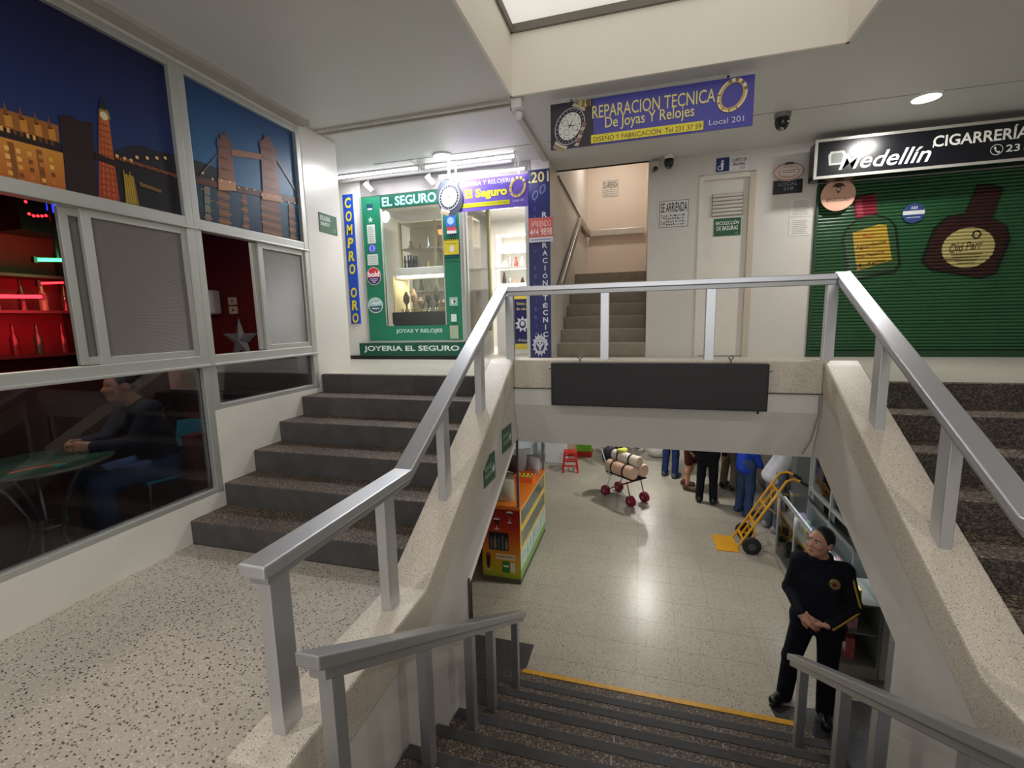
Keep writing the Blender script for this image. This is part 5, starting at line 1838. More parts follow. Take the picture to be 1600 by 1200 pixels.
def person(label, loc, rz, J, top_m, leg_m, shoe_m, skin_m, hair_m, res=0.012, head_rot=(0, 0), sleeves='long', legs='long', hands=None, hem=0.0, hair='short', group=None, face=False, hs=1.0):
    root = top('person', loc, label, 'person', group, rz=rz)
    j = {k: np.array(v, float) for k, v in {**STAND, **J}.items()}
    up = j['chest'] - j['pelvis']
    up /= np.linalg.norm(up)
    across = j['sh_l'] - j['sh_r']
    across /= np.linalg.norm(across)
    hipx = j['hp_l'] - j['hp_r']
    hipx /= np.linalg.norm(hipx)
    HR = rotm(head_rot[0], head_rot[1])
    hc = j['head']
    def H(p):
        return hc + HR @ (np.array(p, float) * hs)
    def rr(*r):
        return tuple(q * hs for q in r)
    # --- body
    b = Sdf()
    b.cap(j['pelvis'], j['chest'] - up * 0.04, 0.09, 0.085, k=0.05).cap(j['sh_r'], j['sh_l'], 0.05, k=0.05)
    b.cap(j['chest'], j['neck'], 0.07, 0.05, k=0.05).cap(j['neck'] - np.array([0, 0, .02]), H((0, .015, -.06)), 0.052, 0.05, k=0.03)
    b.cap(j['hp_r'], j['hp_l'], 0.09, k=0.05)
    for sd in ('_r', '_l'):
        b.cap(j['sh' + sd], j['el' + sd], 0.046, 0.038, k=0.03).cap(j['el' + sd], j['wr' + sd], 0.038, 0.026, k=0.02)
        if legs == 'short':
            b.cap(j['hp' + sd], j['kn' + sd], 0.072, 0.05, k=0.04).cap(j['kn' + sd], j['an' + sd], 0.05, 0.034, k=0.03)
            mid = j['kn' + sd] * 0.7 + j['an' + sd] * 0.3 + np.array([0, .018, 0])
            b.ell(mid, (.046, .05, .10), k=0.03)
        else:
            b.cap(j['hp' + sd], j['kn' + sd], 0.06, 0.042, k=0.04).cap(j['kn' + sd], j['an' + sd], 0.04, 0.03, k=0.02)
        b.cap(j['an' + sd], j['an' + sd] - np.array([0, 0, .04]), 0.03, k=0.01).cap(j['an' + sd] - np.array([0, 0, .04]), j['to' + sd], 0.028, 0.024, k=0.01)
        hd = (hands or {}).get(sd)
        if hd:
            hand(b, j['wr' + sd], hd[0], hd[1], hd[2], curl=hd[3])
        else:
            hand(b, j['wr' + sd], j['wr' + sd] - j['el' + sd], np.array([-0.8 if sd == '_l' else 0.8, -0.4, 0.0]), 1 if sd == '_l' else -1, curl=0.35)
    b.ell(H((0, .008, .022)), rr(.074, .093, .094), HR, k=0.02)
    b.ell(H((0, -.022, -.045)), rr(.056, .066, .070), HR, k=0.03)
    b.ell(H((0, -.066, -.088)), rr(.024, .022, .020), HR, k=0.025)
    b.cap(H((-.034, -.070, .024)), H((.034, -.070, .024)), 0.014, k=0.015)
    b.ell(H((-.031, -.094, .004)), rr(.019, .013, .011), HR, k=0.012, sub=True).ell(H((.031, -.094, .004)), rr(.019, .013, .011), HR, k=0.012, sub=True)
    b.cap(H((0, -.082, .012)), H((0, -.104, -.024)), 0.009, 0.013, k=0.010)
    b.ell(H((0, -.094, -.032)), rr(.019, .011, .009), HR, k=0.008)
    b.ell(H((-.034, -.068, -.025)), rr(.022, .018, .018), HR, k=0.02).ell(H((.034, -.068, -.025)), rr(.022, .018, .018), HR, k=0.02)
    b.ell(H((0, -.085, -.055)), rr(.023, .010, .006), HR, k=0.006).ell(H((0, -.084, -.066)), rr(.020, .010, .006), HR, k=0.006)
    for sx in (-1, 1):
        b.ell(H((.074 * sx, .010, -.004)), rr(.010, .021, .031), HR, k=0.008)
    sdf_object('body', b, res, skin_m, root)
    # --- hair
    h = Sdf()
    h.ell(H((0, .016, .030)), rr(.0785, .094, .094), HR, k=0.01)
    if hair == 'long':
        h.cap(H((-.05, .05, 0)), H((-.05, .07, -.16)), .045, .03).cap(H((.05, .05, 0)), H((.05, .07, -.16)), .045, .03).cap(H((0, .07, 0)), H((0, .085, -.17)), .05, .035)
    h.ell(H((0, -.120, -.030)), rr(.120, .082, .102), HR, k=0.012, sub=True)
    if hair != 'long':
        h.ell(H((0, .03, -.125)), rr(.12, .14, .10), HR, k=0.01, sub=True)
    sdf_object('hair', h, max(res, 0.006), hair_m, root)
    if face:
        for sx in (-1, 1):
            e = Sdf().ell(H((.031 * sx, -.0765, .003)), rr(.0125, .0115, .0105), HR, k=0.001)
            eo = sdf_object('eye', e, 0.003, plain('eye_white', (200, 192, 186), 0.3), root)
            e = Sdf().ell(H((.031 * sx - .003, -.0872, .006)), rr(.006, .003, .006), HR, k=0.001)
            sdf_object('iris', e, 0.0015, plain('iris_dark', (30, 22, 18), 0.3), eo)
            e = Sdf().cap(H((.013 * sx, -.088, .024)), H((.046 * sx, -.078, .023)), 0.0045, 0.0035, k=0.001)
            sdf_object('eyebrow', e, 0.003, hair_m, root)
        e = Sdf().ell(H((0, -.0905, -.0605)), rr(.021, .007, .0075), HR, k=0.001)
        sdf_object('lips', e, 0.003, plain('lip', (150, 88, 80), 0.5), root)
    # --- upper garment
    s = Sdf()
    lowp = j['pelvis'] - up * hem
    for sx in (-1, 1):
        s.cap(lowp + hipx * 0.055 * sx, j['chest'] + across * 0.06 * sx - up * 0.02, 0.112 if hem < 0.05 else 0.118, 0.118, k=0.05)
    s.cap(j['sh_r'], j['sh_l'], 0.066, k=0.05)
    s.cap(j['chest'] + up * 0.05, j['neck'] - up * 0.03, 0.085, 0.062, k=0.04)
    for sd in ('_r', '_l'):
        s.cap(j['sh' + sd], j['el' + sd], 0.067, 0.056, k=0.04)
        if sleeves == 'long':
            s.cap(j['el' + sd], j['wr' + sd] * 0.92 + j['el' + sd] * 0.08, 0.056, 0.043, k=0.025)
    g = sdf_object('jacket' if sleeves == 'long' else 'shirt', s, max(res, 0.008), top_m, root)
    # --- trousers
    s = Sdf()
    s.cap(j['hp_r'], j['hp_l'], 0.118, k=0.05).cap(j['pelvis'] - hipx * 0.05, j['pelvis'] + hipx * 0.05, 0.108, k=0.04)
    for sd in ('_r', '_l'):
        kn = j['kn' + sd]
        if legs == 'short':
            kn2 = kn * 0.85 + j['hp' + sd] * 0.15
            s.cap(j['hp' + sd], kn2, 0.100, 0.082, k=0.04)
        else:
            s.cap(j['hp' + sd], kn, 0.098, 0.073, k=0.04).cap(kn, j['an' + sd] + np.array([0, -.012, -.03]), 0.073, 0.064, k=0.03)
    sdf_object('shorts' if legs == 'short' else 'trousers', s, max(res, 0.008), leg_m, root)
    for sd in ('_r', '_l'):
        a, t_ = j['an' + sd], j['to' + sd]
        f = t_ - a
        f[2] = 0
        f /= max(np.linalg.norm(f), 1e-6)
        s = Sdf().cap(a - f * 0.03 + np.array([0, 0, -.035]), t_, 0.048, 0.043, k=0.02).cap(a + np.array([0, 0, .05 if face else .01]), a - np.array([0, 0, .03]), 0.056 if face else 0.05, 0.048, k=0.03)
        V, Fc = s.mesh(max(res, 0.008))
        V[:, 2] = np.maximum(V[:, 2], a[2] - 0.082)
        me = bpy.data.meshes.new('shoe')
        me.from_pydata(V.tolist(), [], Fc.tolist())
        me.materials.append(shoe_m)
        me.shade_smooth()
        o = bpy.data.objects.new('shoe', me)
        COL.objects.link(o)
        o.parent = root
    return root, j, H


def cloth(name, rgb):
    return plain(name, rgb, 0.85, var=0.14, scale=9, bump=0.25, bscale=24, spec=0.2)


SKIN = plain('skin', (188, 138, 116), 0.5, var=0.05, scale=12)
SKIN2 = plain('skin_brown', (150, 104, 82), 0.5, var=0.05, scale=12)
HAIR = plain('hair_black', (24, 20, 20), 0.55, var=0.3, scale=60)
HAIR2 = plain('hair_brown', (52, 38, 30), 0.55, var=0.3, scale=60)
SHOEB = plain('shoe_black', (18, 18, 20), 0.4)
JEANS = cloth('denim_blue', (58, 78, 118))
NAVYC = cloth('navy_uniform', (19, 21, 30))

# the guard at the foot of the stairs
G = dict(pelvis=(.01, .02, .94), chest=(0, .05, 1.26), neck=(-.005, .05, 1.44), head=(-.02, .02, 1.585),
         sh_r=(-.155, .04, 1.375), sh_l=(.155, .05, 1.375), el_r=(-.215, .03, 1.10), el_l=(.245, .03, 1.09), wr_r=(-.095, -.18, 1.01), wr_l=(.09, -.18, .985),
         hp_r=(-.085, .02, .89), hp_l=(.09, .02, .89), kn_r=(-.16, -.01, .48), kn_l=(.10, -.01, .48), an_r=(-.20, .04, .085), an_l=(.10, .05, .085), to_r=(-.26, -.10, .045), to_l=(.13, -.11, .045))
root, j, H = person('guard in dark navy uniform with yellow sleeve stripe, hands clasped at the waist, looking up', (1.40, 3.88, LOW + 0.006), math.radians(-24), G, NAVYC, cloth('navy_trousers', (17, 19, 32)), SHOEB, SKIN, HAIR,
                    res=0.0055, head_rot=(-0.22, -0.5), face=True, hs=1.1, hem=0.06,
                    hands={'_r': ((0.85, -0.30, -0.30), (0.1, 0.6, -0.5), -1, 0.75), '_l': ((-0.9, -0.22, -0.12), (0.0, 0.45, 0.8), 1, 0.8)})
root.scale = (0.95, 0.95, 0.945)
YS = plain('yellow_stripe', (186, 158, 50), 0.6)
out = np.array([.75, -.62, .1])
out /= np.linalg.norm(out)
pts = []
for t_ in np.linspace(0, 1, 5):
    pts.append(j['sh_l'] * (1 - t_) + j['el_l'] * t_ + out * (0.058 - 0.010 * t_))
for t_ in np.linspace(0.12, 0.95, 6):
    o2 = np.array([.45, -.6, -.35]) * t_ + out * (1 - t_)
    o2 /= np.linalg.norm(o2)
    pts.append(j['el_l'] * (1 - t_) + j['wr_l'] * t_ + o2 * (0.047 - 0.012 * t_))
st = MB().tube([tuple(p_) for p_ in pts], 0.014, 8).build('sleeve_stripe', YS, root, smooth=True, local=True)
st['label'] = 'yellow stripe down the sleeve'
cpos = Vector((0.105, -0.085, 1.30))
bd = MB().lathe([(0.0, -0.008), (0.036, -0.008), (0.038, 0.0), (0.036, 0.03), (0.0, 0.03)], (cpos.x, cpos.y, cpos.z), 20, axis='y').build('badge', plain('badge_gold', (168, 140, 90), 0.5), root, local=True)
bd['label'] = 'round gold chest badge'
p = Pr((cpos.x, cpos.y - 0.008, cpos.z), (1, 0, 0), (0, 0, 1), (0, -1, 0))
p.ring(0, 0, 0.033, 0.033, 0.006, (60, 46, 40)).ell(0, 0, 0.02, 0.02, (120, 44, 44)).star(0, 0, 0.014, (30, 30, 34))
p.build('emblem', root, PRINT, local=True)
MB().tube([(.01 + .165 * math.cos(a), .02 + .14 * math.sin(a), .935) for a in [i * math.pi / 10 for i in range(20)]], 0.016, 8, closed=True).build('belt', BLACK, root, local=True)
MB().box(.155, .205, -.03, .05, .80, .96).build('holster', BLACK, root, local=True, bevel=0.012)
MB().tube([(-.005 + .068 * math.cos(a), .045 + .066 * math.sin(a), 1.455 + .018 * math.sin(a)) for a in [i * math.pi / 8 for i in range(16)]], 0.017, 8, closed=True).build('collar', NAVYC, root, local=True)

# people queueing in the lower hall
JEAN2 = cloth('denim_dark', (34, 52, 96))
person('person in blue jeans waiting beside the black clad queue', (0.62, 9.6, LOW), 2.6, {}, cloth('grey_top', (120, 124, 130)), JEAN2, plain('shoe_grey', (70, 74, 80), 0.5), SKIN2, HAIR, 0.014)
person('person in maroon with bare calves and brown sandals in the queue', (0.93, 9.0, LOW), 1.2, dict(to_r=(-.14, -.15, .045), an_r=(-.13, .0, .085), kn_l=(.1, -.05, .49), an_l=(.12, .12, .085), to_l=(.14, -.04, .045)), cloth('maroon_top', (104, 48, 46)), cloth('maroon_shorts', (74, 34, 36)), plain('sandal', (84, 56, 40), 0.6), plain('skin_tan', (196, 140, 108), 0.5), HAIR2, 0.014, legs='short', hair='long', sleeves='short')
person('person all in black with black shoes in the queue', (1.16, 8.35, LOW), 2.9, {}, cloth('black_top', (22, 22, 26)), cloth('black_trousers', (24, 25, 32)), SHOEB, SKIN2, HAIR, 0.014)
person('person in khaki trousers and teal shirt behind the black clad figure', (1.66, 9.15, LOW), 2.3, {}, cloth('teal_top', (60, 106, 120)), cloth('khaki', (118, 112, 96)), SHOEB, SKIN2, HAIR, 0.014, sleeves='short')
person('person in long royal blue jacket and jeans by the hand truck', (1.70, 7.98, LOW), 2.0, dict(chest=(0, -.04, 1.26), head=(0, -.09, 1.58), neck=(0, -.03, 1.45)), cloth('royal_blue', (34, 66, 178)), JEANS, plain('shoe_blue', (40, 60, 100), 0.5), SKIN2, HAIR, 0.014, hem=0.14)
person('person in white shirt stooping forward beside the showcase', (2.0, 7.45, LOW), 1.9, dict(chest=(0, -.16, 1.18), head=(0, -.36, 1.40), neck=(0, -.27, 1.31), sh_r=(-.175, -.2, 1.28), sh_l=(.175, -.2, 1.28), el_r=(-.25, -.28, 1.02), el_l=(.25, -.28, 1.02), wr_r=(-.2, -.42, .86), wr_l=(.2, -.42, .86)), cloth('white_shirt', (206, 208, 216)), cloth('grey_jeans', (96, 104, 116)), plain('shoe_pale', (150, 150, 154), 0.5), SKIN2, HAIR, 0.014, hem=0.10, sleeves='short')
person('person in dark clothes standing behind the loaded pushchair', (-0.45, 9.9, LOW), 0.5, {}, cloth('dark_violet', (46, 40, 74)), cloth('dark_trousers', (36, 36, 46)), SHOEB, SKIN2, HAIR, 0.016)
person('person in grey trousers far along the lower hall', (-0.15, 11.7, LOW), 2.8, {}, cloth('beige_top', (150, 140, 126)), cloth('grey_trousers', (84, 84, 88)), SHOEB, SKIN2, HAIR, 0.016)

# drinkers in the bar
SEAT = dict(pelvis=(0, .02, .52), chest=(0, -.05, .84), neck=(0, -.10, 1.02), head=(0, -.17, 1.14),
            sh_r=(-.175, -.07, .96), sh_l=(.175, -.07, .96), el_r=(-.22, -.22, .74), el_l=(.22, -.22, .74), wr_r=(-.10, -.40, .76), wr_l=(.10, -.40, .76),
            hp_r=(-.09, .02, .50), hp_l=(.09, .02, .50), kn_r=(-.12, -.40, .50), kn_l=(.12, -.40, .50), an_r=(-.12, -.36, .09), an_l=(.12, -.36, .09), to_r=(-.13, -.50, .045), to_l=(.13, -.50, .045))
person('seated bar guest in dark shirt and blue jeans on the blue chair', (-3.56, 2.50, 0.0), math.radians(-14), SEAT, cloth('dark_shirt', (26, 30, 46)), JEANS, SHOEB, SKIN2, HAIR, 0.014, sleeves='long')
person('seated bar guest in dark jacket with hand on the glass table', (-3.75, 1.02, 0.0), math.radians(172), SEAT, cloth('dark_jacket', (28, 26, 32)), cloth('grey_denim', (92, 104, 122)), SHOEB, SKIN, HAIR2, 0.014, sleeves='long')

# ================================================================== THINGS IN THE LOWER HALL
# snack kiosk
t = top('snack_kiosk', (-1.65, 5.85, LOW), 'snack kiosk with red to yellow printed front and orange top', 'kiosk')
K0, K1, KY0, KY1, KT = -1.90, -1.40, 5.10, 6.60, -0.74
MB().box(K0, K1, KY0, KY1, LOW, LOW + 0.07).build('plinth', plain('kiosk_plinth', (90, 92, 70), 0.6), t)
MB().box(K0, K1 - 0.012, KY0 + 0.012, KY1, LOW + 0.07, KT - 0.03).build('body', plain('kiosk_body', (206, 180, 60), 0.5), t)
MB().box(K0 - 0.01, K1 + 0.01, KY0 - 0.01, KY1 + 0.01, KT - 0.03, KT).build('worktop', plain('kiosk_orange', (232, 126, 36), 0.4), t)
fp = MB().box(K0, K1, KY0, KY0 + 0.012, LOW + 0.07, KT - 0.03).build('front_panel', plain('kiosk_red', (178, 44, 34), 0.4), t)
p = face(K0, KY0, LOW + 0.07)
W, H_ = 0.50, 0.91
stops = [(0.0, (150, 170, 40)), (0.10, (206, 186, 40)), (0.30, (226, 164, 36)), (0.52, (222, 104, 40)), (0.75, (190, 44, 36)), (1.0, (150, 28, 30))]
for (a, ca_), (b_, cb_) in zip(stops, stops[1:]):
    p.poly([(0, a * H_), (W, a * H_), (W, b_ * H_), (0, b_ * H_)], [ca_, ca_, cb_, cb_], False)
p.layer()
def goblet(p, cx, cz, s, col):
    p.poly([(cx - 0.035 * s, cz + 0.05 * s), (cx + 0.035 * s, cz + 0.05 * s), (cx + 0.022 * s, cz - 0.01 * s), (cx - 0.022 * s, cz - 0.01 * s)], col, False)
    p.rect(cx - 0.005 * s, cz - 0.045 * s, cx + 0.005 * s, cz - 0.01 * s, (220, 210, 206), False)
    p.ell(cx, cz - 0.05 * s, 0.03 * s, 0.008 * s, (220, 210, 206), n=12, lay=False)
    p.ell(cx, cz + 0.055 * s, 0.036 * s, 0.018 * s, (236, 226, 220), n=12)
goblet(p, 0.37, 0.80, 1.2, (150, 60, 50))
goblet(p, 0.20, 0.70, 1.2, (120, 40, 40))
goblet(p, 0.06, 0.83, 0.8, (150, 60, 50))
p.rect(0.09, 0.36, 0.35, 0.60, (44, 40, 44))
for i in range(5):
    p.rect(0.105 + 0.05 * i, 0.375, 0.14 + 0.05 * i, 0.48 + 0.03 * (i % 2), [(104, 96, 92), (140, 132, 120), (84, 88, 84)][i % 3], False)
    p.ell(0.122 + 0.05 * i, 0.50 + 0.03 * (i % 2), 0.012, 0.03, (120, 112, 108), n=10, lay=False)
p.layer()
p.rect(0.18, 0.24, 0.43, 0.315, (240, 224, 196))
for i in range(9):
    p.rect(0.19 + 0.026 * i, 0.265, 0.208 + 0.026 * i, 0.297, (196, 130, 80), False)
p.layer()
p.poly([(0.045, 0.29), (0.11, 0.29), (0.10, 0.14), (0.085, 0.1), (0.07, 0.1), (0.055, 0.14)], (70, 34, 26)).ell(0.077, 0.295, 0.034, 0.022, (140, 90, 70)).ell(0.077, 0.085, 0.035, 0.01, (226, 214, 190))
p.rect(0.26, 0.07, 0.36, 0.22, (34, 140, 62)).rect(0.37, 0.08, 0.43, 0.21, (226, 222, 206)).rect(0.275, 0.145, 0.345, 0.17, (236, 244, 236))
p.build('front_print', t, PRINT)
# glazed side with yellow frames and lettering below
YF = plain('kiosk_yellow', (222, 196, 84), 0.4)
for z0, z1 in ((KT - 0.30, KT - 0.03), (KT - 0.58, KT - 0.31)):
    f = MB().box(K1 - 0.012, K1 + 0.004, KY0, KY1, z1 - 0.03, z1).box(K1 - 0.012, K1 + 0.004, KY0, KY1, z0, z0 + 0.03).box(K1 - 0.012, K1 + 0.004, KY0, KY0 + 0.05, z0 + 0.03, z1 - 0.03).box(K1 - 0.012, K1 + 0.004, KY1 - 0.05, KY1, z0 + 0.03, z1 - 0.03).build('side_frame', YF, t)
    MB().box(K1 - 0.010, K1 - 0.004, KY0 + 0.05, KY1 - 0.05, z0 + 0.03, z1 - 0.03).build('side_pane', plain('kiosk_pane', (96, 104, 98), 0.12, var=0.3, scale=14), f)
MB().box(K1 - 0.012, K1 + 0.003, KY0, KY1, LOW + 0.07, KT - 0.58).build('side_panel', plain('kiosk_green', (120, 178, 80), 0.4), t)
p = Pr((K1 + 0.003, KY0, LOW + 0.07), (0, 1, 0), (0, 0, 1), (1, 0, 0))
p.poly([(0, 0.12), (1.5, 0.10), (1.5, 0.36), (0, 0.36)], (212, 224, 214))
for i, wd in enumerate('PARFAIT'):
    p.text(wd, 0.08 + 0.195 * i, 0.13, 0.23 + 0.195 * i, 0.33, (120, 190, 150) if i % 2 else (170, 200, 180), bold=0.03)
p.build('side_print', t, PRINT)
for x, y in ((K1 - 0.02, KY0 + 0.02), (K1 - 0.02, KY1 - 0.02)):
    MB().box(x - 0.014, x + 0.014, y - 0.014, y + 0.014, KT, 0.20).build('corner_post', plain('post_grey', (120, 118, 120), 0.4, 0.5), t)
MB().box(K0, K1 - 0.03, KY0 + 0.012, KY0 + 0.018, KT, -0.42).build('screen_pane', GLASS, t)
# goods on the kiosk
def pouch(x, y, z, w, h, col, lab, grp, rz=0.0):
    t = top('snack_bag', (x, y, z), lab, 'snack bag', grp, rz=rz)
    mb = MB()
    n = 7
    vs, fs = [], []
    for i in range(n):
        f = i / (n - 1)
        th = 0.045 * math.sin(math.pi * min(max(f, 0.04), 0.96))
        for a in range(10):
            tt = 2 * math.pi * a / 10
            vs.append((w / 2 * math.cos(tt), th * math.sin(tt), h * f))
    for i in range(n - 1):
        for a in range(10):
            fs.append((i * 10 + a, i * 10 + (a + 1) % 10, (i + 1) * 10 + (a + 1) % 10, (i + 1) * 10 + a))
    fs.append(tuple(range(9, -1, -1)))
    fs.append(tuple(range((n - 1) * 10, n * 10)))
    mb.add(vs, fs).build('pouch', plain('pouch_%d_%d_%d' % col, col, 0.3), t, smooth=True, local=True)
    MB().box(-w / 2, w / 2, -0.005, 0.005, h - 0.004, h + 0.02).build('crimp', plain('foil', (206, 206, 206), 0.25, 0.6), t, local=True)
pouch(-1.62, 5.26, KT, 0.22, 0.30, (206, 196, 176), 'cream snack bag leaning at the front of the kiosk top', 'snack bags', 0.2)
pouch(-1.66, 5.36, KT, 0.24, 0.34, (168, 140, 96), 'tan snack bag behind the cream one on the kiosk', 'snack bags', -0.1)
pouch(-1.80, 5.55, KT, 0.20, 0.28, (170, 40, 40), 'red snack bag on the kiosk top', 'snack bags', 0.3)
pouch(-1.70, 6.42, KT, 0.26, 0.34, (150, 152, 150), 'grey snack bag at the far end of the kiosk top', 'snack bags', 0.5)
pouch(-1.52, 6.38, KT, 0.22, 0.26, (196, 200, 206), 'white snack bag at the far end of the kiosk top', 'snack bags', -0.4)
pouch(-1.84, 6.2, KT, 0.24, 0.32, (56, 34, 40), 'dark snack bag on the kiosk beside the maroon wall', 'snack bags', 0.1)
for i, (x, y) in enumerate(((-1.84, 5.80), (-1.76, 5.84), (-1.83, 5.93))):
    t = top('glass_jar', (x, y, KT), ['sweet jar with red lid beside the red snack bag', 'sweet jar with yellow lid on the kiosk top', 'sweet jar with green lid on the kiosk top'][i], 'jar', 'sweet jars')
    MB().lathe([(0.045, KT), (0.05, KT + 0.03), (0.05, KT + 0.13), (0.035, KT + 0.16)], (x, y, 0), 14).build('jar', plain('jar_%d' % i, [(190, 120, 100), (200, 190, 150), (140, 170, 130)][i], 0.15), t, smooth=True)
    MB().lathe([(0.04, KT + 0.158), (0.04, KT + 0.185), (0.0, KT + 0.185)], (x, y, 0), 14).build('lid', plain('lid_%d' % i, [(190, 40, 40), (220, 190, 50), (50, 130, 60)][i], 0.4), t)
LIME = plain('lime_green', (150, 170, 50), 0.4)
for i, (x, y, dz) in enumerate(((-1.80, 5.24, 0), (-1.75, 5.20, 0), (-1.83, 5.18, 0), (-1.79, 5.21, 0.065))):
    o = MB().ell((x, y, KT + 0.036 + dz), (0.038, 0.038, 0.036), 12).build('lime', LIME, None, smooth=True)
    tag(o, 'green lime in the little pile on the kiosk top', 'lime', 'limes on the kiosk')
t = top('fruit_crate', (-1.58, 6.05, KT), 'orange crate of yellow fruit on the kiosk top', 'crate')
MB().box(-1.72, -1.44, 5.95, 6.2, KT, KT + 0.02).box(-1.72, -1.44, 5.95, 5.96, KT + 0.02, KT + 0.09).box(-1.72, -1.44, 6.19, 6.2, KT + 0.02, KT + 0.09).box(-1.72, -1.71, 5.96, 6.19, KT + 0.02, KT + 0.09).box(-1.45, -1.44, 5.96, 6.19, KT + 0.02, KT + 0.09).build('box', plain('crate_orange', (224, 110, 50), 0.5), t)
for i in range(8):
    x, y = -1.67 + 0.06 * (i % 4), 6.02 + 0.1 * (i // 4)
    o = MB().ell((x, y, KT + 0.055), (0.03, 0.032, 0.034), 10).build('yellow_fruit', plain('fruit_yellow', (206, 180, 60), 0.4), None, smooth=True)
    tag(o, 'yellow fruit lying in the orange crate on the kiosk', 'fruit', 'fruit in the crate')
t = top('soft_drink_fridge', (-2.35, 5.75, LOW), 'tall maroon drinks fridge standing behind the kiosk', 'fridge')
MB().box(-2.75, -2.12, 5.45, 6.1, LOW, 0.10).build('body', plain('fridge_maroon', (92, 22, 36), 0.4, var=0.1), t, bevel=0.02)
MB().box(-2.12, -2.10, 5.5, 6.05, LOW + 0.25, 0.02).build('door', plain('fridge_glass', (40, 22, 30), 0.1), t)
MB().box(-2.10, -2.07, 5.53, 5.56, -1.0, -0.4).build('handle', BLACK, t)
# wall end trim by the stairwell
struct('trim_8', MB().box(-1.30, -1.075, 2.618, 2.634, LOW, -0.16).tube([(-1.075, 2.64, -1.4), (-1.075, 2.64, -0.18)], 0.008, 8), plain('edge_dark', (96, 84, 82), 0.4, 0.4), label='dark metal edge of the stairwell wall end')
struct('trim_9', MB().beam((-1.084, 2.63, -0.185), (-1.084, 3.83, 0.435), 0.02, 0.014), WHITE, label='white edge bead under the stair slab')

# red stools
RED = plain('red_plastic', (200, 26, 34), 0.35)
def stool(x, y, z0, rz, lab):
    t = top('stool', (x, y, LOW + z0), lab, 'stool', rz=rz)
    h, a, b = 0.44, 0.14, 0.18
    MB().box(-a, a, -a, a, h - 0.03, h).build('seat', RED, t, bevel=0.012, local=True)
    MB().lathe([(0.025, h + 0.001), (0.025, h + 0.002), (0.0, h + 0.002)], (0, 0, 0), 12).build('seat_hole', plain('hole_dark', (70, 8, 12), 0.6), t, local=True)
    for sx in (-1, 1):
        for sy in (-1, 1):
            MB().add([(sx * (a - 0.05), sy * a, h - 0.03), (sx * a, sy * a, h - 0.03), (sx * a, sy * (a - 0.05), h - 0.03), (sx * (a - 0.05), sy * (a - 0.05), h - 0.03),
                      (sx * (b - 0.04), sy * b, 0), (sx * b, sy * b, 0), (sx * b, sy * (b - 0.04), 0), (sx * (b - 0.04), sy * (b - 0.04), 0)],
                     [(0, 1, 2, 3), (4, 7, 6, 5), (0, 4, 5, 1), (1, 5, 6, 2), (2, 6, 7, 3), (3, 7, 4, 0)]).build('leg', RED, t, local=True)
    for z in (0.14, 0.28):
        c = a + (b - a) * (1 - z / h) - 0.01
        for sx in (-1, 1):
            MB().box(sx * c - 0.008, sx * c + 0.008, -c, c, z, z + 0.03).build('rung', RED, t, local=True)
            MB().box(-c, c, sx * c - 0.008, sx * c + 0.008, z, z + 0.03).build('rung', RED, t, local=True)
stool(-1.45, 9.55, 0.0, 0.15, 'red plastic stool standing out from the pale wall')
t = top('promo_stand', (-1.45, 10.75, LOW), 'low display stand with lime green panel, food picture and red foot', 'stand')
MB().box(-1.85, -1.10, 10.6, 10.95, LOW, LOW + 0.12).build('foot', plain('stand_red', (196, 40, 36), 0.4), t)
MB().box(-1.83, -1.12, 10.63, 10.93, LOW + 0.12, LOW + 1.0).build('body', plain('stand_lime', (130, 200, 50), 0.4), t)
p = face(-1.83, 10.63, LOW + 0.12)
p.rect(0.02, 0.05, 0.36, 0.85, (216, 190, 160)).ell(0.18, 0.4, 0.13, 0.22, (186, 96, 60), 0.3).ell(0.2, 0.5, 0.08, 0.14, (226, 190, 150), 0.3).ell(0.14, 0.25, 0.07, 0.1, (150, 60, 44))
p.build('picture', t, PRINT)
t = top('white_crate', (-1.85, 10.1, LOW), 'white plastic box standing behind the red stool', 'box')
MB().box(-2.1, -1.62, 9.95, 10.3, LOW, LOW + 0.55).build('body', WHITE, t, bevel=0.02)
MB().box(-2.12, -1.60, 9.93, 10.32, LOW + 0.55, LOW + 0.60).build('lid', WHITE, t, bevel=0.01)

# pushchair loaded with rolled bundles
ang = math.radians(-43)
t = top('pushchair', (-0.25, 8.22, LOW), 'red wheeled folding pushchair used as a luggage cart', 'pushchair', rz=ang)
FR = plain('frame_red', (130, 44, 54), 0.4, 0.3)
for sy in (-1, 1):
    y = 0.17 * sy
    MB().tube([(-0.32, y, 0.10), (0.05, y, 0.30), (0.36, y, 0.46)], 0.010, 8).build('frame_bar', FR, t, local=True)
    MB().tube([(0.32, y, 0.10), (0.22, y, 0.42)], 0.010, 8).build('frame_bar', FR, t, local=True)
    MB().tube([(-0.30, y, 0.12), (-0.20, y, 0.40), (-0.38, y * 0.95, 0.72), (-0.44, y * 0.9, 0.84), (-0.50, y * 0.8, 0.84), (-0.53, y * 0.7, 0.80)], 0.011, 8).build('push_handle', plain('handle_white', (210, 210, 208), 0.4), t, local=True)
    for x in (-0.32, 0.32):
        wl = MB()
        for q in (-0.026, 0.026):
            wl.lathe([(0.03, y + q - 0.016), (0.085, y + q - 0.016), (0.093, y + q - 0.008), (0.093, y + q + 0.008), (0.085, y + q + 0.016), (0.03, y + q + 0.016)], (x, 0, 0.093), 20, axis='y')
        w_ = wl.build('wheel', plain('wheel_red', (124, 22, 46), 0.5), t, local=True, smooth=True)
        MB().lathe([(0.0, y - 0.046), (0.028, y - 0.046), (0.028, y + 0.046), (0.0, y + 0.046)], (x, 0, 0.093), 12, axis='y').build('hub', plain('hub_pink', (196, 90, 110), 0.4), w_, local=True)
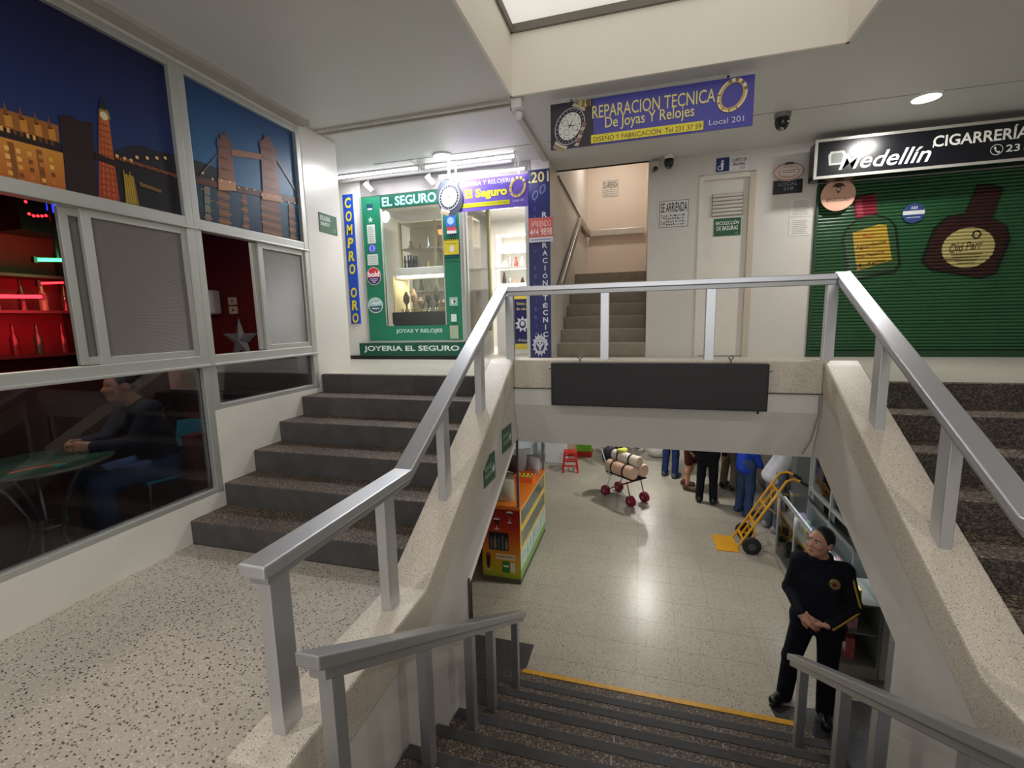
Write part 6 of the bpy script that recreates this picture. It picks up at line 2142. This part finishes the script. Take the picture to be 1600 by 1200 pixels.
MB().tube([(-0.05, -0.17, 0.26), (0.26, 0.17, 0.42)], 0.008, 6).build('cross_bar', FR, t, local=True)
MB().tube([(-0.05, 0.17, 0.26), (0.26, -0.17, 0.42)], 0.008, 6).build('cross_bar', FR, t, local=True)
MB().box(-0.32, 0.36, -0.17, 0.17, 0.455, 0.47).build('seat_sling', plain('sling_dark', (50, 40, 44), 0.8), t, local=True)
rc, rs = math.cos(ang), math.sin(ang)
def PC(a, b):
    return (-0.25 + a * rc - b * rs, 8.22 + a * rs + b * rc)
BR = [plain('roll_tan', (214, 178, 152), 0.7), plain('roll_beige', (222, 192, 168), 0.7), plain('roll_cream', (226, 214, 198), 0.7)]
for i, (b_, zc, r) in enumerate(((-0.125, 0.595, 0.122), (0.125, 0.595, 0.118), (0.0, 0.775, 0.10))):
    x, y = PC(0.04, b_)
    o = top('rolled_bundle', (x, y, LOW + zc - r), ['tan rolled bundle low on the pushchair towards the stairs', 'beige rolled bundle low on the pushchair towards the stool', 'cream rolled bundle on top of two others on the pushchair'][i], 'bundle', 'rolled bundles', rz=ang)
    MB().lathe([(0.0, -0.31), (r * 0.9, -0.31), (r, -0.28), (r * 1.02, -0.1), (r * 0.96, 0.08), (r, 0.28), (r * 0.9, 0.31), (0.0, 0.31)], (0, 0, r), 20, axis='x').build('roll', BR[i], o, local=True, smooth=True)
    MB().lathe([(r * 0.75, 0.311), (r * 0.75, 0.316), (0.0, 0.316)], (0, 0, r), 18, axis='x').build('roll_end', BR[1], o, local=True)
    for q in (-0.15, 0.13):
        MB().lathe([(r * 1.04, q - 0.015), (r * 1.06, q - 0.015), (r * 1.06, q + 0.015), (r * 1.04, q + 0.015)], (0, 0, r), 20, axis='x').build('strap', BLACK, o, local=True)
x, y = PC(-0.36, 0.0)
o = top('carrier_bag', (x, y, LOW + 0.35), 'crumpled white carrier bag hanging at the pushchair handle', 'bag')
sdf_object('bag', Sdf().ell((0, 0, 0.12), (0.10, 0.15, 0.13)).ell((0.03, 0.06, 0.2), (0.07, 0.08, 0.1)).ell((-0.03, -0.06, 0.17), (0.08, 0.08, 0.11)), 0.02, plain('bag_white', (206, 210, 212), 0.45, bump=0.5, bscale=14), o)
x, y = PC(-0.42, 0.02)
o = top('rucksack', (x, y, LOW + 0.55), 'dark rucksack wedged behind the rolled bundles', 'bag', rz=ang)
sdf_object('pack', Sdf().ell((0, 0, 0.16), (0.09, 0.17, 0.19)).ell((-0.05, 0, 0.12), (0.07, 0.12, 0.10)), 0.015, plain('rucksack_dark', (34, 32, 48), 0.7), o)
MB().tube([(0.03, -0.05, 0.33), (0.0, -0.03, 0.39), (0.0, 0.03, 0.39), (0.03, 0.05, 0.33)], 0.01, 6).build('carry_loop', BLACK, o, local=True)
x, y = PC(-0.08, 0.0)
o = top('yellow_cloth', (x, y, LOW + 0.87), 'small yellow green cloth tucked on the topmost bundle', 'cloth')
sdf_object('cloth', Sdf().ell((0, 0, 0.02), (0.10, 0.07, 0.035)).ell((0.05, 0.03, 0.035), (0.05, 0.04, 0.03)), 0.012, plain('cloth_lime', (196, 206, 70), 0.7), o)
o = top('plastic_sack', (0.42, 11.0, LOW), 'white plastic sacks heaped on the far hall floor', 'sack')
sdf_object('sack', Sdf().ell((0, 0, 0.2), (0.28, 0.25, 0.22)).ell((0.15, 0.1, 0.38), (0.18, 0.17, 0.2)).ell((-0.2, 0.0, 0.3), (0.16, 0.16, 0.22)), 0.025, plain('sack_white', (216, 216, 212), 0.4, bump=0.4, bscale=9), o)

# yellow hand truck
t = top('hand_truck', (1.42, 6.82, LOW), 'yellow hand truck leaning on the showcase with toe plate on the floor', 'hand truck')
YEL_T = plain('truck_yellow', (222, 160, 26), 0.45, var=0.08)
def TT(s_, y, off=0.0):          # point along the leaning frame
    return (1.36 + 0.56 * s_ + off * 0.87, 6.82 + y, LOW + 0.04 + 1.02 * s_ - off * 0.48)
MB().box(1.08, 1.37, 6.58, 7.06, LOW + 0.002, LOW + 0.014).build('toe_plate', YEL_T, t)
for y in (-0.17, 0.17):
    MB().tube([TT(0.0, y), TT(1.0, y), TT(1.06, y * 0.9, 0.06), TT(1.07, y * 0.85, 0.16)], 0.017, 10).build('side_rail', YEL_T, t, smooth=True)
    MB().tube([TT(0.62, y), TT(0.60, y, 0.16), TT(0.80, y, 0.02)], 0.011, 8).build('handle_loop', YEL_T, t)
    MB().tube([TT(0.05, y), TT(0.16, y, 0.14), TT(0.34, y)], 0.012, 8).build('axle_bracket', YEL_T, t)
    MB().tube([TT(1.07, y * 0.85, 0.14), TT(1.07, y * 0.85, 0.26)], 0.02, 10).build('grip', BLACK, t)
for s_ in (0.12, 0.36, 0.6, 0.84):
    MB().beam(TT(s_, -0.17), TT(s_, 0.17), 0.02, 0.03).build('cross_bar', YEL_T, t)
MB().beam(TT(0.1, 0.0), TT(0.84, 0.0), 0.02, 0.02).build('centre_bar', YEL_T, t)
MB().tube([(1.52, 6.57, LOW + 0.12), (1.52, 7.07, LOW + 0.12)], 0.012, 8).build('axle', STEEL, t)
for y in (6.575, 7.065):
    w_ = MB().lathe([(0.05, y - 0.03), (0.105, y - 0.032), (0.12, y - 0.02), (0.12, y + 0.02), (0.105, y + 0.032), (0.05, y + 0.03)], (1.52, 0, LOW + 0.12), 24, axis='y').build('wheel', plain('tyre', (28, 28, 30), 0.7), t, smooth=True)
    MB().lathe([(0.0, y - 0.034), (0.05, y - 0.034), (0.05, y + 0.034), (0.0, y + 0.034)], (1.52, 0, LOW + 0.12), 16, axis='y').build('hub', plain('hub_grey', (70, 70, 72), 0.5), w_)

# showcases along the right of the hall
SHG = plain('showcase_base', (120, 122, 116), 0.5)
t = top('showcase', (2.0, 5.42, LOW), 'long glass showcase counter with aluminium edges beside the guard', 'showcase')
MB().box(1.80, 2.10, 4.42, 6.42, LOW, LOW + 0.12).build('plinth', plain('showcase_plinth', (150, 144, 134), 0.6), t)
for z in (LOW + 0.12, LOW + 0.42, LOW + 0.70):
    MB().box(1.79, 2.08, 4.43, 6.41, z, z + 0.015).build('shelf', SHG, t)
MB().box(1.775, 1.781, 4.42, 6.42, LOW + 0.12, LOW + 0.97).build('front_pane', GLASS, t)
MB().box(1.77, 2.10, 4.42, 6.42, LOW + 0.97, LOW + 0.98).build('top_pane', GLASS, t)
MB().box(2.08, 2.10, 4.42, 6.42, LOW + 0.12, LOW + 0.97).build('back_panel', plain('showcase_back', (120, 128, 126), 0.4), t)
for y in (4.43, 5.09, 5.75, 6.41):
    MB().box(1.765, 1.79, y - 0.012, y + 0.012, LOW + 0.12, LOW + 0.98).build('upright', ALU_F, t)
for z in (LOW + 0.12, LOW + 0.965):
    MB().box(1.765, 1.79, 4.42, 6.42, z, z + 0.02).build('edge_rail', ALU_F, t)
MB().box(1.80, 1.83, 4.5, 6.35, LOW + 0.945, LOW + 0.963).build('light_strip', emitter('showcase_added_light', (245, 250, 255), 5.0), t)  # strip and its glow added to brighten the dark showcase
area_light('showcase_added_glow', (-0.12, 0, 0.93), (0, 0, 0), 0.3, 1.8, 7, (0.95, 0.98, 1.0), parent=t)
GC = [(190, 90, 96), (214, 210, 200), (96, 110, 180), (200, 170, 70), (110, 150, 130), (150, 120, 170), (220, 150, 160), (80, 84, 92), (176, 190, 200)]
k = 0
for z in (LOW + 0.135, LOW + 0.435, LOW + 0.715):
    for i in range(15):
        y = 4.53 + 0.128 * i
        w_, h_, d_ = random.uniform(0.04, 0.055), random.uniform(0.1, 0.22), random.uniform(0.05, 0.12)
        c = GC[k % len(GC)]
        k += 1
        t = top('boxed_good', (1.90, y, z), '%s carton on the %s shelf of the hall showcase' % (['rose', 'cream', 'blue', 'mustard', 'green', 'lilac', 'pink', 'charcoal', 'pale blue'][(k - 1) % 9], {0: 'lowest', 1: 'middle', 2: 'upper'}[[LOW + 0.135, LOW + 0.435, LOW + 0.715].index(z)]), 'box', 'boxed articles in the hall showcase')
        MB().box(1.90 - d_ / 2, 1.90 + d_ / 2, y - w_, y + w_, z, z + h_).build('carton', plain('carton_%d' % ((k - 1) % len(GC)), c, 0.5, var=0.3, scale=30), t)
        MB().box(1.90 - d_ / 2 - 0.002, 1.90 - d_ / 2, y - w_ * 0.7, y + w_ * 0.7, z + h_ * 0.3, z + h_ * 0.75).build('sticker', PAPER, t)
# tall glazing above the counters
t = top('glass_partition', (2.14, 5.4, LOW), 'tall aluminium framed glass partition behind the hall showcase', 'partition')
for y in (4.45, 5.1, 5.75, 6.42):
    MB().box(2.115, 2.165, y - 0.02, y + 0.02, LOW, 0.73).build('upright', ALU_F, t)
for z in (LOW + 0.02, -0.70, 0.69):
    MB().box(2.12, 2.16, 4.45, 6.42, z, z + 0.04).build('rail', ALU_F, t)
for y in (4.47, 5.12, 5.77):
    MB().box(2.137, 2.143, y, y + 0.61, -0.66, 0.69).build('pane', GLASS_D, t)
for y, z, lab in ((5.2, -0.45, 'white paper sheet taped on the tall glass partition'),):
    tag(MB().box(2.130, 2.135, y, y + 0.3, z, z + 0.42).build('paper_sheet', PAPER), lab, 'notice')
led_tube(2.45, 2.9, 5.4, 0.70, 'unseen led tube added to brighten the shop behind the glass partition', 0.014, 14)  # lamp added to lighten the view through the partition
t = top('shop_column', (2.3, 7.1, LOW), 'grey steel clad column at the end of the hall showcase', 'column', kind='structure')
MB().box(2.12, 2.5, 6.98, 7.2, LOW, 0.74).build('cladding', plain('clad_grey', (116, 118, 116), 0.35, 0.4), t, bevel=0.01)
MB().box(2.10, 2.12, 7.0, 7.18, LOW + 0.35, LOW + 0.75).build('notice_plate', PAPER, t)
tag(MB().box(2.28, 2.34, 7.25, 13.8, LOW, 0.72).build('dark_shop_glazing', plain('dark_glazing', (46, 50, 50), 0.15)), 'dark shop glazing along the far hall side', 'glazing', kind='structure')
t = top('umbrella', (2.0, 7.1, LOW), 'black umbrella leaning on the steel column', 'umbrella')
MB().tube([(1.98, 6.98, LOW + 0.02), (2.075, 7.10, LOW + 0.75)], [0.02, 0.03], 10).build('canopy', BLACK, t)
MB().tube([(2.075, 7.10, LOW + 0.74), (2.085, 7.12, LOW + 0.88), (2.04, 7.1, LOW + 0.92)], 0.009, 8).build('handle', BLACK, t)

# ================================================================== BAR INTERIOR
t = top('bar_table', (-3.64, 1.84, 0.0), 'round glass bar table on curved steel legs', 'table')
MB().lathe([(0.0, 0.705), (0.35, 0.705), (0.36, 0.715), (0.35, 0.725), (0.0, 0.725)], (-3.64, 1.84, 0), 32).build('glass_top', plain('table_green_glass', (46, 84, 70), 0.08), t, smooth=True)
MB().tube([(-3.64 + 0.355 * math.cos(a), 1.84 + 0.355 * math.sin(a), 0.714) for a in [i * math.pi / 16 for i in range(32)]], 0.011, 6, closed=True).build('rim', STEEL, t)
for i in range(5):
    a = 2 * math.pi * i / 5 + 0.3
    ca_, sa_ = math.cos(a), math.sin(a)
    MB().tube([(-3.64 + r * ca_, 1.84 + r * sa_, z) for r, z in ((0.26, 0.70), (0.16, 0.55), (0.09, 0.38), (0.08, 0.25), (0.12, 0.12), (0.24, 0.01))], 0.014, 8).build('leg', STEEL, t, smooth=True)
MB().tube([(-3.64 + 0.085 * math.cos(a), 1.84 + 0.085 * math.sin(a), 0.31) for a in [i * math.pi / 8 for i in range(16)]], 0.008, 6, closed=True).build('leg_ring', STEEL, t)


def bar_chair(x, y, rz, col, lab):
    t = top('bar_chair', (x, y, 0), lab, 'chair', rz=rz)
    m = plain('chair_%d_%d_%d' % col, col, 0.4)
    sd = Sdf()
    MB().prism([(-0.20, -0.20), (0.20, -0.20), (0.18, 0.19), (-0.18, 0.19)], 'z', 0.415, 0.44).build('seat', m, t, local=True, bevel=0.01)
    vs, fs = [], []
    for th in (0.0, 0.02):
        for i in range(9):
            u = -1 + 2 * i / 8
            for z, w, lean in ((0.56, 0.19, 0.02), (0.80, 0.20, 0.06)):
                vs.append((u * w, 0.20 + lean - 0.05 * u * u + th, z - 0.02 * u * u * (1 if z > 0.7 else -1)))
    for i in range(8):
        a, b = 2 * i, 18 + 2 * i
        fs += [(a, a + 2, a + 3, a + 1), (b, b + 1, b + 3, b + 2), (a, b, b + 2, a + 2), (a + 1, a + 3, b + 3, b + 1)]
    fs += [(0, 1, 19, 18), (16, 34, 35, 17)]
    bk = MB().add(vs, fs).build('backrest', m, t, local=True, smooth=True)
    for q in (-0.09, 0.09):
        MB().box(q - 0.04, q + 0.04, 0.243, 0.268, 0.70, 0.712).build('slot', BLACK, bk, local=True)
    for sx in (-1, 1):
        MB().tube([(0.17 * sx, 0.18, 0.0), (0.17 * sx, 0.19, 0.42), (0.17 * sx, 0.235, 0.76)], 0.012, 8).build('leg', STEEL, t, local=True)
        MB().tube([(0.17 * sx, -0.19, 0.0), (0.17 * sx, -0.17, 0.42)], 0.012, 8).build('leg', STEEL, t, local=True)


bar_chair(-3.55, 2.53, math.radians(-14), (44, 130, 160), 'blue plastic bar chair with slotted back')
bar_chair(-3.76, 0.98, math.radians(172), (70, 110, 60), 'green bar chair under the guest near the window end')

RN = emitter('neon_red', (255, 30, 40), 7.0)
GN = emitter('neon_green', (60, 255, 120), 4.0)
BN = emitter('neon_blue', (30, 40, 255), 3.0)


def neon(p0, p1, m, lab, r=0.016):
    t = top('neon_tube', tuple((Vector(p0) + Vector(p1)) / 2), lab, 'lamp')
    MB().tube([p0, p1], r, 10).build('tube', m, t, smooth=True)
    for q in (p0, p1):
        MB().box(q[0] - 0.02, q[0] + 0.02, q[1] - 0.012, q[1] + 0.012, q[2] - 0.025, q[2] + 0.025).build('holder', BLACK, t)


# back bar shelving with bottles and light tubes
t = top('back_bar', (-5.35, 2.9, 0), 'dark back bar shelving on the red wall', 'shelving')
BB = plain('bar_wood', (46, 20, 18), 0.4)
MB().box(-5.59, -5.2, 1.7, 3.9, 0, 1.05).build('cupboard', BB, t)
for z in (1.30, 1.70, 2.02):
    MB().box(-5.59, -5.3, 1.7, 3.9, z, z + 0.025).build('shelf', BB, t)
for y in (1.7, 2.45, 3.2, 3.88):
    MB().box(-5.59, -5.32, y, y + 0.025, 1.05, 2.3).build('upright', BB, t)
neon((-5.05, 2.05, 1.815), (-5.05, 2.77, 1.835), RN, 'long glowing red light tube over the back bar')
neon((-5.25, 2.86, 1.965), (-5.25, 3.06, 1.985), RN, 'short glowing red light tube beside the upright', 0.010)
neon((-5.25, 3.14, 1.99), (-5.25, 3.27, 2.0), RN, 'shortest glowing red light tube near the sliding pane', 0.010)
neon((-5.1, 2.78, 2.155), (-5.1, 3.12, 2.19), GN, 'glowing green light tube above the back bar')
for nn in ((-5.05, 2.4, 1.80),):
    MB().box(-5.08, -5.02, 2.38, 2.44, 1.845, 3.4).build('hanger_rod', BLACK, t)
MB().box(-5.11, -5.09, 2.94, 2.96, 2.19, 3.4).build('hanger_rod', BLACK, t)
for i in range(18):
    zz, yy = [1.725, 1.325][i % 2], 1.78 + 0.085 * i + (0.02 if i % 3 == 0 else 0)
    if min(abs(yy - 2.46), abs(yy - 3.21)) < 0.05:
        yy += 0.06
    r = 0.032
    h = 0.26
    m = plain('bottle_%d' % (i % 4), [(60, 30, 24), (40, 60, 40), (120, 110, 90), (70, 24, 24)][i % 4], 0.12)
    t = top('bar_bottle', (-5.42, yy, zz), '%s spirit bottle on the %s shelf of the back bar' % (['brown', 'green', 'pale', 'red'][i % 4], ['upper', 'lower'][i % 2]), 'bottle', 'bottles on the back bar')
    MB().lathe([(r, zz), (r, zz + h * 0.58), (r * 0.4, zz + h * 0.75), (r * 0.4, zz + h)], (-5.42, yy, 0), 12).build('glass', m, t, smooth=True)
    MB().lathe([(r * 0.45, zz + h), (r * 0.45, zz + h + 0.02), (0, zz + h + 0.02)], (-5.42, yy, 0), 10).build('cap', BLACK, t)
t = top('television', (-5.2, 1.95, 1.95), 'dark wall television near the red light tube', 'television')
MB().box(-5.3, -5.24, 2.02, 2.42, 2.02, 2.5).build('case', BLACK, t)
MB().box(-5.6, -5.3, 2.2, 2.24, 2.2, 2.26).build('bracket', BLACK, t)
MB().box(-5.238, -5.234, 2.04, 2.40, 2.04, 2.48).build('screen', plain('tv_screen', (14, 18, 26), 0.15), t)
t = top('jukebox_screen', (-5.3, 3.0, 2.35), 'small lit screen with red lamps under the bar ceiling', 'screen')
MB().box(-5.59, -5.2, 2.78, 3.16, 2.42, 2.9).build('case', BLACK, t)
p = Pr((-5.199, 2.78, 2.42), (0, 1, 0), (0, 0, 1), (1, 0, 0))
p.poly([(0.2, 0.2), (0.37, 0.16), (0.37, 0.44), (0.22, 0.44)], (20, 30, 250))
p.build('blue_screen', t, BN)
p = Pr((-5.199, 2.78, 2.42), (0, 1, 0), (0, 0, 1), (1, 0, 0))
for a, b in ((0.04, 0.42), (0.10, 0.36), (0.11, 0.30), (0.14, 0.33), (0.06, 0.24), (0.07, 0.14), (0.10, 0.13), (0.13, 0.135), (0.16, 0.14), (0.19, 0.15)):
    p.ell(a, b, 0.012, 0.012, (255, 120, 80), n=8, lay=False)
p.build('indicator_lamps', t, RN)
area_light('neon_spill_red', (-4.9, 2.6, 1.75), (0, math.radians(90), 0), 0.4, 1.0, 12, (1, 0.05, 0.07))
area_light('neon_spill_green', (-4.95, 2.95, 2.16), (0, math.radians(90), 0), 0.1, 0.3, 1.0, (0.2, 1, 0.4))
# small unseen pendant added to light the table
t = top('added_pendant', (-3.75, 2.0, 3.4), 'small warm pendant lamp added to light the bar table', 'lamp')
MB().tube([(-3.75, 2.0, 2.72), (-3.75, 2.0, 3.4)], 0.006, 6).build('cord', BLACK, t)
MB().lathe([(0.03, 2.74), (0.06, 2.70), (0.10, 2.60), (0.095, 2.60), (0.05, 2.69), (0.0, 2.71)], (-3.75, 2.0, 0), 20).build('shade', BLACK, t, smooth=True)
area_light('added_pendant_glow', (0, 0, -0.81), (0, 0, 0), 0.12, 0.12, 12, (1, 0.85, 0.7), 'DISK', t)
# things on the end wall of the bar
Y_E = 4.148
t = top('hand_dryer', (-4.75, 4.1, 1.82), 'white wall hand dryer on the red bar wall', 'dryer')
MB().box(-4.92, -4.60, Y_E - 0.13, Y_E, 1.68, 1.95).build('case', WHITE, t, bevel=0.03)
MB().box(-4.86, -4.76, Y_E - 0.134, Y_E - 0.12, 1.72, 1.92).build('screen', plain('dryer_grey', (74, 84, 98), 0.3), t)
t = top('wall_socket', (-4.42, 4.14, 1.85), 'cream double wall socket beside the hand dryer', 'socket')
for z in (1.82, 1.72):
    MB().box(-4.50, -4.38, Y_E - 0.015, Y_E, z - 0.04, z + 0.045).build('plate', plain('socket_cream', (196, 180, 160), 0.5), t, bevel=0.004)
    MB().box(-4.45, -4.43, Y_E - 0.017, Y_E - 0.014, z - 0.01, z + 0.015).build('slot', BLACK, t)
pts = []
for i in range(10):
    a = math.pi / 2 + math.pi * i / 5
    r = 0.26 if i % 2 == 0 else 0.10
    pts.append((r * math.cos(a), r * math.sin(a)))
mb = MB()
vs = [(-4.38, Y_E - 0.05, 1.38)] + [(-4.38 + a, Y_E - 0.012, 1.38 + b) for a, b in pts] + [(-4.38, Y_E, 1.38)]
mb.add(vs, [(0, i + 1, (i + 1) % 10 + 1) for i in range(10)] + [(11, (i + 1) % 10 + 1, i + 1) for i in range(10)])
tag(mb.build('star_ornament', plain('star_grey', (150, 156, 166), 0.4, 0.3)), 'grey five pointed star on the red bar wall', 'ornament')
# small plant pot on the sill inside the lower pane
t = top('potted_plant', (-3.17, 2.74, 0.965), 'tiny yellow potted plant behind the low bar pane', 'plant')
MB().lathe([(0.03, 0.965), (0.042, 1.03), (0.038, 1.03), (0.03, 0.99), (0.0, 0.99)], (-3.19, 2.74, 0), 14).build('pot', plain('pot_tan', (190, 160, 120), 0.6), t, smooth=True)
for i in range(7):
    a = i * 0.9
    MB().add([(-3.19, 2.74, 1.0), (-3.19 + 0.02 * math.cos(a) - 0.01 * math.sin(a), 2.74 + 0.02 * math.sin(a) + 0.01 * math.cos(a), 1.04), (-3.19 + 0.03 * math.cos(a), 2.74 + 0.04 * math.sin(a), 1.075), (-3.19 + 0.02 * math.cos(a) + 0.01 * math.sin(a), 2.74 + 0.02 * math.sin(a) - 0.01 * math.cos(a), 1.04)], [(0, 1, 2, 3)]).build('leaf', plain('leaf_yellow', (200, 176, 60), 0.5), t)
MB().box(-3.22, -3.16, 2.66, 2.82, 0.92, 0.965).build('saucer', WHITE, t)
